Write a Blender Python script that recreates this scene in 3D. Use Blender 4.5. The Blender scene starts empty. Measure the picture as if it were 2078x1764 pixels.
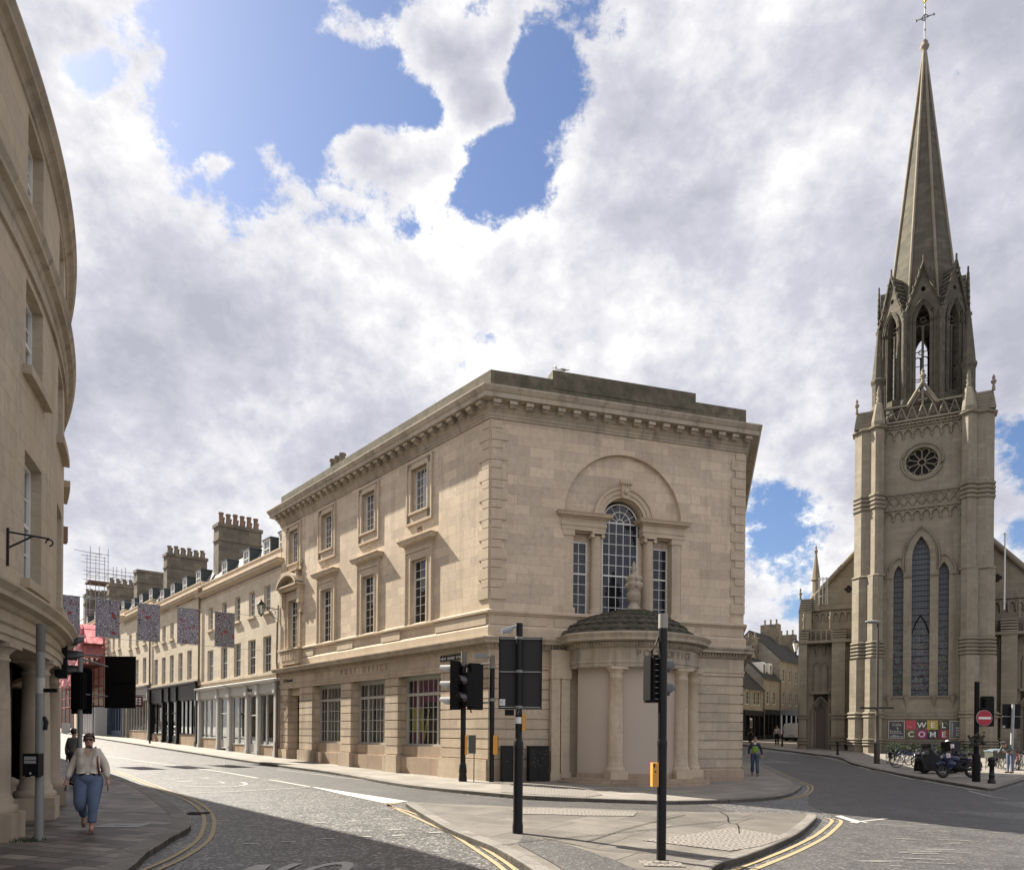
import bpy, bmesh, math, random
from mathutils import Vector, Matrix
from mathutils.geometry import tessellate_polygon, delaunay_2d_cdt
random.seed(7)
SC = bpy.context.scene
COL = SC.collection
PI = math.pi
R = math.radians
# ---------------------------------------------------------------- camera
F, CX, CY, EYE, ROLL = 1500.0, 1038.5, 1488.0, 1.7, R(.5)
cam = bpy.data.cameras.new('camera')
co = bpy.data.objects.new('camera', cam)
COL.objects.link(co)
cam.sensor_width = 36.0
cam.lens = 36.0 * F / 2077.0
cam.shift_y = (CY - 882.0) / 2077.0
cam.clip_end = 3000
cam.clip_start = .05
cr, sr = math.cos(ROLL), math.sin(ROLL)
co.matrix_world = Matrix(((cr, -sr, 0, 0), (0, 0, -1, 0), (sr, cr, 0, EYE), (0, 0, 0, 1)))
SC.camera = co
# ---------------------------------------------------------------- light
SUN_H = Vector((-.785, .6195))          # horizontal direction towards the sun
SUN_EL = R(42.5)
sd = Vector((SUN_H.x * math.cos(SUN_EL), SUN_H.y * math.cos(SUN_EL), math.sin(SUN_EL))).normalized()
sun = bpy.data.lights.new('sun', 'SUN')
sun.energy = 5.0
sun.angle = R(.6)
sun.color = (1, .93, .82)
so = bpy.data.objects.new('sun', sun)
so.rotation_euler = sd.to_track_quat('Z', 'Y').to_euler()
COL.objects.link(so)
SC.view_settings.view_transform = 'Standard'
SC.view_settings.look = 'None'
SC.view_settings.exposure = 1.36
SC.view_settings.gamma = 1


class NT:
    def __init__(s, tree):
        s.t = tree
        s.t.nodes.clear()

    def n(s, typ, **kw):
        nd = s.t.nodes.new(typ)
        for k, v in kw.items():
            if k.startswith('i_'):
                nd.inputs[k[2:].replace('_', ' ')].default_value = v
            else:
                setattr(nd, k, v)
        return nd

    def l(s, a, b):
        s.t.links.new(a, b)

    def math(s, op, a, b=None, c=None, clamp=False):
        nd = s.t.nodes.new('ShaderNodeMath')
        nd.operation = op
        nd.use_clamp = clamp
        for i, v in enumerate((a, b, c)):
            if v is None:
                continue
            if hasattr(v, 'is_linked') or hasattr(v, 'links'):
                s.l(v, nd.inputs[i])
            else:
                nd.inputs[i].default_value = v
        return nd.outputs[0]

    def mix(s, f, a, b, bt='MIX'):
        nd = s.t.nodes.new('ShaderNodeMix')
        nd.data_type = 'RGBA'
        nd.blend_type = bt
        for i, v in ((0, f), (6, a), (7, b)):
            if hasattr(v, 'links'):
                s.l(v, nd.inputs[i])
            else:
                nd.inputs[i].default_value = v if i == 0 else (tuple(v) + (1,) if len(v) == 3 else v)
        return nd.outputs[2]

    def ramp(s, f, stops):
        nd = s.t.nodes.new('ShaderNodeValToRGB')
        cr_ = nd.color_ramp
        while len(cr_.elements) > 1:
            cr_.elements.remove(cr_.elements[0])
        cr_.elements[0].position = stops[0][0]
        cr_.elements[0].color = _c4(stops[0][1])
        for p, c in stops[1:]:
            e = cr_.elements.new(p)
            e.color = _c4(c)
        s.l(f, nd.inputs[0])
        return nd.outputs[0]


def _c4(c):
    if isinstance(c, (int, float)):
        return (c, c, c, 1)
    return tuple(c) + (1,) if len(c) == 3 else c


# ---------------------------------------------------------------- sky
w = bpy.data.worlds.new('World')
SC.world = w
w.use_nodes = True
g_ = NT(w.node_tree)
tc = g_.n('ShaderNodeTexCoord')
sky = g_.n('ShaderNodeTexSky', sky_type='NISHITA', sun_disc=False)
sky.sun_elevation = SUN_EL
sky.sun_rotation = math.atan2(SUN_H.x, SUN_H.y)
sky.air_density = 1.0
sky.dust_density = 1.0
sep = g_.n('ShaderNodeSeparateXYZ')
g_.l(tc.outputs['Generated'], sep.inputs[0])
dx, dy, dz = sep.outputs
yc = g_.math('MAXIMUM', dy, .12)
u0 = g_.math('DIVIDE', dx, yc)
v0 = g_.math('DIVIDE', dz, yc)
comb = g_.n('ShaderNodeCombineXYZ')
g_.l(u0, comb.inputs[0]); g_.l(v0, comb.inputs[1])
dirs = g_.n('ShaderNodeVectorMath', operation='MULTIPLY')
g_.l(tc.outputs['Generated'], dirs.inputs[0])
dirs.inputs[1].default_value = (1, 1, 1.35)


def noise(nt, vec, scale, detail=8, rough=.55, dist=0., w_=None):
    nd = nt.n('ShaderNodeTexNoise')
    if vec is not None:
        nt.l(vec, nd.inputs['Vector'])
    nd.inputs['Scale'].default_value = scale
    nd.inputs['Detail'].default_value = detail
    nd.inputs['Roughness'].default_value = rough
    nd.inputs['Distortion'].default_value = dist
    return nd


nA = noise(g_, dirs.outputs[0], 5.2, 14, .64, .08)
offs = g_.n('ShaderNodeVectorMath', operation='ADD')
g_.l(dirs.outputs[0], offs.inputs[0])
offs.inputs[1].default_value = (-.022, .006, .03)
nA2 = noise(g_, offs.outputs[0], 5.2, 6, .6, .08)
nB = noise(g_, dirs.outputs[0], 2.6, 8, .55, .1)
nC = noise(g_, dirs.outputs[0], 19., 12, .7, .1)
# holes where the blue shows: (px, py, rx, ry, gain) in photo pixels turned to direction slopes
holes = [(520, 200, 300, 260, 1.35), (420, 60, 240, 120, .9), (640, 150, 260, 170, 1.0), (760, 210, 190, 110, .9), (1020, 340, 110, 130, 1.15), (480, 350, 150, 80, .8),
         (1090, 150, 110, 190, 1.15), (1130, 30, 110, 90, .6), (200, 150, 90, 60, .7), (960, 30, 160, 70, .5), (1590, 1070, 110, 130, .5), (2090, 900, 110, 110, .6),
         (1650, 1240, 160, 60, .35), (2060, 1080, 60, 50, .35), (1550, 1310, 150, 60, .4),
         (-500, 500, 300, 250, .8), (2700, 300, 350, 300, .9), (1200, -600, 500, 260, .9)]
blobs = [(890, 90, 110, 130, 1.1), (960, 220, 90, 80, 1.1), (690, 70, 140, 60, .7), (1010, 90, 40, 80, .5), (740, 300, 130, 90, 1.0), (620, 130, 60, 50, .5), (860, 330, 110, 80, .7), (540, 300, 30, 60, .5), (430, 340, 60, 40, .5)]


def ell(px, py, rx, ry):
    uu, vv = (px - CX) / F, (CY - py) / F
    a = g_.math('MULTIPLY', g_.math('SUBTRACT', u0, uu), F / rx)
    b = g_.math('MULTIPLY', g_.math('SUBTRACT', v0, vv), F / ry)
    d = g_.math('ADD', g_.math('MULTIPLY', a, a), g_.math('MULTIPLY', b, b))
    return g_.math('SUBTRACT', 1.0, g_.math('SQRT', d))


Hh = None
for (px, py, rx, ry, gn) in holes:
    e = g_.math('MULTIPLY', g_.math('MAXIMUM', ell(px, py, rx, ry), -1), gn)
    Hh = e if Hh is None else g_.math('MAXIMUM', Hh, e)
for (px, py, rx, ry, gn) in blobs:
    e = g_.math('MULTIPLY', g_.math('MAXIMUM', ell(px, py, rx, ry), 0), gn * .95)
    Hh = g_.math('SUBTRACT', Hh, e)
front = g_.math('GREATER_THAN', dy, .05)
Hh = g_.math('ADD', g_.math('MULTIPLY', Hh, front), g_.math('MULTIPLY', g_.math('SUBTRACT', 1.0, front), -.35))
det = g_.math('ADD', g_.math('MULTIPLY', g_.math('SUBTRACT', nA.outputs[0], .5), 2.3), g_.math('MULTIPLY', g_.math('SUBTRACT', nC.outputs[0], .5), 1.5))
mask0 = g_.math('ADD', Hh, det)
mask = g_.n('ShaderNodeMapRange', interpolation_type='SMOOTHSTEP')
g_.l(mask0, mask.inputs[0])
mask.inputs[1].default_value = .02
mask.inputs[2].default_value = .36
# cloud light: bright rims near the holes and towards the sun, lavender grey elsewhere
rim = g_.n('ShaderNodeMapRange')
g_.l(mask0, rim.inputs[0])
rim.inputs[1].default_value = -.95
rim.inputs[2].default_value = .12
shade = g_.math('ADD', g_.math('MULTIPLY', rim.outputs[0], .46), g_.math('MULTIPLY', g_.math('SUBTRACT', nB.outputs[0], .5), 1.5))
shade = g_.math('ADD', shade, g_.math('MULTIPLY', g_.math('SUBTRACT', nA.outputs[0], nA2.outputs[0]), -1.9))
sunward = g_.n('ShaderNodeVectorMath', operation='DOT_PRODUCT')
g_.l(tc.outputs['Generated'], sunward.inputs[0])
sunward.inputs[1].default_value = tuple(sd)
sw = g_.math('POWER', g_.math('MAXIMUM', sunward.outputs['Value'], 0), 4.)
shade = g_.math('ADD', shade, g_.math('MULTIPLY', sw, .25))
low = g_.n('ShaderNodeMapRange')
g_.l(v0, low.inputs[0])
low.inputs[1].default_value = .45
low.inputs[2].default_value = .0
shade = g_.math('ADD', shade, g_.math('MULTIPLY', low.outputs[0], .22))
ccol = g_.ramp(shade, [(0., (.20, .203, .237)), (.3, (.26, .262, .295)), (.6, (.37, .367, .375)), (.8, (.50, .487, .455))])
# the cloud deck behind the camera and overhead is brightened to fill shaded facades
back = g_.n('ShaderNodeMapRange')
g_.l(dy, back.inputs[0])
back.inputs[1].default_value = .45
back.inputs[2].default_value = -.35
back.inputs[3].default_value = 1.0
back.inputs[4].default_value = 1.22
ccol2 = g_.n('ShaderNodeVectorMath', operation='SCALE')
g_.l(ccol, ccol2.inputs[0])
g_.l(g_.math('MULTIPLY', back.outputs[0], 10.0), ccol2.inputs['Scale'])
skyc = g_.n('ShaderNodeVectorMath', operation='MULTIPLY')
g_.l(sky.outputs[0], skyc.inputs[0])
skyc.inputs[1].default_value = (.41, .455, .55)
fin = g_.mix(mask.outputs[0], ccol2.outputs[0], skyc.outputs[0])
bg = g_.n('ShaderNodeBackground')
g_.l(fin, bg.inputs[0])
bg.inputs[1].default_value = .1
out = g_.n('ShaderNodeOutputWorld')
g_.l(bg.outputs[0], out.inputs[0])

# ---------------------------------------------------------------- materials
MATS = {}


def newmat(name):
    m = bpy.data.materials.new(name)
    m.use_nodes = True
    nt = NT(m.node_tree)
    o = nt.n('ShaderNodeOutputMaterial')
    p = nt.n('ShaderNodeBsdfPrincipled')
    nt.l(p.outputs[0], o.inputs[0])
    MATS[name] = m
    return m, nt, p, o


def plain(name, col, rough=.6, var=.12, scale=6., metal=0., bump=.0, spec=.5, emit=0):
    m, nt, p, o = newmat(name)
    t = nt.n('ShaderNodeTexCoord')
    nz = noise(nt, t.outputs['Object'], scale, 6, .6)
    c = nt.mix(nz.outputs[0], tuple(x * (1 - var) for x in col), tuple(min(1, x * (1 + var)) for x in col))
    nt.l(c, p.inputs['Base Color'])
    nt.l(nt.math('ADD', rough - .06, nt.math('MULTIPLY', nz.outputs[0], .12)), p.inputs['Roughness'])
    p.inputs['Metallic'].default_value = metal
    p.inputs['Specular IOR Level'].default_value = spec
    if emit:
        nt.l(c, p.inputs['Emission Color'])
        p.inputs['Emission Strength'].default_value = emit
    if bump:
        b = nt.n('ShaderNodeBump')
        b.inputs['Strength'].default_value = bump
        b.inputs['Distance'].default_value = .02
        nz2 = noise(nt, t.outputs['Object'], scale * 6, 6, .6)
        nt.l(nz2.outputs[0], b.inputs['Height'])
        nt.l(b.outputs[0], p.inputs['Normal'])
    return m


def stone(name, col, bw=.95, bh=.36, var=.16, dirt=.35, dcol=(.16, .145, .12), joint=.72, warm=(1.08, .98, .86), streak=.35, bias=0., rough=.9, moss=0.):
    """ashlar with per-block tone, patchy weather, thin joints (UV in metres)"""
    m, nt, p, o = newmat(name)
    t = nt.n('ShaderNodeTexCoord')
    br = nt.n('ShaderNodeTexBrick', offset=.5, squash=1.0)
    wob = noise(nt, t.outputs['Object'], 1.2, 3)
    nt.l(t.outputs['UV'], br.inputs['Vector'])
    br.inputs['Scale'].default_value = 1.0
    br.inputs['Brick Width'].default_value = bw
    br.inputs['Row Height'].default_value = bh
    br.inputs['Mortar Size'].default_value = .008
    br.inputs['Mortar Smooth'].default_value = .3
    br.inputs['Bias'].default_value = bias
    br.inputs['Color1'].default_value = (1 - var, 1 - var, 1 - var * .9, 1)
    br.inputs['Color2'].default_value = (1 + var * .6, 1 + var * .55, 1 + var * .4, 1)
    br.inputs['Mortar'].default_value = (joint, joint * .97, joint * .92, 1)
    # second brick layer for extra per-block hue
    n1 = noise(nt, t.outputs['Object'], .55, 6, .6)
    n2 = noise(nt, t.outputs['Object'], 5.5, 8, .65)
    mp = nt.n('ShaderNodeMapping')
    mp.inputs['Scale'].default_value = (2.6, 2.6, .22)
    nt.l(t.outputs['Object'], mp.inputs[0])
    n3 = noise(nt, mp.outputs[0], 1.0, 6, .6)
    base = nt.mix(n1.outputs[0], col, tuple(min(1, c * k) for c, k in zip(col, warm)))
    c = nt.mix(1.0, base, br.outputs[0], 'MULTIPLY')
    fine = nt.ramp(n2.outputs[0], [(.25, .82), (.6, 1.06)])
    c = nt.mix(1.0, c, fine, 'MULTIPLY')
    dm = nt.ramp(nt.math('ADD', nt.math('MULTIPLY', n1.outputs[0], .6), nt.math('MULTIPLY', n2.outputs[0], .4)), [(.48, 0), (.66, 1)])
    c = nt.mix(nt.math('MULTIPLY', dm, dirt), c, dcol)
    st = nt.ramp(n3.outputs[0], [(.52, 0), (.72, 1)])
    c = nt.mix(nt.math('MULTIPLY', st, streak), c, dcol)
    if moss:
        n4 = noise(nt, t.outputs['Object'], 2.3, 8, .7)
        mm = nt.ramp(n4.outputs[0], [(.42, 0), (.6, 1)])
        c = nt.mix(nt.math('MULTIPLY', mm, moss), c, (.05, .052, .035))
    nt.l(c, p.inputs['Base Color'])
    p.inputs['Roughness'].default_value = rough
    p.inputs['Specular IOR Level'].default_value = .25
    b = nt.n('ShaderNodeBump')
    b.inputs['Strength'].default_value = .35
    b.inputs['Distance'].default_value = .02
    nt.l(nt.math('ADD', nt.math('MULTIPLY', n2.outputs[0], .6), nt.math('MULTIPLY', br.outputs['Fac'], -.7)), b.inputs['Height'])
    nt.l(b.outputs[0], p.inputs['Normal'])
    return m


def glassy(name, col=(.02, .024, .028), rough=.04, wav=.05, ior=1.9):
    m, nt, p, o = newmat(name)
    t = nt.n('ShaderNodeTexCoord')
    nz = noise(nt, t.outputs['Object'], 1.3, 3)
    c = nt.mix(nz.outputs[0], tuple(x * .4 for x in col), tuple(x * 1.8 for x in col))
    nt.l(c, p.inputs['Base Color'])
    p.inputs['Roughness'].default_value = rough
    p.inputs['IOR'].default_value = ior
    b = nt.n('ShaderNodeBump')
    b.inputs['Strength'].default_value = wav
    b.inputs['Distance'].default_value = .1
    nt.l(nz.outputs[0], b.inputs['Height'])
    nt.l(b.outputs[0], p.inputs['Normal'])
    return m


def clear(name, tint=(.75, .8, .8), refl=.18):
    m, nt, p, o = newmat(name)
    tr = nt.n('ShaderNodeBsdfTransparent')
    tr.inputs[0].default_value = tint + (1,)
    gl = nt.n('ShaderNodeBsdfGlossy')
    gl.inputs['Roughness'].default_value = .02
    ge = nt.n('ShaderNodeNewGeometry')
    dt = nt.n('ShaderNodeVectorMath', operation='DOT_PRODUCT')
    nt.l(ge.outputs['Normal'], dt.inputs[0])
    nt.l(ge.outputs['Incoming'], dt.inputs[1])
    fr = nt.math('MULTIPLY', nt.math('POWER', nt.math('SUBTRACT', 1., nt.math('ABSOLUTE', dt.outputs['Value'])), 4.), .9)
    mx = nt.n('ShaderNodeMixShader')
    nt.l(nt.math('ADD', fr, refl * .4, clamp=True), mx.inputs[0])
    nt.l(tr.outputs[0], mx.inputs[1])
    nt.l(gl.outputs[0], mx.inputs[2])
    nt.l(mx.outputs[0], o.inputs[0])
    return m


def tarmac(name, col, patch=.25, sparkle=.5, rough=.62):
    m, nt, p, o = newmat(name)
    t = nt.n('ShaderNodeTexCoord')
    n1 = noise(nt, t.outputs['Object'], .35, 6, .6, .3)
    n2 = noise(nt, t.outputs['Object'], 55, 3, .7)
    mp = nt.n('ShaderNodeMapping')
    mp.inputs['Rotation'].default_value = (0, 0, R(39))
    mp.inputs['Scale'].default_value = (1.6, .16, 1)
    nt.l(t.outputs['Object'], mp.inputs[0])
    n3 = noise(nt, mp.outputs[0], 1.0, 6, .6, .2)
    vo = nt.n('ShaderNodeTexVoronoi')
    vo.inputs['Scale'].default_value = 24
    nt.l(t.outputs['Object'], vo.inputs['Vector'])
    c = nt.mix(nt.ramp(n1.outputs[0], [(.35, 0), (.65, 1)]), tuple(x * (1 - patch) for x in col), tuple(x * (1 + patch) for x in col))
    c = nt.mix(nt.math('MULTIPLY', nt.ramp(n3.outputs[0], [(.5, 0), (.7, 1)]), .45), c, tuple(x * 1.7 for x in col))
    chip_glint = nt.ramp(vo.outputs['Color'], [(.62, 0), (.8, 1)])
    c = nt.mix(nt.math('MULTIPLY', chip_glint, sparkle), c, tuple(min(1, x * 5.) for x in col))  # stone chips lightened so their colour carries painted sun glints
    n5 = noise(nt, t.outputs['Object'], 1.7, 8, .75, .6)
    c = nt.mix(nt.math('MULTIPLY', nt.ramp(n5.outputs[0], [(.5, 0), (.62, 1)]), .55), c, tuple(x * .5 for x in col))
    sp = nt.ramp(n2.outputs[0], [(.35, .62), (.65, 1.25)])
    c = nt.mix(1., c, sp, 'MULTIPLY')
    nt.l(c, p.inputs['Base Color'])
    p.inputs['Roughness'].default_value = rough
    p.inputs['Specular IOR Level'].default_value = .6
    b = nt.n('ShaderNodeBump')
    b.inputs['Strength'].default_value = .55
    b.inputs['Distance'].default_value = .012
    nt.l(nt.math('ADD', n2.outputs[0], vo.outputs['Distance']), b.inputs['Height'])
    nt.l(b.outputs[0], p.inputs['Normal'])
    return m


def slabs(name, c1, c2, bw, bh, rot=0., mort=.012, mcol=(.09, .085, .08), rough=.75, wob=.02, dirt=.35):
    m, nt, p, o = newmat(name)
    t = nt.n('ShaderNodeTexCoord')
    mp = nt.n('ShaderNodeMapping')
    mp.inputs['Rotation'].default_value = (0, 0, rot)
    nt.l(t.outputs['Object'], mp.inputs[0])
    wv = noise(nt, t.outputs['Object'], .8, 3)
    vm = nt.n('ShaderNodeVectorMath', operation='ADD')
    sc = nt.n('ShaderNodeVectorMath', operation='SCALE')
    nt.l(wv.outputs['Color'], sc.inputs[0])
    sc.inputs['Scale'].default_value = wob
    nt.l(mp.outputs[0], vm.inputs[0])
    nt.l(sc.outputs[0], vm.inputs[1])
    br = nt.n('ShaderNodeTexBrick', offset=.37, offset_frequency=2, squash=.8, squash_frequency=3)
    nt.l(vm.outputs[0], br.inputs['Vector'])
    br.inputs['Scale'].default_value = 1
    br.inputs['Brick Width'].default_value = bw
    br.inputs['Row Height'].default_value = bh
    br.inputs['Mortar Size'].default_value = mort
    br.inputs['Color1'].default_value = c1 + (1,)
    br.inputs['Color2'].default_value = c2 + (1,)
    br.inputs['Mortar'].default_value = mcol + (1,)
    n1 = noise(nt, t.outputs['Object'], 1.1, 8, .65)
    n2 = noise(nt, t.outputs['Object'], 24, 4, .65)
    c = nt.mix(nt.math('MULTIPLY', nt.ramp(n1.outputs[0], [(.4, 0), (.68, 1)]), dirt), br.outputs[0], tuple(x * .45 for x in c1))
    c = nt.mix(1., c, nt.ramp(n2.outputs[0], [(.3, .8), (.7, 1.15)]), 'MULTIPLY')
    nt.l(c, p.inputs['Base Color'])
    p.inputs['Roughness'].default_value = rough
    p.inputs['Specular IOR Level'].default_value = .5
    b = nt.n('ShaderNodeBump')
    b.inputs['Strength'].default_value = .5
    b.inputs['Distance'].default_value = .012
    nt.l(nt.math('SUBTRACT', n2.outputs[0], nt.math('MULTIPLY', br.outputs['Fac'], 1.2)), b.inputs['Height'])
    nt.l(b.outputs[0], p.inputs['Normal'])
    return m


BATH = (.575, .495, .39)
M_wall = stone('ashlar', BATH, var=.17, dirt=.26, streak=.38, joint=.78, dcol=(.27, .225, .165))
M_trim = stone('trim_stone', (.53, .455, .355), 1.7, .9, var=.05, dirt=.35, streak=.22, joint=.85)
M_rust = stone('rusticated_stone', (.51, .44, .35), 1.1, .365, var=.14, dirt=.4, streak=.4, joint=.9)
M_plinth = stone('plinth_stone', (.40, .32, .245), 1.1, .8, var=.14, dirt=.6, streak=.45, joint=.75)
M_parapet = stone('mossy_parapet', (.17, .155, .115), 1.2, .5, var=.15, dirt=.6, moss=.55, dcol=(.07, .065, .05))
M_corn = stone('weathered_cornice', (.42, .37, .30), 1.0, .8, var=.12, dirt=.55, streak=.55, dcol=(.09, .08, .065))
M_dome = stone('mossy_dome', (.10, .09, .07), .6, .3, var=.2, dirt=.7, moss=.6, dcol=(.05, .045, .035))
M_board = plain('pale_boarding', (.45, .375, .30), .7, .06, .6)
M_terr = stone('terrace_stone', (.58, .525, .425), 1.0, .34, var=.09, dirt=.3, streak=.3, dcol=(.33, .29, .23), joint=.9)
M_chim = stone('chimney_stone', (.20, .18, .145), .75, .34, var=.3, dirt=.5, dcol=(.07, .065, .055), streak=.4)
M_left = stone('left_ashlar', (.45, .39, .31), 1.15, .42, var=.08, dirt=.3, streak=.35, joint=.78, dcol=(.22, .19, .14))
M_leftt = stone('left_trim', (.43, .37, .29), 3., 2., var=.03, dirt=.4, streak=.3, joint=.9, dcol=(.13, .115, .09))
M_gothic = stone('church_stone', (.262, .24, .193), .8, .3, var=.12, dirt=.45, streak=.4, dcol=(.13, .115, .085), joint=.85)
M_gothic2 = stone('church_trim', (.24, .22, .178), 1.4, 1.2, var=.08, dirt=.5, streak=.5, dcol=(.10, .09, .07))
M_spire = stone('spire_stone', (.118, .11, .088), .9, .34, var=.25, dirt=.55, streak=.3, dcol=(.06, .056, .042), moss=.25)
M_white = plain('white_paint', (.72, .71, .67), .45, .05)
M_cream = plain('cream_paint', (.42, .40, .35), .5, .06)
M_greyp = plain('grey_paint', (.36, .36, .35), .5, .08)
M_black = plain('black_paint', (.009, .0088, .0085), .45, .25, spec=.3)
M_matt = plain('matt_black', (.007, .0065, .006), .6, .25, spec=.2)
M_dark = plain('dark_interior', (.02, .018, .016), .9, .3)
M_glass = glassy('window_glass', (.05, .055, .06), ior=3.0)
M_glassd = glassy('dark_glass', (.012, .014, .017), ior=1.55)
M_lead = glassy('leaded_glass', (.035, .04, .045), .3, .3, 1.5)
M_clear = clear('shop_glass')
M_slate = slabs('slates', (.20, .19, .175), (.30, .285, .26), .32, .22, mort=.012, mcol=(.10, .095, .09), rough=.5)
M_terra = plain('terracotta', (.23, .145, .10), .85, .25, 9)
M_buff = plain('buff_clay', (.20, .165, .12), .85, .25, 9)
M_road = tarmac('asphalt', (.062, .059, .054), sparkle=.85, rough=.5)
M_road2 = tarmac('old_asphalt', (.056, .053, .049), .2, .3)
M_patch = tarmac('patched_asphalt', (.045, .042, .038), .25, .25)
M_pave = slabs('pennant_slabs', (.038, .032, .026), (.25, .215, .175), .62, .3, R(20), dirt=.5, rough=.5, mort=.016, mcol=(.03, .027, .022))
M_pave2 = slabs('pale_slabs', (.20, .18, .15), (.29, .26, .22), .9, .6, R(-50), mcol=(.14, .125, .11), dirt=.3)
M_isl = slabs('concrete_island', (.105, .092, .076), (.175, .155, .128), 1.9, 1.3, R(30), mcol=(.04, .035, .03), dirt=.65)
M_tact = slabs('tactile_paving', (.24, .215, .18), (.30, .27, .225), .1, .1, R(12), mort=.018, mcol=(.13, .115, .1), dirt=.15, wob=.0)
M_kerb = slabs('kerb_stone', (.15, .135, .115), (.22, .20, .17), .9, .9, R(35), mort=.012, dirt=.4)
M_line = plain('road_white', (.42, .40, .36), .7, .22, 11)
M_yel = plain('road_yellow', (.33, .25, .135), .7, .28, 11)
M_grey = plain('galvanised', (.22, .225, .21), .5, .15, 4)
M_orange = plain('orange_box', (.62, .30, .05), .5, .06)
M_mullion = plain('pale_frame', (.42, .41, .37), .5, .08)
M_skin = plain('skin', (.42, .24, .17), .55, .06)
M_gold = plain('gilding', (.9, .6, .2), .3, .05, metal=1.)
M_green = plain('hedge_leaves', (.035, .06, .02), .8, .5, 14)


# ---------------------------------------------------------------- mesh builder
def ident(a, b, c):
    return (a, b, c)


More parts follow.
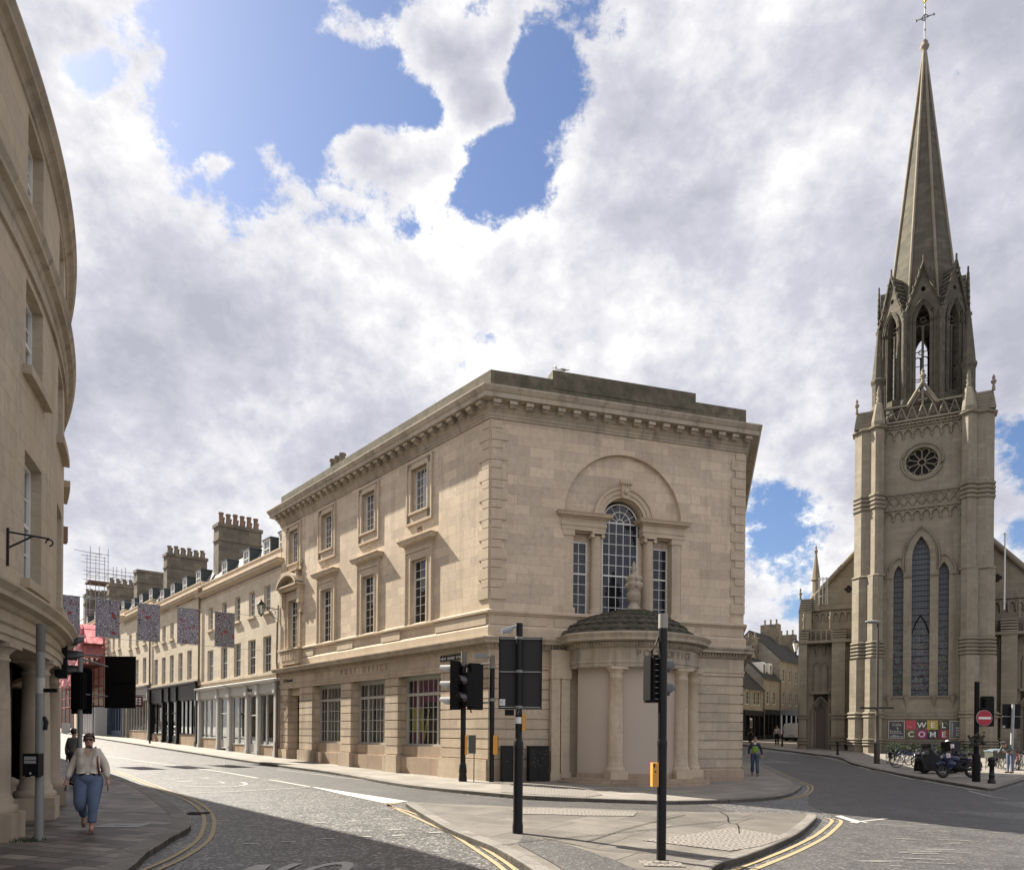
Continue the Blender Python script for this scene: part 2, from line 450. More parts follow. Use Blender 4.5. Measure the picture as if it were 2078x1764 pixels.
class MB:
    def __init__(s, fr=None):
        s.v = []
        s.f = []
        s.sm = []
        s.fr = fr or ident

    def add(s, vs, fs, smooth=False, raw=False):
        k = len(s.v)
        s.v += [tuple(v) if raw else s.fr(*v) for v in vs]
        s.f += [tuple(i + k for i in f) for f in fs]
        s.sm += [smooth] * len(fs)
        return s

    def box(s, a0, a1, b0, b1, c0, c1):
        vs = [(a, b, c) for c in (c0, c1) for b in (b0, b1) for a in (a0, a1)]
        return s.add(vs, [(0, 1, 3, 2), (4, 5, 7, 6), (0, 1, 5, 4), (2, 3, 7, 6), (0, 2, 6, 4), (1, 3, 7, 5)])

    def prism(s, poly, z0, z1, top=None, caps=True):
        n = len(poly)
        tp = top or poly
        vs = [(x, y, z0) for x, y in poly] + [(x, y, z1) for x, y in tp]
        fs = [(i, (i + 1) % n, n + (i + 1) % n, n + i) for i in range(n)]
        if caps:
            fs += [tuple(range(n)), tuple(range(n, 2 * n))]
        return s.add(vs, fs)

    def panel(s, outer, holes, b1, b0):
        """slab in the a,c plane between outs b0..b1 with holes"""
        loops = [[Vector((a, c, 0)) for a, c in lp] for lp in [outer] + holes]
        tri = tessellate_polygon(loops)
        flat = [p for lp in loops for p in lp]
        s.add([(p.x, b1, p.y) for p in flat], [tuple(t) for t in tri])
        for lp in loops:
            n = len(lp)
            s.add([(p.x, b1, p.y) for p in lp] + [(p.x, b0, p.y) for p in lp],
                  [(i, (i + 1) % n, n + (i + 1) % n, n + i) for i in range(n)])
        return s

    def tube(s, pts, r, n=6, cap=True, r1=None, smooth=True):
        P_ = [Vector(s.fr(*p)) for p in pts]
        rings = []
        for i, p in enumerate(P_):
            t = (P_[min(i + 1, len(P_) - 1)] - P_[max(i - 1, 0)])
            if t.length < 1e-9:
                t = Vector((0, 0, 1))
            t.normalize()
            up = Vector((0, 0, 1)) if abs(t.z) < .95 else Vector((1, 0, 0))
            x = t.cross(up).normalized()
            y = t.cross(x)
            rr = r if r1 is None else r + (r1 - r) * i / (len(P_) - 1)
            rings.append([p + (x * math.cos(2 * PI * k / n) + y * math.sin(2 * PI * k / n)) * rr for k in range(n)])
        vs = [q for rg in rings for q in rg]
        fs = []
        for i in range(len(P_) - 1):
            for k in range(n):
                fs.append((i * n + k, i * n + (k + 1) % n, (i + 1) * n + (k + 1) % n, (i + 1) * n + k))
        s.add(vs, fs, smooth, True)
        if cap:
            m = len(vs)
            s.add(vs[:n], [tuple(range(n))], False, True)
            s.add(vs[-n:], [tuple(range(n))], False, True)
        return s

    def lathe(s, a, b, prof, n=16, smooth=True, rot=0., cap=True, arc=None):
        vs = []
        for r_, z in prof:
            for k in range(n):
                t = rot + 2 * PI * k / n
                vs.append((a + r_ * math.cos(t), b + r_ * math.sin(t), z))
        fs = []
        for i in range(len(prof) - 1):
            for k in range(n):
                fs.append((i * n + k, i * n + (k + 1) % n, (i + 1) * n + (k + 1) % n, (i + 1) * n + k))
        s.add(vs, fs, smooth)
        if cap:
            s.add(vs[:n], [tuple(range(n))])
            s.add(vs[-n:], [tuple(range(n))])
        return s

    def sweep(s, path, prof, closed=False, side=1, smooth=False, caps=True):
        """profile [(out,z)] swept along plan path with mitred corners; out is to the right of travel (side=1)"""
        P_ = [Vector((p[0], p[1])) for p in path]
        n = len(P_)
        ms = []
        for i in range(n):
            a = P_[i] - P_[i - 1] if (i > 0 or closed) else P_[1] - P_[0]
            b = P_[(i + 1) % n] - P_[i] if (i < n - 1 or closed) else P_[-1] - P_[-2]
            a.normalize(); b.normalize()
            na = Vector((a.y, -a.x)) * side
            nb = Vector((b.y, -b.x)) * side
            m_ = na + nb
            d = 1 + na.dot(nb)
            ms.append(m_ / max(d, .25))
        k = len(prof)
        vs = [(P_[i].x + ms[i].x * o, P_[i].y + ms[i].y * o, z) for i in range(n) for o, z in prof]
        fs = []
        for i in range(n if closed else n - 1):
            j = (i + 1) % n
            for q in range(k - 1):
                fs.append((i * k + q, j * k + q, j * k + q + 1, i * k + q + 1))
        s.add(vs, fs, smooth)
        if caps and not closed:
            s.add(vs[:k], [tuple(range(k))])
            s.add(vs[-k:], [tuple(range(k))])
        return s

    def limb(s, pts, n=12, sub=4):
        """smooth tapered tube through (x, y, z, r) points"""
        P_ = [Vector(p) for p in pts]
        P_ = [P_[0] * 2 - P_[1]] + P_ + [P_[-1] * 2 - P_[-2]]
        o = []
        for i in range(1, len(P_) - 2):
            for k in range(sub):
                t = k / sub
                a, b, c, d = P_[i - 1:i + 3]
                o.append(.5 * ((2 * b) + (c - a) * t + (2 * a - 5 * b + 4 * c - d) * t * t + (3 * b - a - 3 * c + d) * t ** 3))
        o.append(P_[-2])
        vs = []
        for i, p in enumerate(o):
            t = (o[min(i + 1, len(o) - 1)] - o[max(i - 1, 0)]).to_3d().normalized()
            x = t.cross(Vector((0, 1, 0))).normalized()
            y = t.cross(x)
            c = p.to_3d()
            vs += [tuple(c + (x * math.cos(2 * PI * k / n) + y * math.sin(2 * PI * k / n)) * max(p[3], .005)) for k in range(n)]
        m = len(o)
        return s.add(vs, [(i * n + k, i * n + (k + 1) % n, (i + 1) * n + (k + 1) % n, (i + 1) * n + k) for i in range(m - 1) for k in range(n)] + [tuple(range(n)), tuple(range((m - 1) * n, m * n))], True)

    def ball(s, a, b, c, r, n=10, sc=(1, 1, 1)):
        pr = [(r * math.sin(PI * i / (n // 2 + 2)), c - sc[2] * r * math.cos(PI * i / (n // 2 + 2))) for i in range(1, n // 2 + 2)]
        vs = []
        for r_, z in pr:
            for k in range(n):
                t = 2 * PI * k / n
                vs.append((a + sc[0] * r_ * math.cos(t), b + sc[1] * r_ * math.sin(t), z))
        fs = []
        for i in range(len(pr) - 1):
            for k in range(n):
                fs.append((i * n + k, i * n + (k + 1) % n, (i + 1) * n + (k + 1) % n, (i + 1) * n + k))
        m = len(vs)
        vs += [(a, b, c - sc[2] * r), (a, b, c + sc[2] * r)]
        for k in range(n):
            fs.append((m, k, (k + 1) % n))
            fs.append((m + 1, m - n + k, m - n + (k + 1) % n))
        return s.add(vs, fs, True)

    def mesh(s, name, mat, origin=(0, 0, 0), uvf=None):
        me = bpy.data.meshes.new(name)
        ox, oy, oz = origin
        me.from_pydata([(x - ox, y - oy, z - oz) for x, y, z in s.v], [], s.f)
        me.polygons.foreach_set('use_smooth', s.sm)
        for m_ in (mat if isinstance(mat, (list, tuple)) else [mat]):
            me.materials.append(m_)
        uv = me.uv_layers.new(name='UVMap')
        data = [0.] * (2 * len(me.loops))
        vs = s.v
        for p in me.polygons:
            nx, ny, nz = p.normal
            h = math.hypot(nx, ny)
            if h < .5:
                t = None
            else:
                t = (-ny / h, nx / h)
                if t[0] < 0 or (abs(t[0]) < 1e-6 and t[1] < 0):
                    t = (-t[0], -t[1])
            for li in p.loop_indices:
                v = vs[me.loops[li].vertex_index]
                if uvf:
                    q = uvf(v)
                elif t is None:
                    q = (v[0], v[1])
                else:
                    q = (v[0] * t[0] + v[1] * t[1], v[2])
                data[2 * li] = q[0]
                data[2 * li + 1] = q[1]
        uv.data.foreach_set('uv', data)
        me.update()
        return me

    def build(s, name, mat, parent=None, uvf=None, kind=None):
        org = tuple(parent['wpos']) if parent is not None and 'wpos' in parent else (0, 0, 0)
        if parent is None:
            org = (0, 0, 0)
        me = s.mesh(name, mat, org, uvf)
        o = bpy.data.objects.new(name, me)
        COL.objects.link(o)
        if parent is not None:
            o.parent = parent
            o['wpos'] = org
        else:
            o['wpos'] = (0, 0, 0)
        if kind:
            o['kind'] = kind
        return o


def clean():
    for o in bpy.data.objects:
        if 'wpos' in o:
            del o['wpos']


def thing(name, label, cat, loc=(0, 0, 0), group=None, rz=0):
    o = bpy.data.objects.new(name, None)
    o.empty_display_size = .3
    COL.objects.link(o)
    o.location = loc
    o.rotation_euler = (0, 0, rz)
    o['label'] = label
    o['category'] = cat
    o['wpos'] = tuple(loc)
    if group:
        o['group'] = group
    return o


def tag(o, label, cat, group=None):
    o['label'] = label
    o['category'] = cat
    if group:
        o['group'] = group
    return o


def inst(name, me, parent, loc, rz=0, sub=None):
    """an object sharing mesh data, placed under parent at world loc"""
    o = bpy.data.objects.new(name, me)
    COL.objects.link(o)
    w_ = tuple(parent['wpos']) if parent is not None else (0, 0, 0)
    o.location = (loc[0] - w_[0], loc[1] - w_[1], loc[2] - w_[2])
    o.rotation_euler = (0, 0, rz)
    o.parent = parent
    for nm, m2 in (sub or []):
        c = bpy.data.objects.new(nm, m2)
        COL.objects.link(c)
        c.parent = o
    return o


def copy_tree(o, parent=None, loc=None, rz=None, label=None):
    c = o.copy()
    COL.objects.link(c)
    c.parent = parent
    if loc is not None:
        c.location = loc
    if rz is not None:
        c.rotation_euler[2] = rz
    if label:
        c['label'] = label
    for ch in list(o.children):
        copy_tree(ch, c)
    return c


def frame(o, a, n):
    """local (along, out, z) -> world"""
    def f(s, b, z):
        return (o[0] + a[0] * s + n[0] * b, o[1] + a[1] * s + n[1] * b, z)
    return f


def rzof(n):
    """z rotation so that local +y is the outward direction n"""
    return math.atan2(-n[0], n[1])


# ---------------------------------------------------------------- text
TXT = {}


def glyph(ch, ext=.01):
    k = (ch, ext)
    if k not in TXT:
        cu = bpy.data.curves.new('g', 'FONT')
        cu.body = ch
        cu.size = 1
        cu.extrude = ext
        cu.offset = .012
        ob = bpy.data.objects.new('g', cu)
        COL.objects.link(ob)
        dg = bpy.context.evaluated_depsgraph_get()
        me = bpy.data.meshes.new_from_object(ob.evaluated_get(dg))
        vs = [tuple(v.co) for v in me.vertices]
        fs = [tuple(p.vertices) for p in me.polygons]
        bpy.data.objects.remove(ob)
        bpy.data.curves.remove(cu)
        bpy.data.meshes.remove(me)
        wd = max([v[0] for v in vs]) if vs else .35
        TXT[k] = (vs, fs, wd)
    return TXT[k]


def text(mb, s, a, z, size, b=0., space=.12, ext=.01, sx=1., flip=False, vertical=False):
    """write in the (along, out, z) frame of mb; flip reverses reading along the axis"""
    x = a
    for ch in s:
        if ch == ' ':
            x += size * .55 * sx * (-1 if flip else 1)
            continue
        vs, fs, wd = glyph(ch, ext / size)
        sg = -1 if flip else 1
        if vertical:
            mb.add([(x - sg * v[1] * size, b + v[2] * size, z + sg * v[0] * size) for v in vs], fs)
            z += (wd + space) * size
            continue
        mb.add([(x + sg * v[0] * size * sx, b + v[2] * size, z + v[1] * size) for v in vs], fs)
        x += sg * (wd + space) * size * sx
    return x


# ---------------------------------------------------------------- ground shape
PC0 = (-.867, 26.72)
A_ = (-.6365, .7712)
AN = (-.7712, -.6365)
B_ = (.9556, .2948)
BN = (.2948, -.9556)
RISE = [(40, 0), (47, .12), (52, .3), (57, .5), (66, .85), (75, 1.3), (90, 1.6), (140, 2.2), (400, 3)]


def smooth(a, b, x):
    t = max(0., min(1., (x - a) / (b - a)))
    return t * t * (3 - 2 * t)


def gh(x, y):
    s = (x - PC0[0]) * A_[0] + (y - PC0[1]) * A_[1]
    out_ = (x - PC0[0]) * AN[0] + (y - PC0[1]) * AN[1]
    left = .0215 * max(0., min(s, 130.) - 6.5) * smooth(4, -4, x)
    right = -.03 * min(max(0., x - 1.), 22.) * (1 - smooth(18, 40, y)) * smooth(-25, 0, y)
    rise = 0.
    for (a, za), (b, zb) in zip(RISE, RISE[1:]):
        if y >= a:
            rise = za + (zb - za) * min(1, (y - a) / (b - a))
    return left + right + rise * smooth(5, 12, x)


def ray(px, py):
    u, v = px - CX, CY - py
    return ((u * cr - v * sr) / F, 1., (u * sr + v * cr) / F)


def G(px, py, dz=0.):
    """point on the ground seen at photo pixel"""
    r = ray(px, py)
    t = 3.
    z = dz
    for i in range(60):
        t2 = (z - EYE) / r[2] if r[2] < -1e-5 else 200.
        t2 = max(2., min(t2, 220.))
        t = .5 * t + .5 * t2
        z = gh(r[0] * t, t) + dz
    return (r[0] * t, t)


ROAD = -.1


def sheet(name, outline, dz, mat, step=2., kind='structure', skirt=0., parent=None, mb_only=False):
    """polygon sheet that follows the ground"""
    pts = [Vector(p[:2]) for p in outline]
    # densify outline
    dn = []
    for i, p in enumerate(pts):
        q = pts[(i + 1) % len(pts)]
        k = max(1, int((q - p).length / step))
        for j in range(k):
            dn.append(p + (q - p) * j / k)
    xs = [p.x for p in dn]; ys = [p.y for p in dn]
    inner = []
    x = min(xs) + step * .5
    while x < max(xs):
        y = min(ys) + step * .5
        while y < max(ys):
            inner.append(Vector((x + random.uniform(-.1, .1) * step, y + random.uniform(-.1, .1) * step)))
            y += step
        x += step
    allp = dn + inner
    edges = [(i, (i + 1) % len(dn)) for i in range(len(dn))]
    res = delaunay_2d_cdt(allp, edges, [], 1, 1e-5)
    mb = MB()
    mb.add([(v.x, v.y, gh(v.x, v.y) + dz) for v in res[0]], [tuple(f) for f in res[2]])
    if skirt:
        n = len(dn)
        mb.add([(p.x, p.y, gh(p.x, p.y) + dz) for p in dn] + [(p.x, p.y, gh(p.x, p.y) + dz - skirt) for p in dn],
               [(i, (i + 1) % n, n + (i + 1) % n, n + i) for i in range(n)])
    return mb.build(name, mat, parent, kind=kind)


def ribbon(mb, pts, w_, dz, closed=False, step=.6, w2=None):
    P_ = [Vector(p[:2]) for p in pts]
    dn = []
    for i in range(len(P_) - 1):
        k = max(1, int((P_[i + 1] - P_[i]).length / step))
        for j in range(k):
            dn.append(P_[i] + (P_[i + 1] - P_[i]) * j / k)
    dn.append(P_[-1])
    vs = []
    for i, p in enumerate(dn):
        t = dn[min(i + 1, len(dn) - 1)] - dn[max(i - 1, 0)]
        t.normalize()
        nrm = Vector((-t.y, t.x))
        ww = w_ if w2 is None else w_ + (w2 - w_) * i / (len(dn) - 1)
        for sg in (-.5, .5):
            q = p + nrm * ww * sg
            vs.append((q.x, q.y, gh(q.x, q.y) + dz))
    mb.add(vs, [(2 * i, 2 * i + 1, 2 * i + 3, 2 * i + 2) for i in range(len(dn) - 1)])


def smoothpath(pts, n=6):
    """Catmull-Rom through points"""
    P_ = [Vector(p[:2]) for p in pts]
    P_ = [P_[0] * 2 - P_[1]] + P_ + [P_[-1] * 2 - P_[-2]]
    o = []
    for i in range(1, len(P_) - 2):
        for k in range(n):
            t = k / n
            a, b, c, d = P_[i - 1:i + 3]
            o.append(.5 * ((2 * b) + (c - a) * t + (2 * a - 5 * b + 4 * c - d) * t * t + (3 * b - a - 3 * c + d) * t ** 3))
    o.append(P_[-2])
    return o


def kerb(name, path, w_=.3, top=0., drop=.12, side=1, parent=None):
    """stone kerb ring along a path, its outer face on the path"""
    P_ = [Vector(p[:2]) for p in path]
    vs = []
    n = len(P_)
    for i, p in enumerate(P_):
        t = P_[min(i + 1, n - 1)] - P_[max(i - 1, 0)]
        t.normalize()
        nr = Vector((-t.y, t.x)) * side
        q = p + nr * w_
        a = gh(p.x, p.y) + top
        b = gh(q.x, q.y) + top
        e = p + nr * .02
        vs += [(p.x, p.y, a - drop - .05), (p.x, p.y, a - .02 + .006), (e.x, e.y, a + .006), (q.x, q.y, b + .006), (q.x, q.y, b - .1)]
    fs = []
    for i in range(n - 1):
        for k in range(4):
            fs.append((i * 5 + k, (i + 1) * 5 + k, (i + 1) * 5 + k + 1, i * 5 + k + 1))
    return MB().add(vs, fs).build(name, M_kerb, parent, kind='structure')


def wallh(mb, s0, s1, z0, z1, holes, b=0., depth=.3, step=None, back=True):
    """wall front with rectangular holes (a0,a1,c0,c1) and their reveals"""
    xs = sorted(set([s0, s1] + [h[0] for h in holes] + [h[1] for h in holes]))
    zs = sorted(set([z0, z1] + [h[2] for h in holes] + [h[3] for h in holes]))
    xs = [x for x in xs if s0 - 1e-6 <= x <= s1 + 1e-6]
    zs = [z for z in zs if z0 - 1e-6 <= z <= z1 + 1e-6]
    if step:
        nx = []
        for a, c in zip(xs, xs[1:]):
            k = max(1, math.ceil((c - a) / step))
            nx += [a + (c - a) * j / k for j in range(k)]
        xs = nx + [xs[-1]]
    for a, c in zip(xs, xs[1:]):
        for e, g in zip(zs, zs[1:]):
            mx, mz = (a + c) / 2, (e + g) / 2
            if any(h[0] < mx < h[1] and h[2] < mz < h[3] for h in holes):
                continue
            mb.add([(a, b, e), (c, b, e), (c, b, g), (a, b, g)], [(0, 1, 2, 3)])
    for h in holes:
        a, c, e, g = h[:4]
        mb.add([(a, b, e), (c, b, e), (c, b, g), (a, b, g), (a, b - depth, e), (c, b - depth, e), (c, b - depth, g), (a, b - depth, g)],
               [(0, 1, 5, 4), (1, 2, 6, 5), (2, 3, 7, 6), (3, 0, 4, 7)])


# window meshes: local x across, y out, z up, origin at sill centre, y=0 at the glazing plane
WINC = {}


def window_mesh(w_, h_, nx, ny, fr=.06, bar=.022, meeting=None, mat=None, gmat=None, arch=False, glazing_box=False):
    k = (round(w_, 3), round(h_, 3), nx, ny, fr, bar, meeting, (mat or M_white).name, (gmat or M_glass).name, glazing_box)
    if k in WINC:
        return WINC[k]
    mb = MB()
    x0, x1 = -w_ / 2, w_ / 2
    mb.box(x0, x0 + fr, -.05, .05, 0, h_)
    mb.box(x1 - fr, x1, -.05, .05, 0, h_)
    mb.box(x0 + fr, x1 - fr, -.05, .05, 0, fr * 1.3)
    mb.box(x0 + fr, x1 - fr, -.05, .05, h_ - fr, h_)
    for i in range(1, nx):
        x = x0 + fr + (w_ - 2 * fr) * i / nx
        mb.box(x - bar / 2, x + bar / 2, -.012, .02, fr * 1.3, h_ - fr)
    for j in range(1, ny):
        z = fr * 1.3 + (h_ - 2.3 * fr) * j / ny
        if meeting is not None and j == meeting:
            mb.box(x0 + fr, x1 - fr, -.04, .045, z - .03, z + .03)
        else:
            mb.box(x0 + fr, x1 - fr, -.010, .018, z - bar / 2, z + bar / 2)
    f = mb.mesh('window', mat or M_white)
    gb = MB()
    gb.add([(x0 + .01, 0, .01), (x1 - .01, 0, .01), (x1 - .01, 0, h_ - .01), (x0 + .01, 0, h_ - .01)], [(0, 1, 2, 3)])
    g = gb.mesh('glass', gmat or M_glass)
    WINC[k] = (f, g)
    return WINC[k]


def put_window(parent, frm, n, s, b, z, w_, h_, nx, ny, **kw):
    f, g = window_mesh(w_, h_, nx, ny, **kw)
    return inst('window', f, parent, frm(s, b, z), rzof(n), [('glass', g)])


def arch_pts(c, half, zs, rise, n=8):
    """pointed arch from right spring over apex to left spring; list of (a,z)"""
    R_ = (half * half + rise * rise) / (2 * half)
    pts = []
    cx = c + half - R_           # centre for the right side arc
    a1 = math.atan2(rise, c - cx)
    for i in range(n + 1):
        t = a1 * i / n
        pts.append((cx + R_ * math.cos(t), zs + R_ * math.sin(t)))
    left = [(2 * c - x, z) for x, z in pts[:-1]]
    return pts + left[::-1]


def round_pts(c, half, zs, n=14, a0=0., a1=PI):
    return [(c + half * math.cos(a0 + (a1 - a0) * i / n), zs + half * math.sin(a0 + (a1 - a0) * i / n)) for i in range(n + 1)]
# ================================================================ ground
def rng(pts):
    return [G(x, y, 0.) for x, y in pts]


sheet('road', [(-140, -25), (90, -25), (90, 190), (-140, 190)], ROAD, M_road, 3.5)
far = MB()
far.add([(-900, -200, -2.), (900, -200, -2.), (900, 1500, -2.), (-900, 1500, -2.)], [(0, 1, 2, 3)])
far.build('ground', M_road2, kind='structure')
# darker, older surfacing on the right hand carriageway
rr = rng([(1500, 1764), (1640, 1700), (1715, 1658), (1640, 1625), (1640, 1590), (1560, 1550), (1520, 1530), (1560, 1521), (1700, 1537), (1740, 1553), (1830, 1572), (1930, 1590), (2011, 1603), (2077, 1585), (2200, 1560)])
rr = [rr[0]] + rr[1:] + [(34, 33), (34, -8), (5., -8), (3.2, 6.)]
sheet('side_road_surface', rr, ROAD + .004, M_road2, 2.)
# bus lane patching in front of the long facade
pa = rng([(-40, 1530), (456, 1536), (574, 1553), (691, 1569), (822, 1592), (1013, 1612), (1185, 1620), (1430, 1623), (1500, 1640), (1300, 1640), (1040, 1634), (840, 1623), (629, 1593), (456, 1566), (200, 1535)])
sheet('patched_lane', pa[1:-1], ROAD + .004, M_patch, 1.5)


# ---- left pavement
LT = (-10.35, 17.0)
LR = 29.
LPH = R(31.4)


def W(u, off=0.):
    uu = min(u, 4.1)
    ph = LPH + uu / LR
    x = LT[0] + LR * (math.cos(ph) - math.cos(LPH))
    y = LT[1] + LR * (math.sin(ph) - math.sin(LPH))
    if u > 4.1:
        x += -(u - 4.1) * math.sin(ph)
        y += (u - 4.1) * math.cos(ph)
    return (x + off * math.cos(ph), y + off * math.sin(ph))


def Wn(u):
    ph = LPH + min(u, 4.1) / LR
    return (math.cos(ph), math.sin(ph))


kl = rng([(255, 1764), (299, 1726), (323, 1712), (349, 1695), (380, 1679), (387, 1668), (382, 1653), (351, 1629), (307, 1602), (264, 1583), (220, 1567)])
kl = [(-3.2, 3.), (-4.0, 6.)] + kl + [(kl[-1][0] + A_[0] * d, kl[-1][1] + A_[1] * d) for d in (12, 30, 60, 100)]
kl = smoothpath(kl, 5)
lp = [tuple(p) for p in kl] + [W(110, -3)] + [W(u, -3) for u in range(100, -14, -6)] + [(-8.5, 1.5)]
sheet('left_pavement', lp, 0., M_pave, 1.3, skirt=.3)
kerb('left_kerb', kl, .32, side=1)

# ---- post office pavement
kp = rng([(456, 1535), (574, 1552), (691, 1568), (822, 1590), (1014, 1608.6), (1100, 1614), (1185, 1618), (1297, 1622), (1370, 1623.5), (1471, 1621), (1558, 1615.6), (1595, 1610), (1618, 1600), (1626, 1590), (1619, 1583), (1602, 1576), (1546, 1550), (1511, 1539.5)])
k0 = kp[0]
kp = [(k0[0] + A_[0] * d, k0[1] + A_[1] * d) for d in (100, 60, 30, 12)] + kp
kp = smoothpath(kp, 5)
pp = [tuple(p) for p in kp] + [(15.5, 50), (21, 74), (-20, 70), (PC0[0] + A_[0] * 150 + 8, PC0[1] + A_[1] * 150 + 8)]
sheet('pavement', pp, 0., M_pave2, 1.5, skirt=.3)
kerb('pavement_kerb', kp, .3, side=1)

# ---- island
ki = rng([(829, 1625.5), (826, 1630), (890, 1669), (940, 1692), (1001, 1716), (1063, 1751)])
ki = ki + [(.55, 8.3), (1.2, 7.0), (2.0, 6.5), (2.6, 7.2)] + rng([(1440, 1766), (1517, 1733), (1570, 1712), (1617, 1690), (1645, 1668), (1657, 1654), (1652, 1649)])
ki = smoothpath(ki, 4)
ib = rng([(1600, 1648), (1520, 1647), (1375, 1645), (1290, 1642), (1150, 1637), (1040, 1635), (900, 1629)])
sheet('traffic_island', [tuple(p) for p in ki] + ib, 0., M_isl, .8, skirt=.3)
kerb('island_kerb', ki, .22, side=1)
sheet('tactile_strip', rng([(1034, 1641), (1100, 1639), (1200, 1642), (1293, 1647), (1285, 1655), (1180, 1654), (1060, 1651)]), .012, M_tact, .5)
sheet('tactile_strip', rng([(1380, 1695), (1480, 1678), (1560, 1690), (1600, 1697), (1545, 1716), (1480, 1726), (1300, 1704)]), .012, M_tact, .5)
sheet('tactile_strip', rng([(1016, 1590), (1100, 1592), (1200, 1601), (1222, 1612), (1186, 1616.5), (1100, 1612), (1016, 1606)]), .012, M_tact, .5)
sheet('tarmac_patch', rng([(1062, 1694), (1085, 1700), (1160, 1716), (1240, 1742), (1290, 1764), (1180, 1790), (1120, 1750), (1050, 1712)]), .012, M_road2, .5)
mk = MB()
for q in ([(1018, 1714), (1250, 1690), (1400, 1672), (1530, 1660)], [(1190, 1707), (1290, 1676), (1390, 1652)], [(1100, 1700), (1220, 1724), (1330, 1730), (1480, 1742)],
          [(1460, 1646), (1475, 1655), (1478, 1668), (1495, 1672), (1500, 1690)]):
    ribbon(mk, smoothpath(rng(q), 4), .022, .014, step=.3)
mk.build('paving_joints', M_matt, kind='structure')

# ---- church pavement
kc = rng([(1557, 1516.5), (1600, 1521.6), (1650, 1528), (1700, 1534.5), (1735, 1548.5), (1821, 1567), (1908, 1582), (1980, 1594), (2009, 1598), (2030, 1593), (2077, 1579), (2160, 1556)])
kc = [(kc[0][0] - 1, kc[0][1] + 14)] + kc + [(kc[-1][0] + 12, kc[-1][1] + 9)]
cp = [tuple(p) for p in smoothpath(kc, 5)]
sheet('church_pavement', cp + [(75, 60), (70, 120), (38, 120), (cp[0][0] + 1, cp[0][1] + 20)], 0., M_pave2, 2.2, skirt=.3)
kerb('church_kerb', cp, .28, side=1)

# ---- markings
ml = MB()


def poly_mark(mb, pts, dz=ROAD + .010):
    mb.add([(p[0], p[1], gh(p[0], p[1]) + dz) for p in pts], [tuple(range(len(pts)))])


def GR(pts):
    return [G(x, y, ROAD) for x, y in pts]


ribbon(ml, GR([(200, 1531), (330, 1549), (456, 1566), (560, 1583), (632, 1596)]), .13, ROAD + .010)
poly_mark(ml, GR([(620, 1593), (829, 1625), (780, 1629), (700, 1612)]))
ribbon(ml, GR([(300, 1611), (456, 1606), (620, 1597)]), .1, ROAD + .010)
ribbon(ml, smoothpath(GR([(330, 1582), (400, 1577), (470, 1583), (500, 1590), (460, 1596), (380, 1594)]), 4), .10, ROAD + .011)
ribbon(ml, smoothpath(GR([(360, 1585), (420, 1583), (455, 1588), (400, 1590)]), 4), .08, ROAD + .011)
ribbon(ml, GR([(560, 1560), (650, 1571), (800, 1588)]), .07, ROAD + .011)
for (x, y) in [(512, 1675), (579, 1671), (650, 1668), (717, 1665), (783, 1661), (506, 1711), (585, 1707), (663, 1701), (740, 1697), (809, 1694), (803, 1682), (882, 1688), (290, 1719), (455, 1664)]:
    p = G(x, y, ROAD)
    ml.add([(p[0] + a, p[1] + b, gh(*p) + ROAD + .010) for a, b in ((-.11, -.06), (.11, .0), (.11, .07), (-.11, .01))], [(0, 1, 2, 3)])
# far right carriageway lines
for seg in ([(1742, 1554), (1765, 1561)], [(1775, 1562), (1815, 1572), (1850, 1580)], [(1800, 1566), (1880, 1573)], [(1869, 1583), (1925, 1593), (1980, 1602)], [(1875, 1582), (1960, 1590)],
            [(1965, 1604), (2015, 1616), (2045, 1620)], [(1960, 1600), (2000, 1604)], [(1511, 1541), (1560, 1566), (1598, 1584), (1612, 1594)], [(1640, 1527), (1690, 1540), (1720, 1546)],
            [(1560, 1540), (1600, 1547)], [(1700, 1655), (1760, 1669)], [(1725, 1668), (1800, 1660)]):
    ribbon(ml, GR(seg), .09, ROAD + .012)
poly_mark(ml, GR([(1693, 1655), (1706, 1654), (1745, 1667), (1738, 1670)]), ROAD + .013)
ml.build('road_markings', M_line, kind='structure')
# worn slow marking near the right edge, kept as scuffed streaks of paint
sc_ = MB()
for (x0, y0, x1, y1, ww) in [(1800, 1668, 1880, 1662, .35), (1790, 1676, 1870, 1672, .25), (1880, 1690, 1925, 1682, .5), (1830, 1708, 1910, 1700, .45), (1780, 1730, 1880, 1722, .3), (1760, 1752, 1850, 1744, .3), (1960, 1680, 1990, 1676, .4), (2020, 1690, 2050, 1684, .4)]:
    a, b = G(x0, y0, ROAD), G(x1, y1, ROAD)
    for k in range(9):
        t = random.random()
        q = (a[0] + (b[0] - a[0]) * t + random.uniform(-.3, .3), a[1] + (b[1] - a[1]) * t + random.uniform(-ww, ww))
        l_ = random.uniform(.15, .7)
        ribbon(sc_, [q, (q[0] + l_ * .97, q[1] + l_ * random.uniform(-.15, .25))], random.uniform(.02, .06), ROAD + .009 + .0005 * k, step=.2)
M_worn = plain('worn_paint', (.21, .20, .185), .75, .3, 9)
sc_.build('worn_markings', M_worn, kind='structure')
# NO lettering on the carriageway
lt = MB()
ang = R(15)
ca, sa = math.cos(ang), math.sin(ang)


def lfr(a, b, z):
    # a across, z along the travel direction
    x = -3.62 + a * ca - z * -.12
    y = 8.35 + a * sa + z
    return (x, y, gh(x, y) + ROAD + .010)


lt.fr = lfr


SK = [0.]


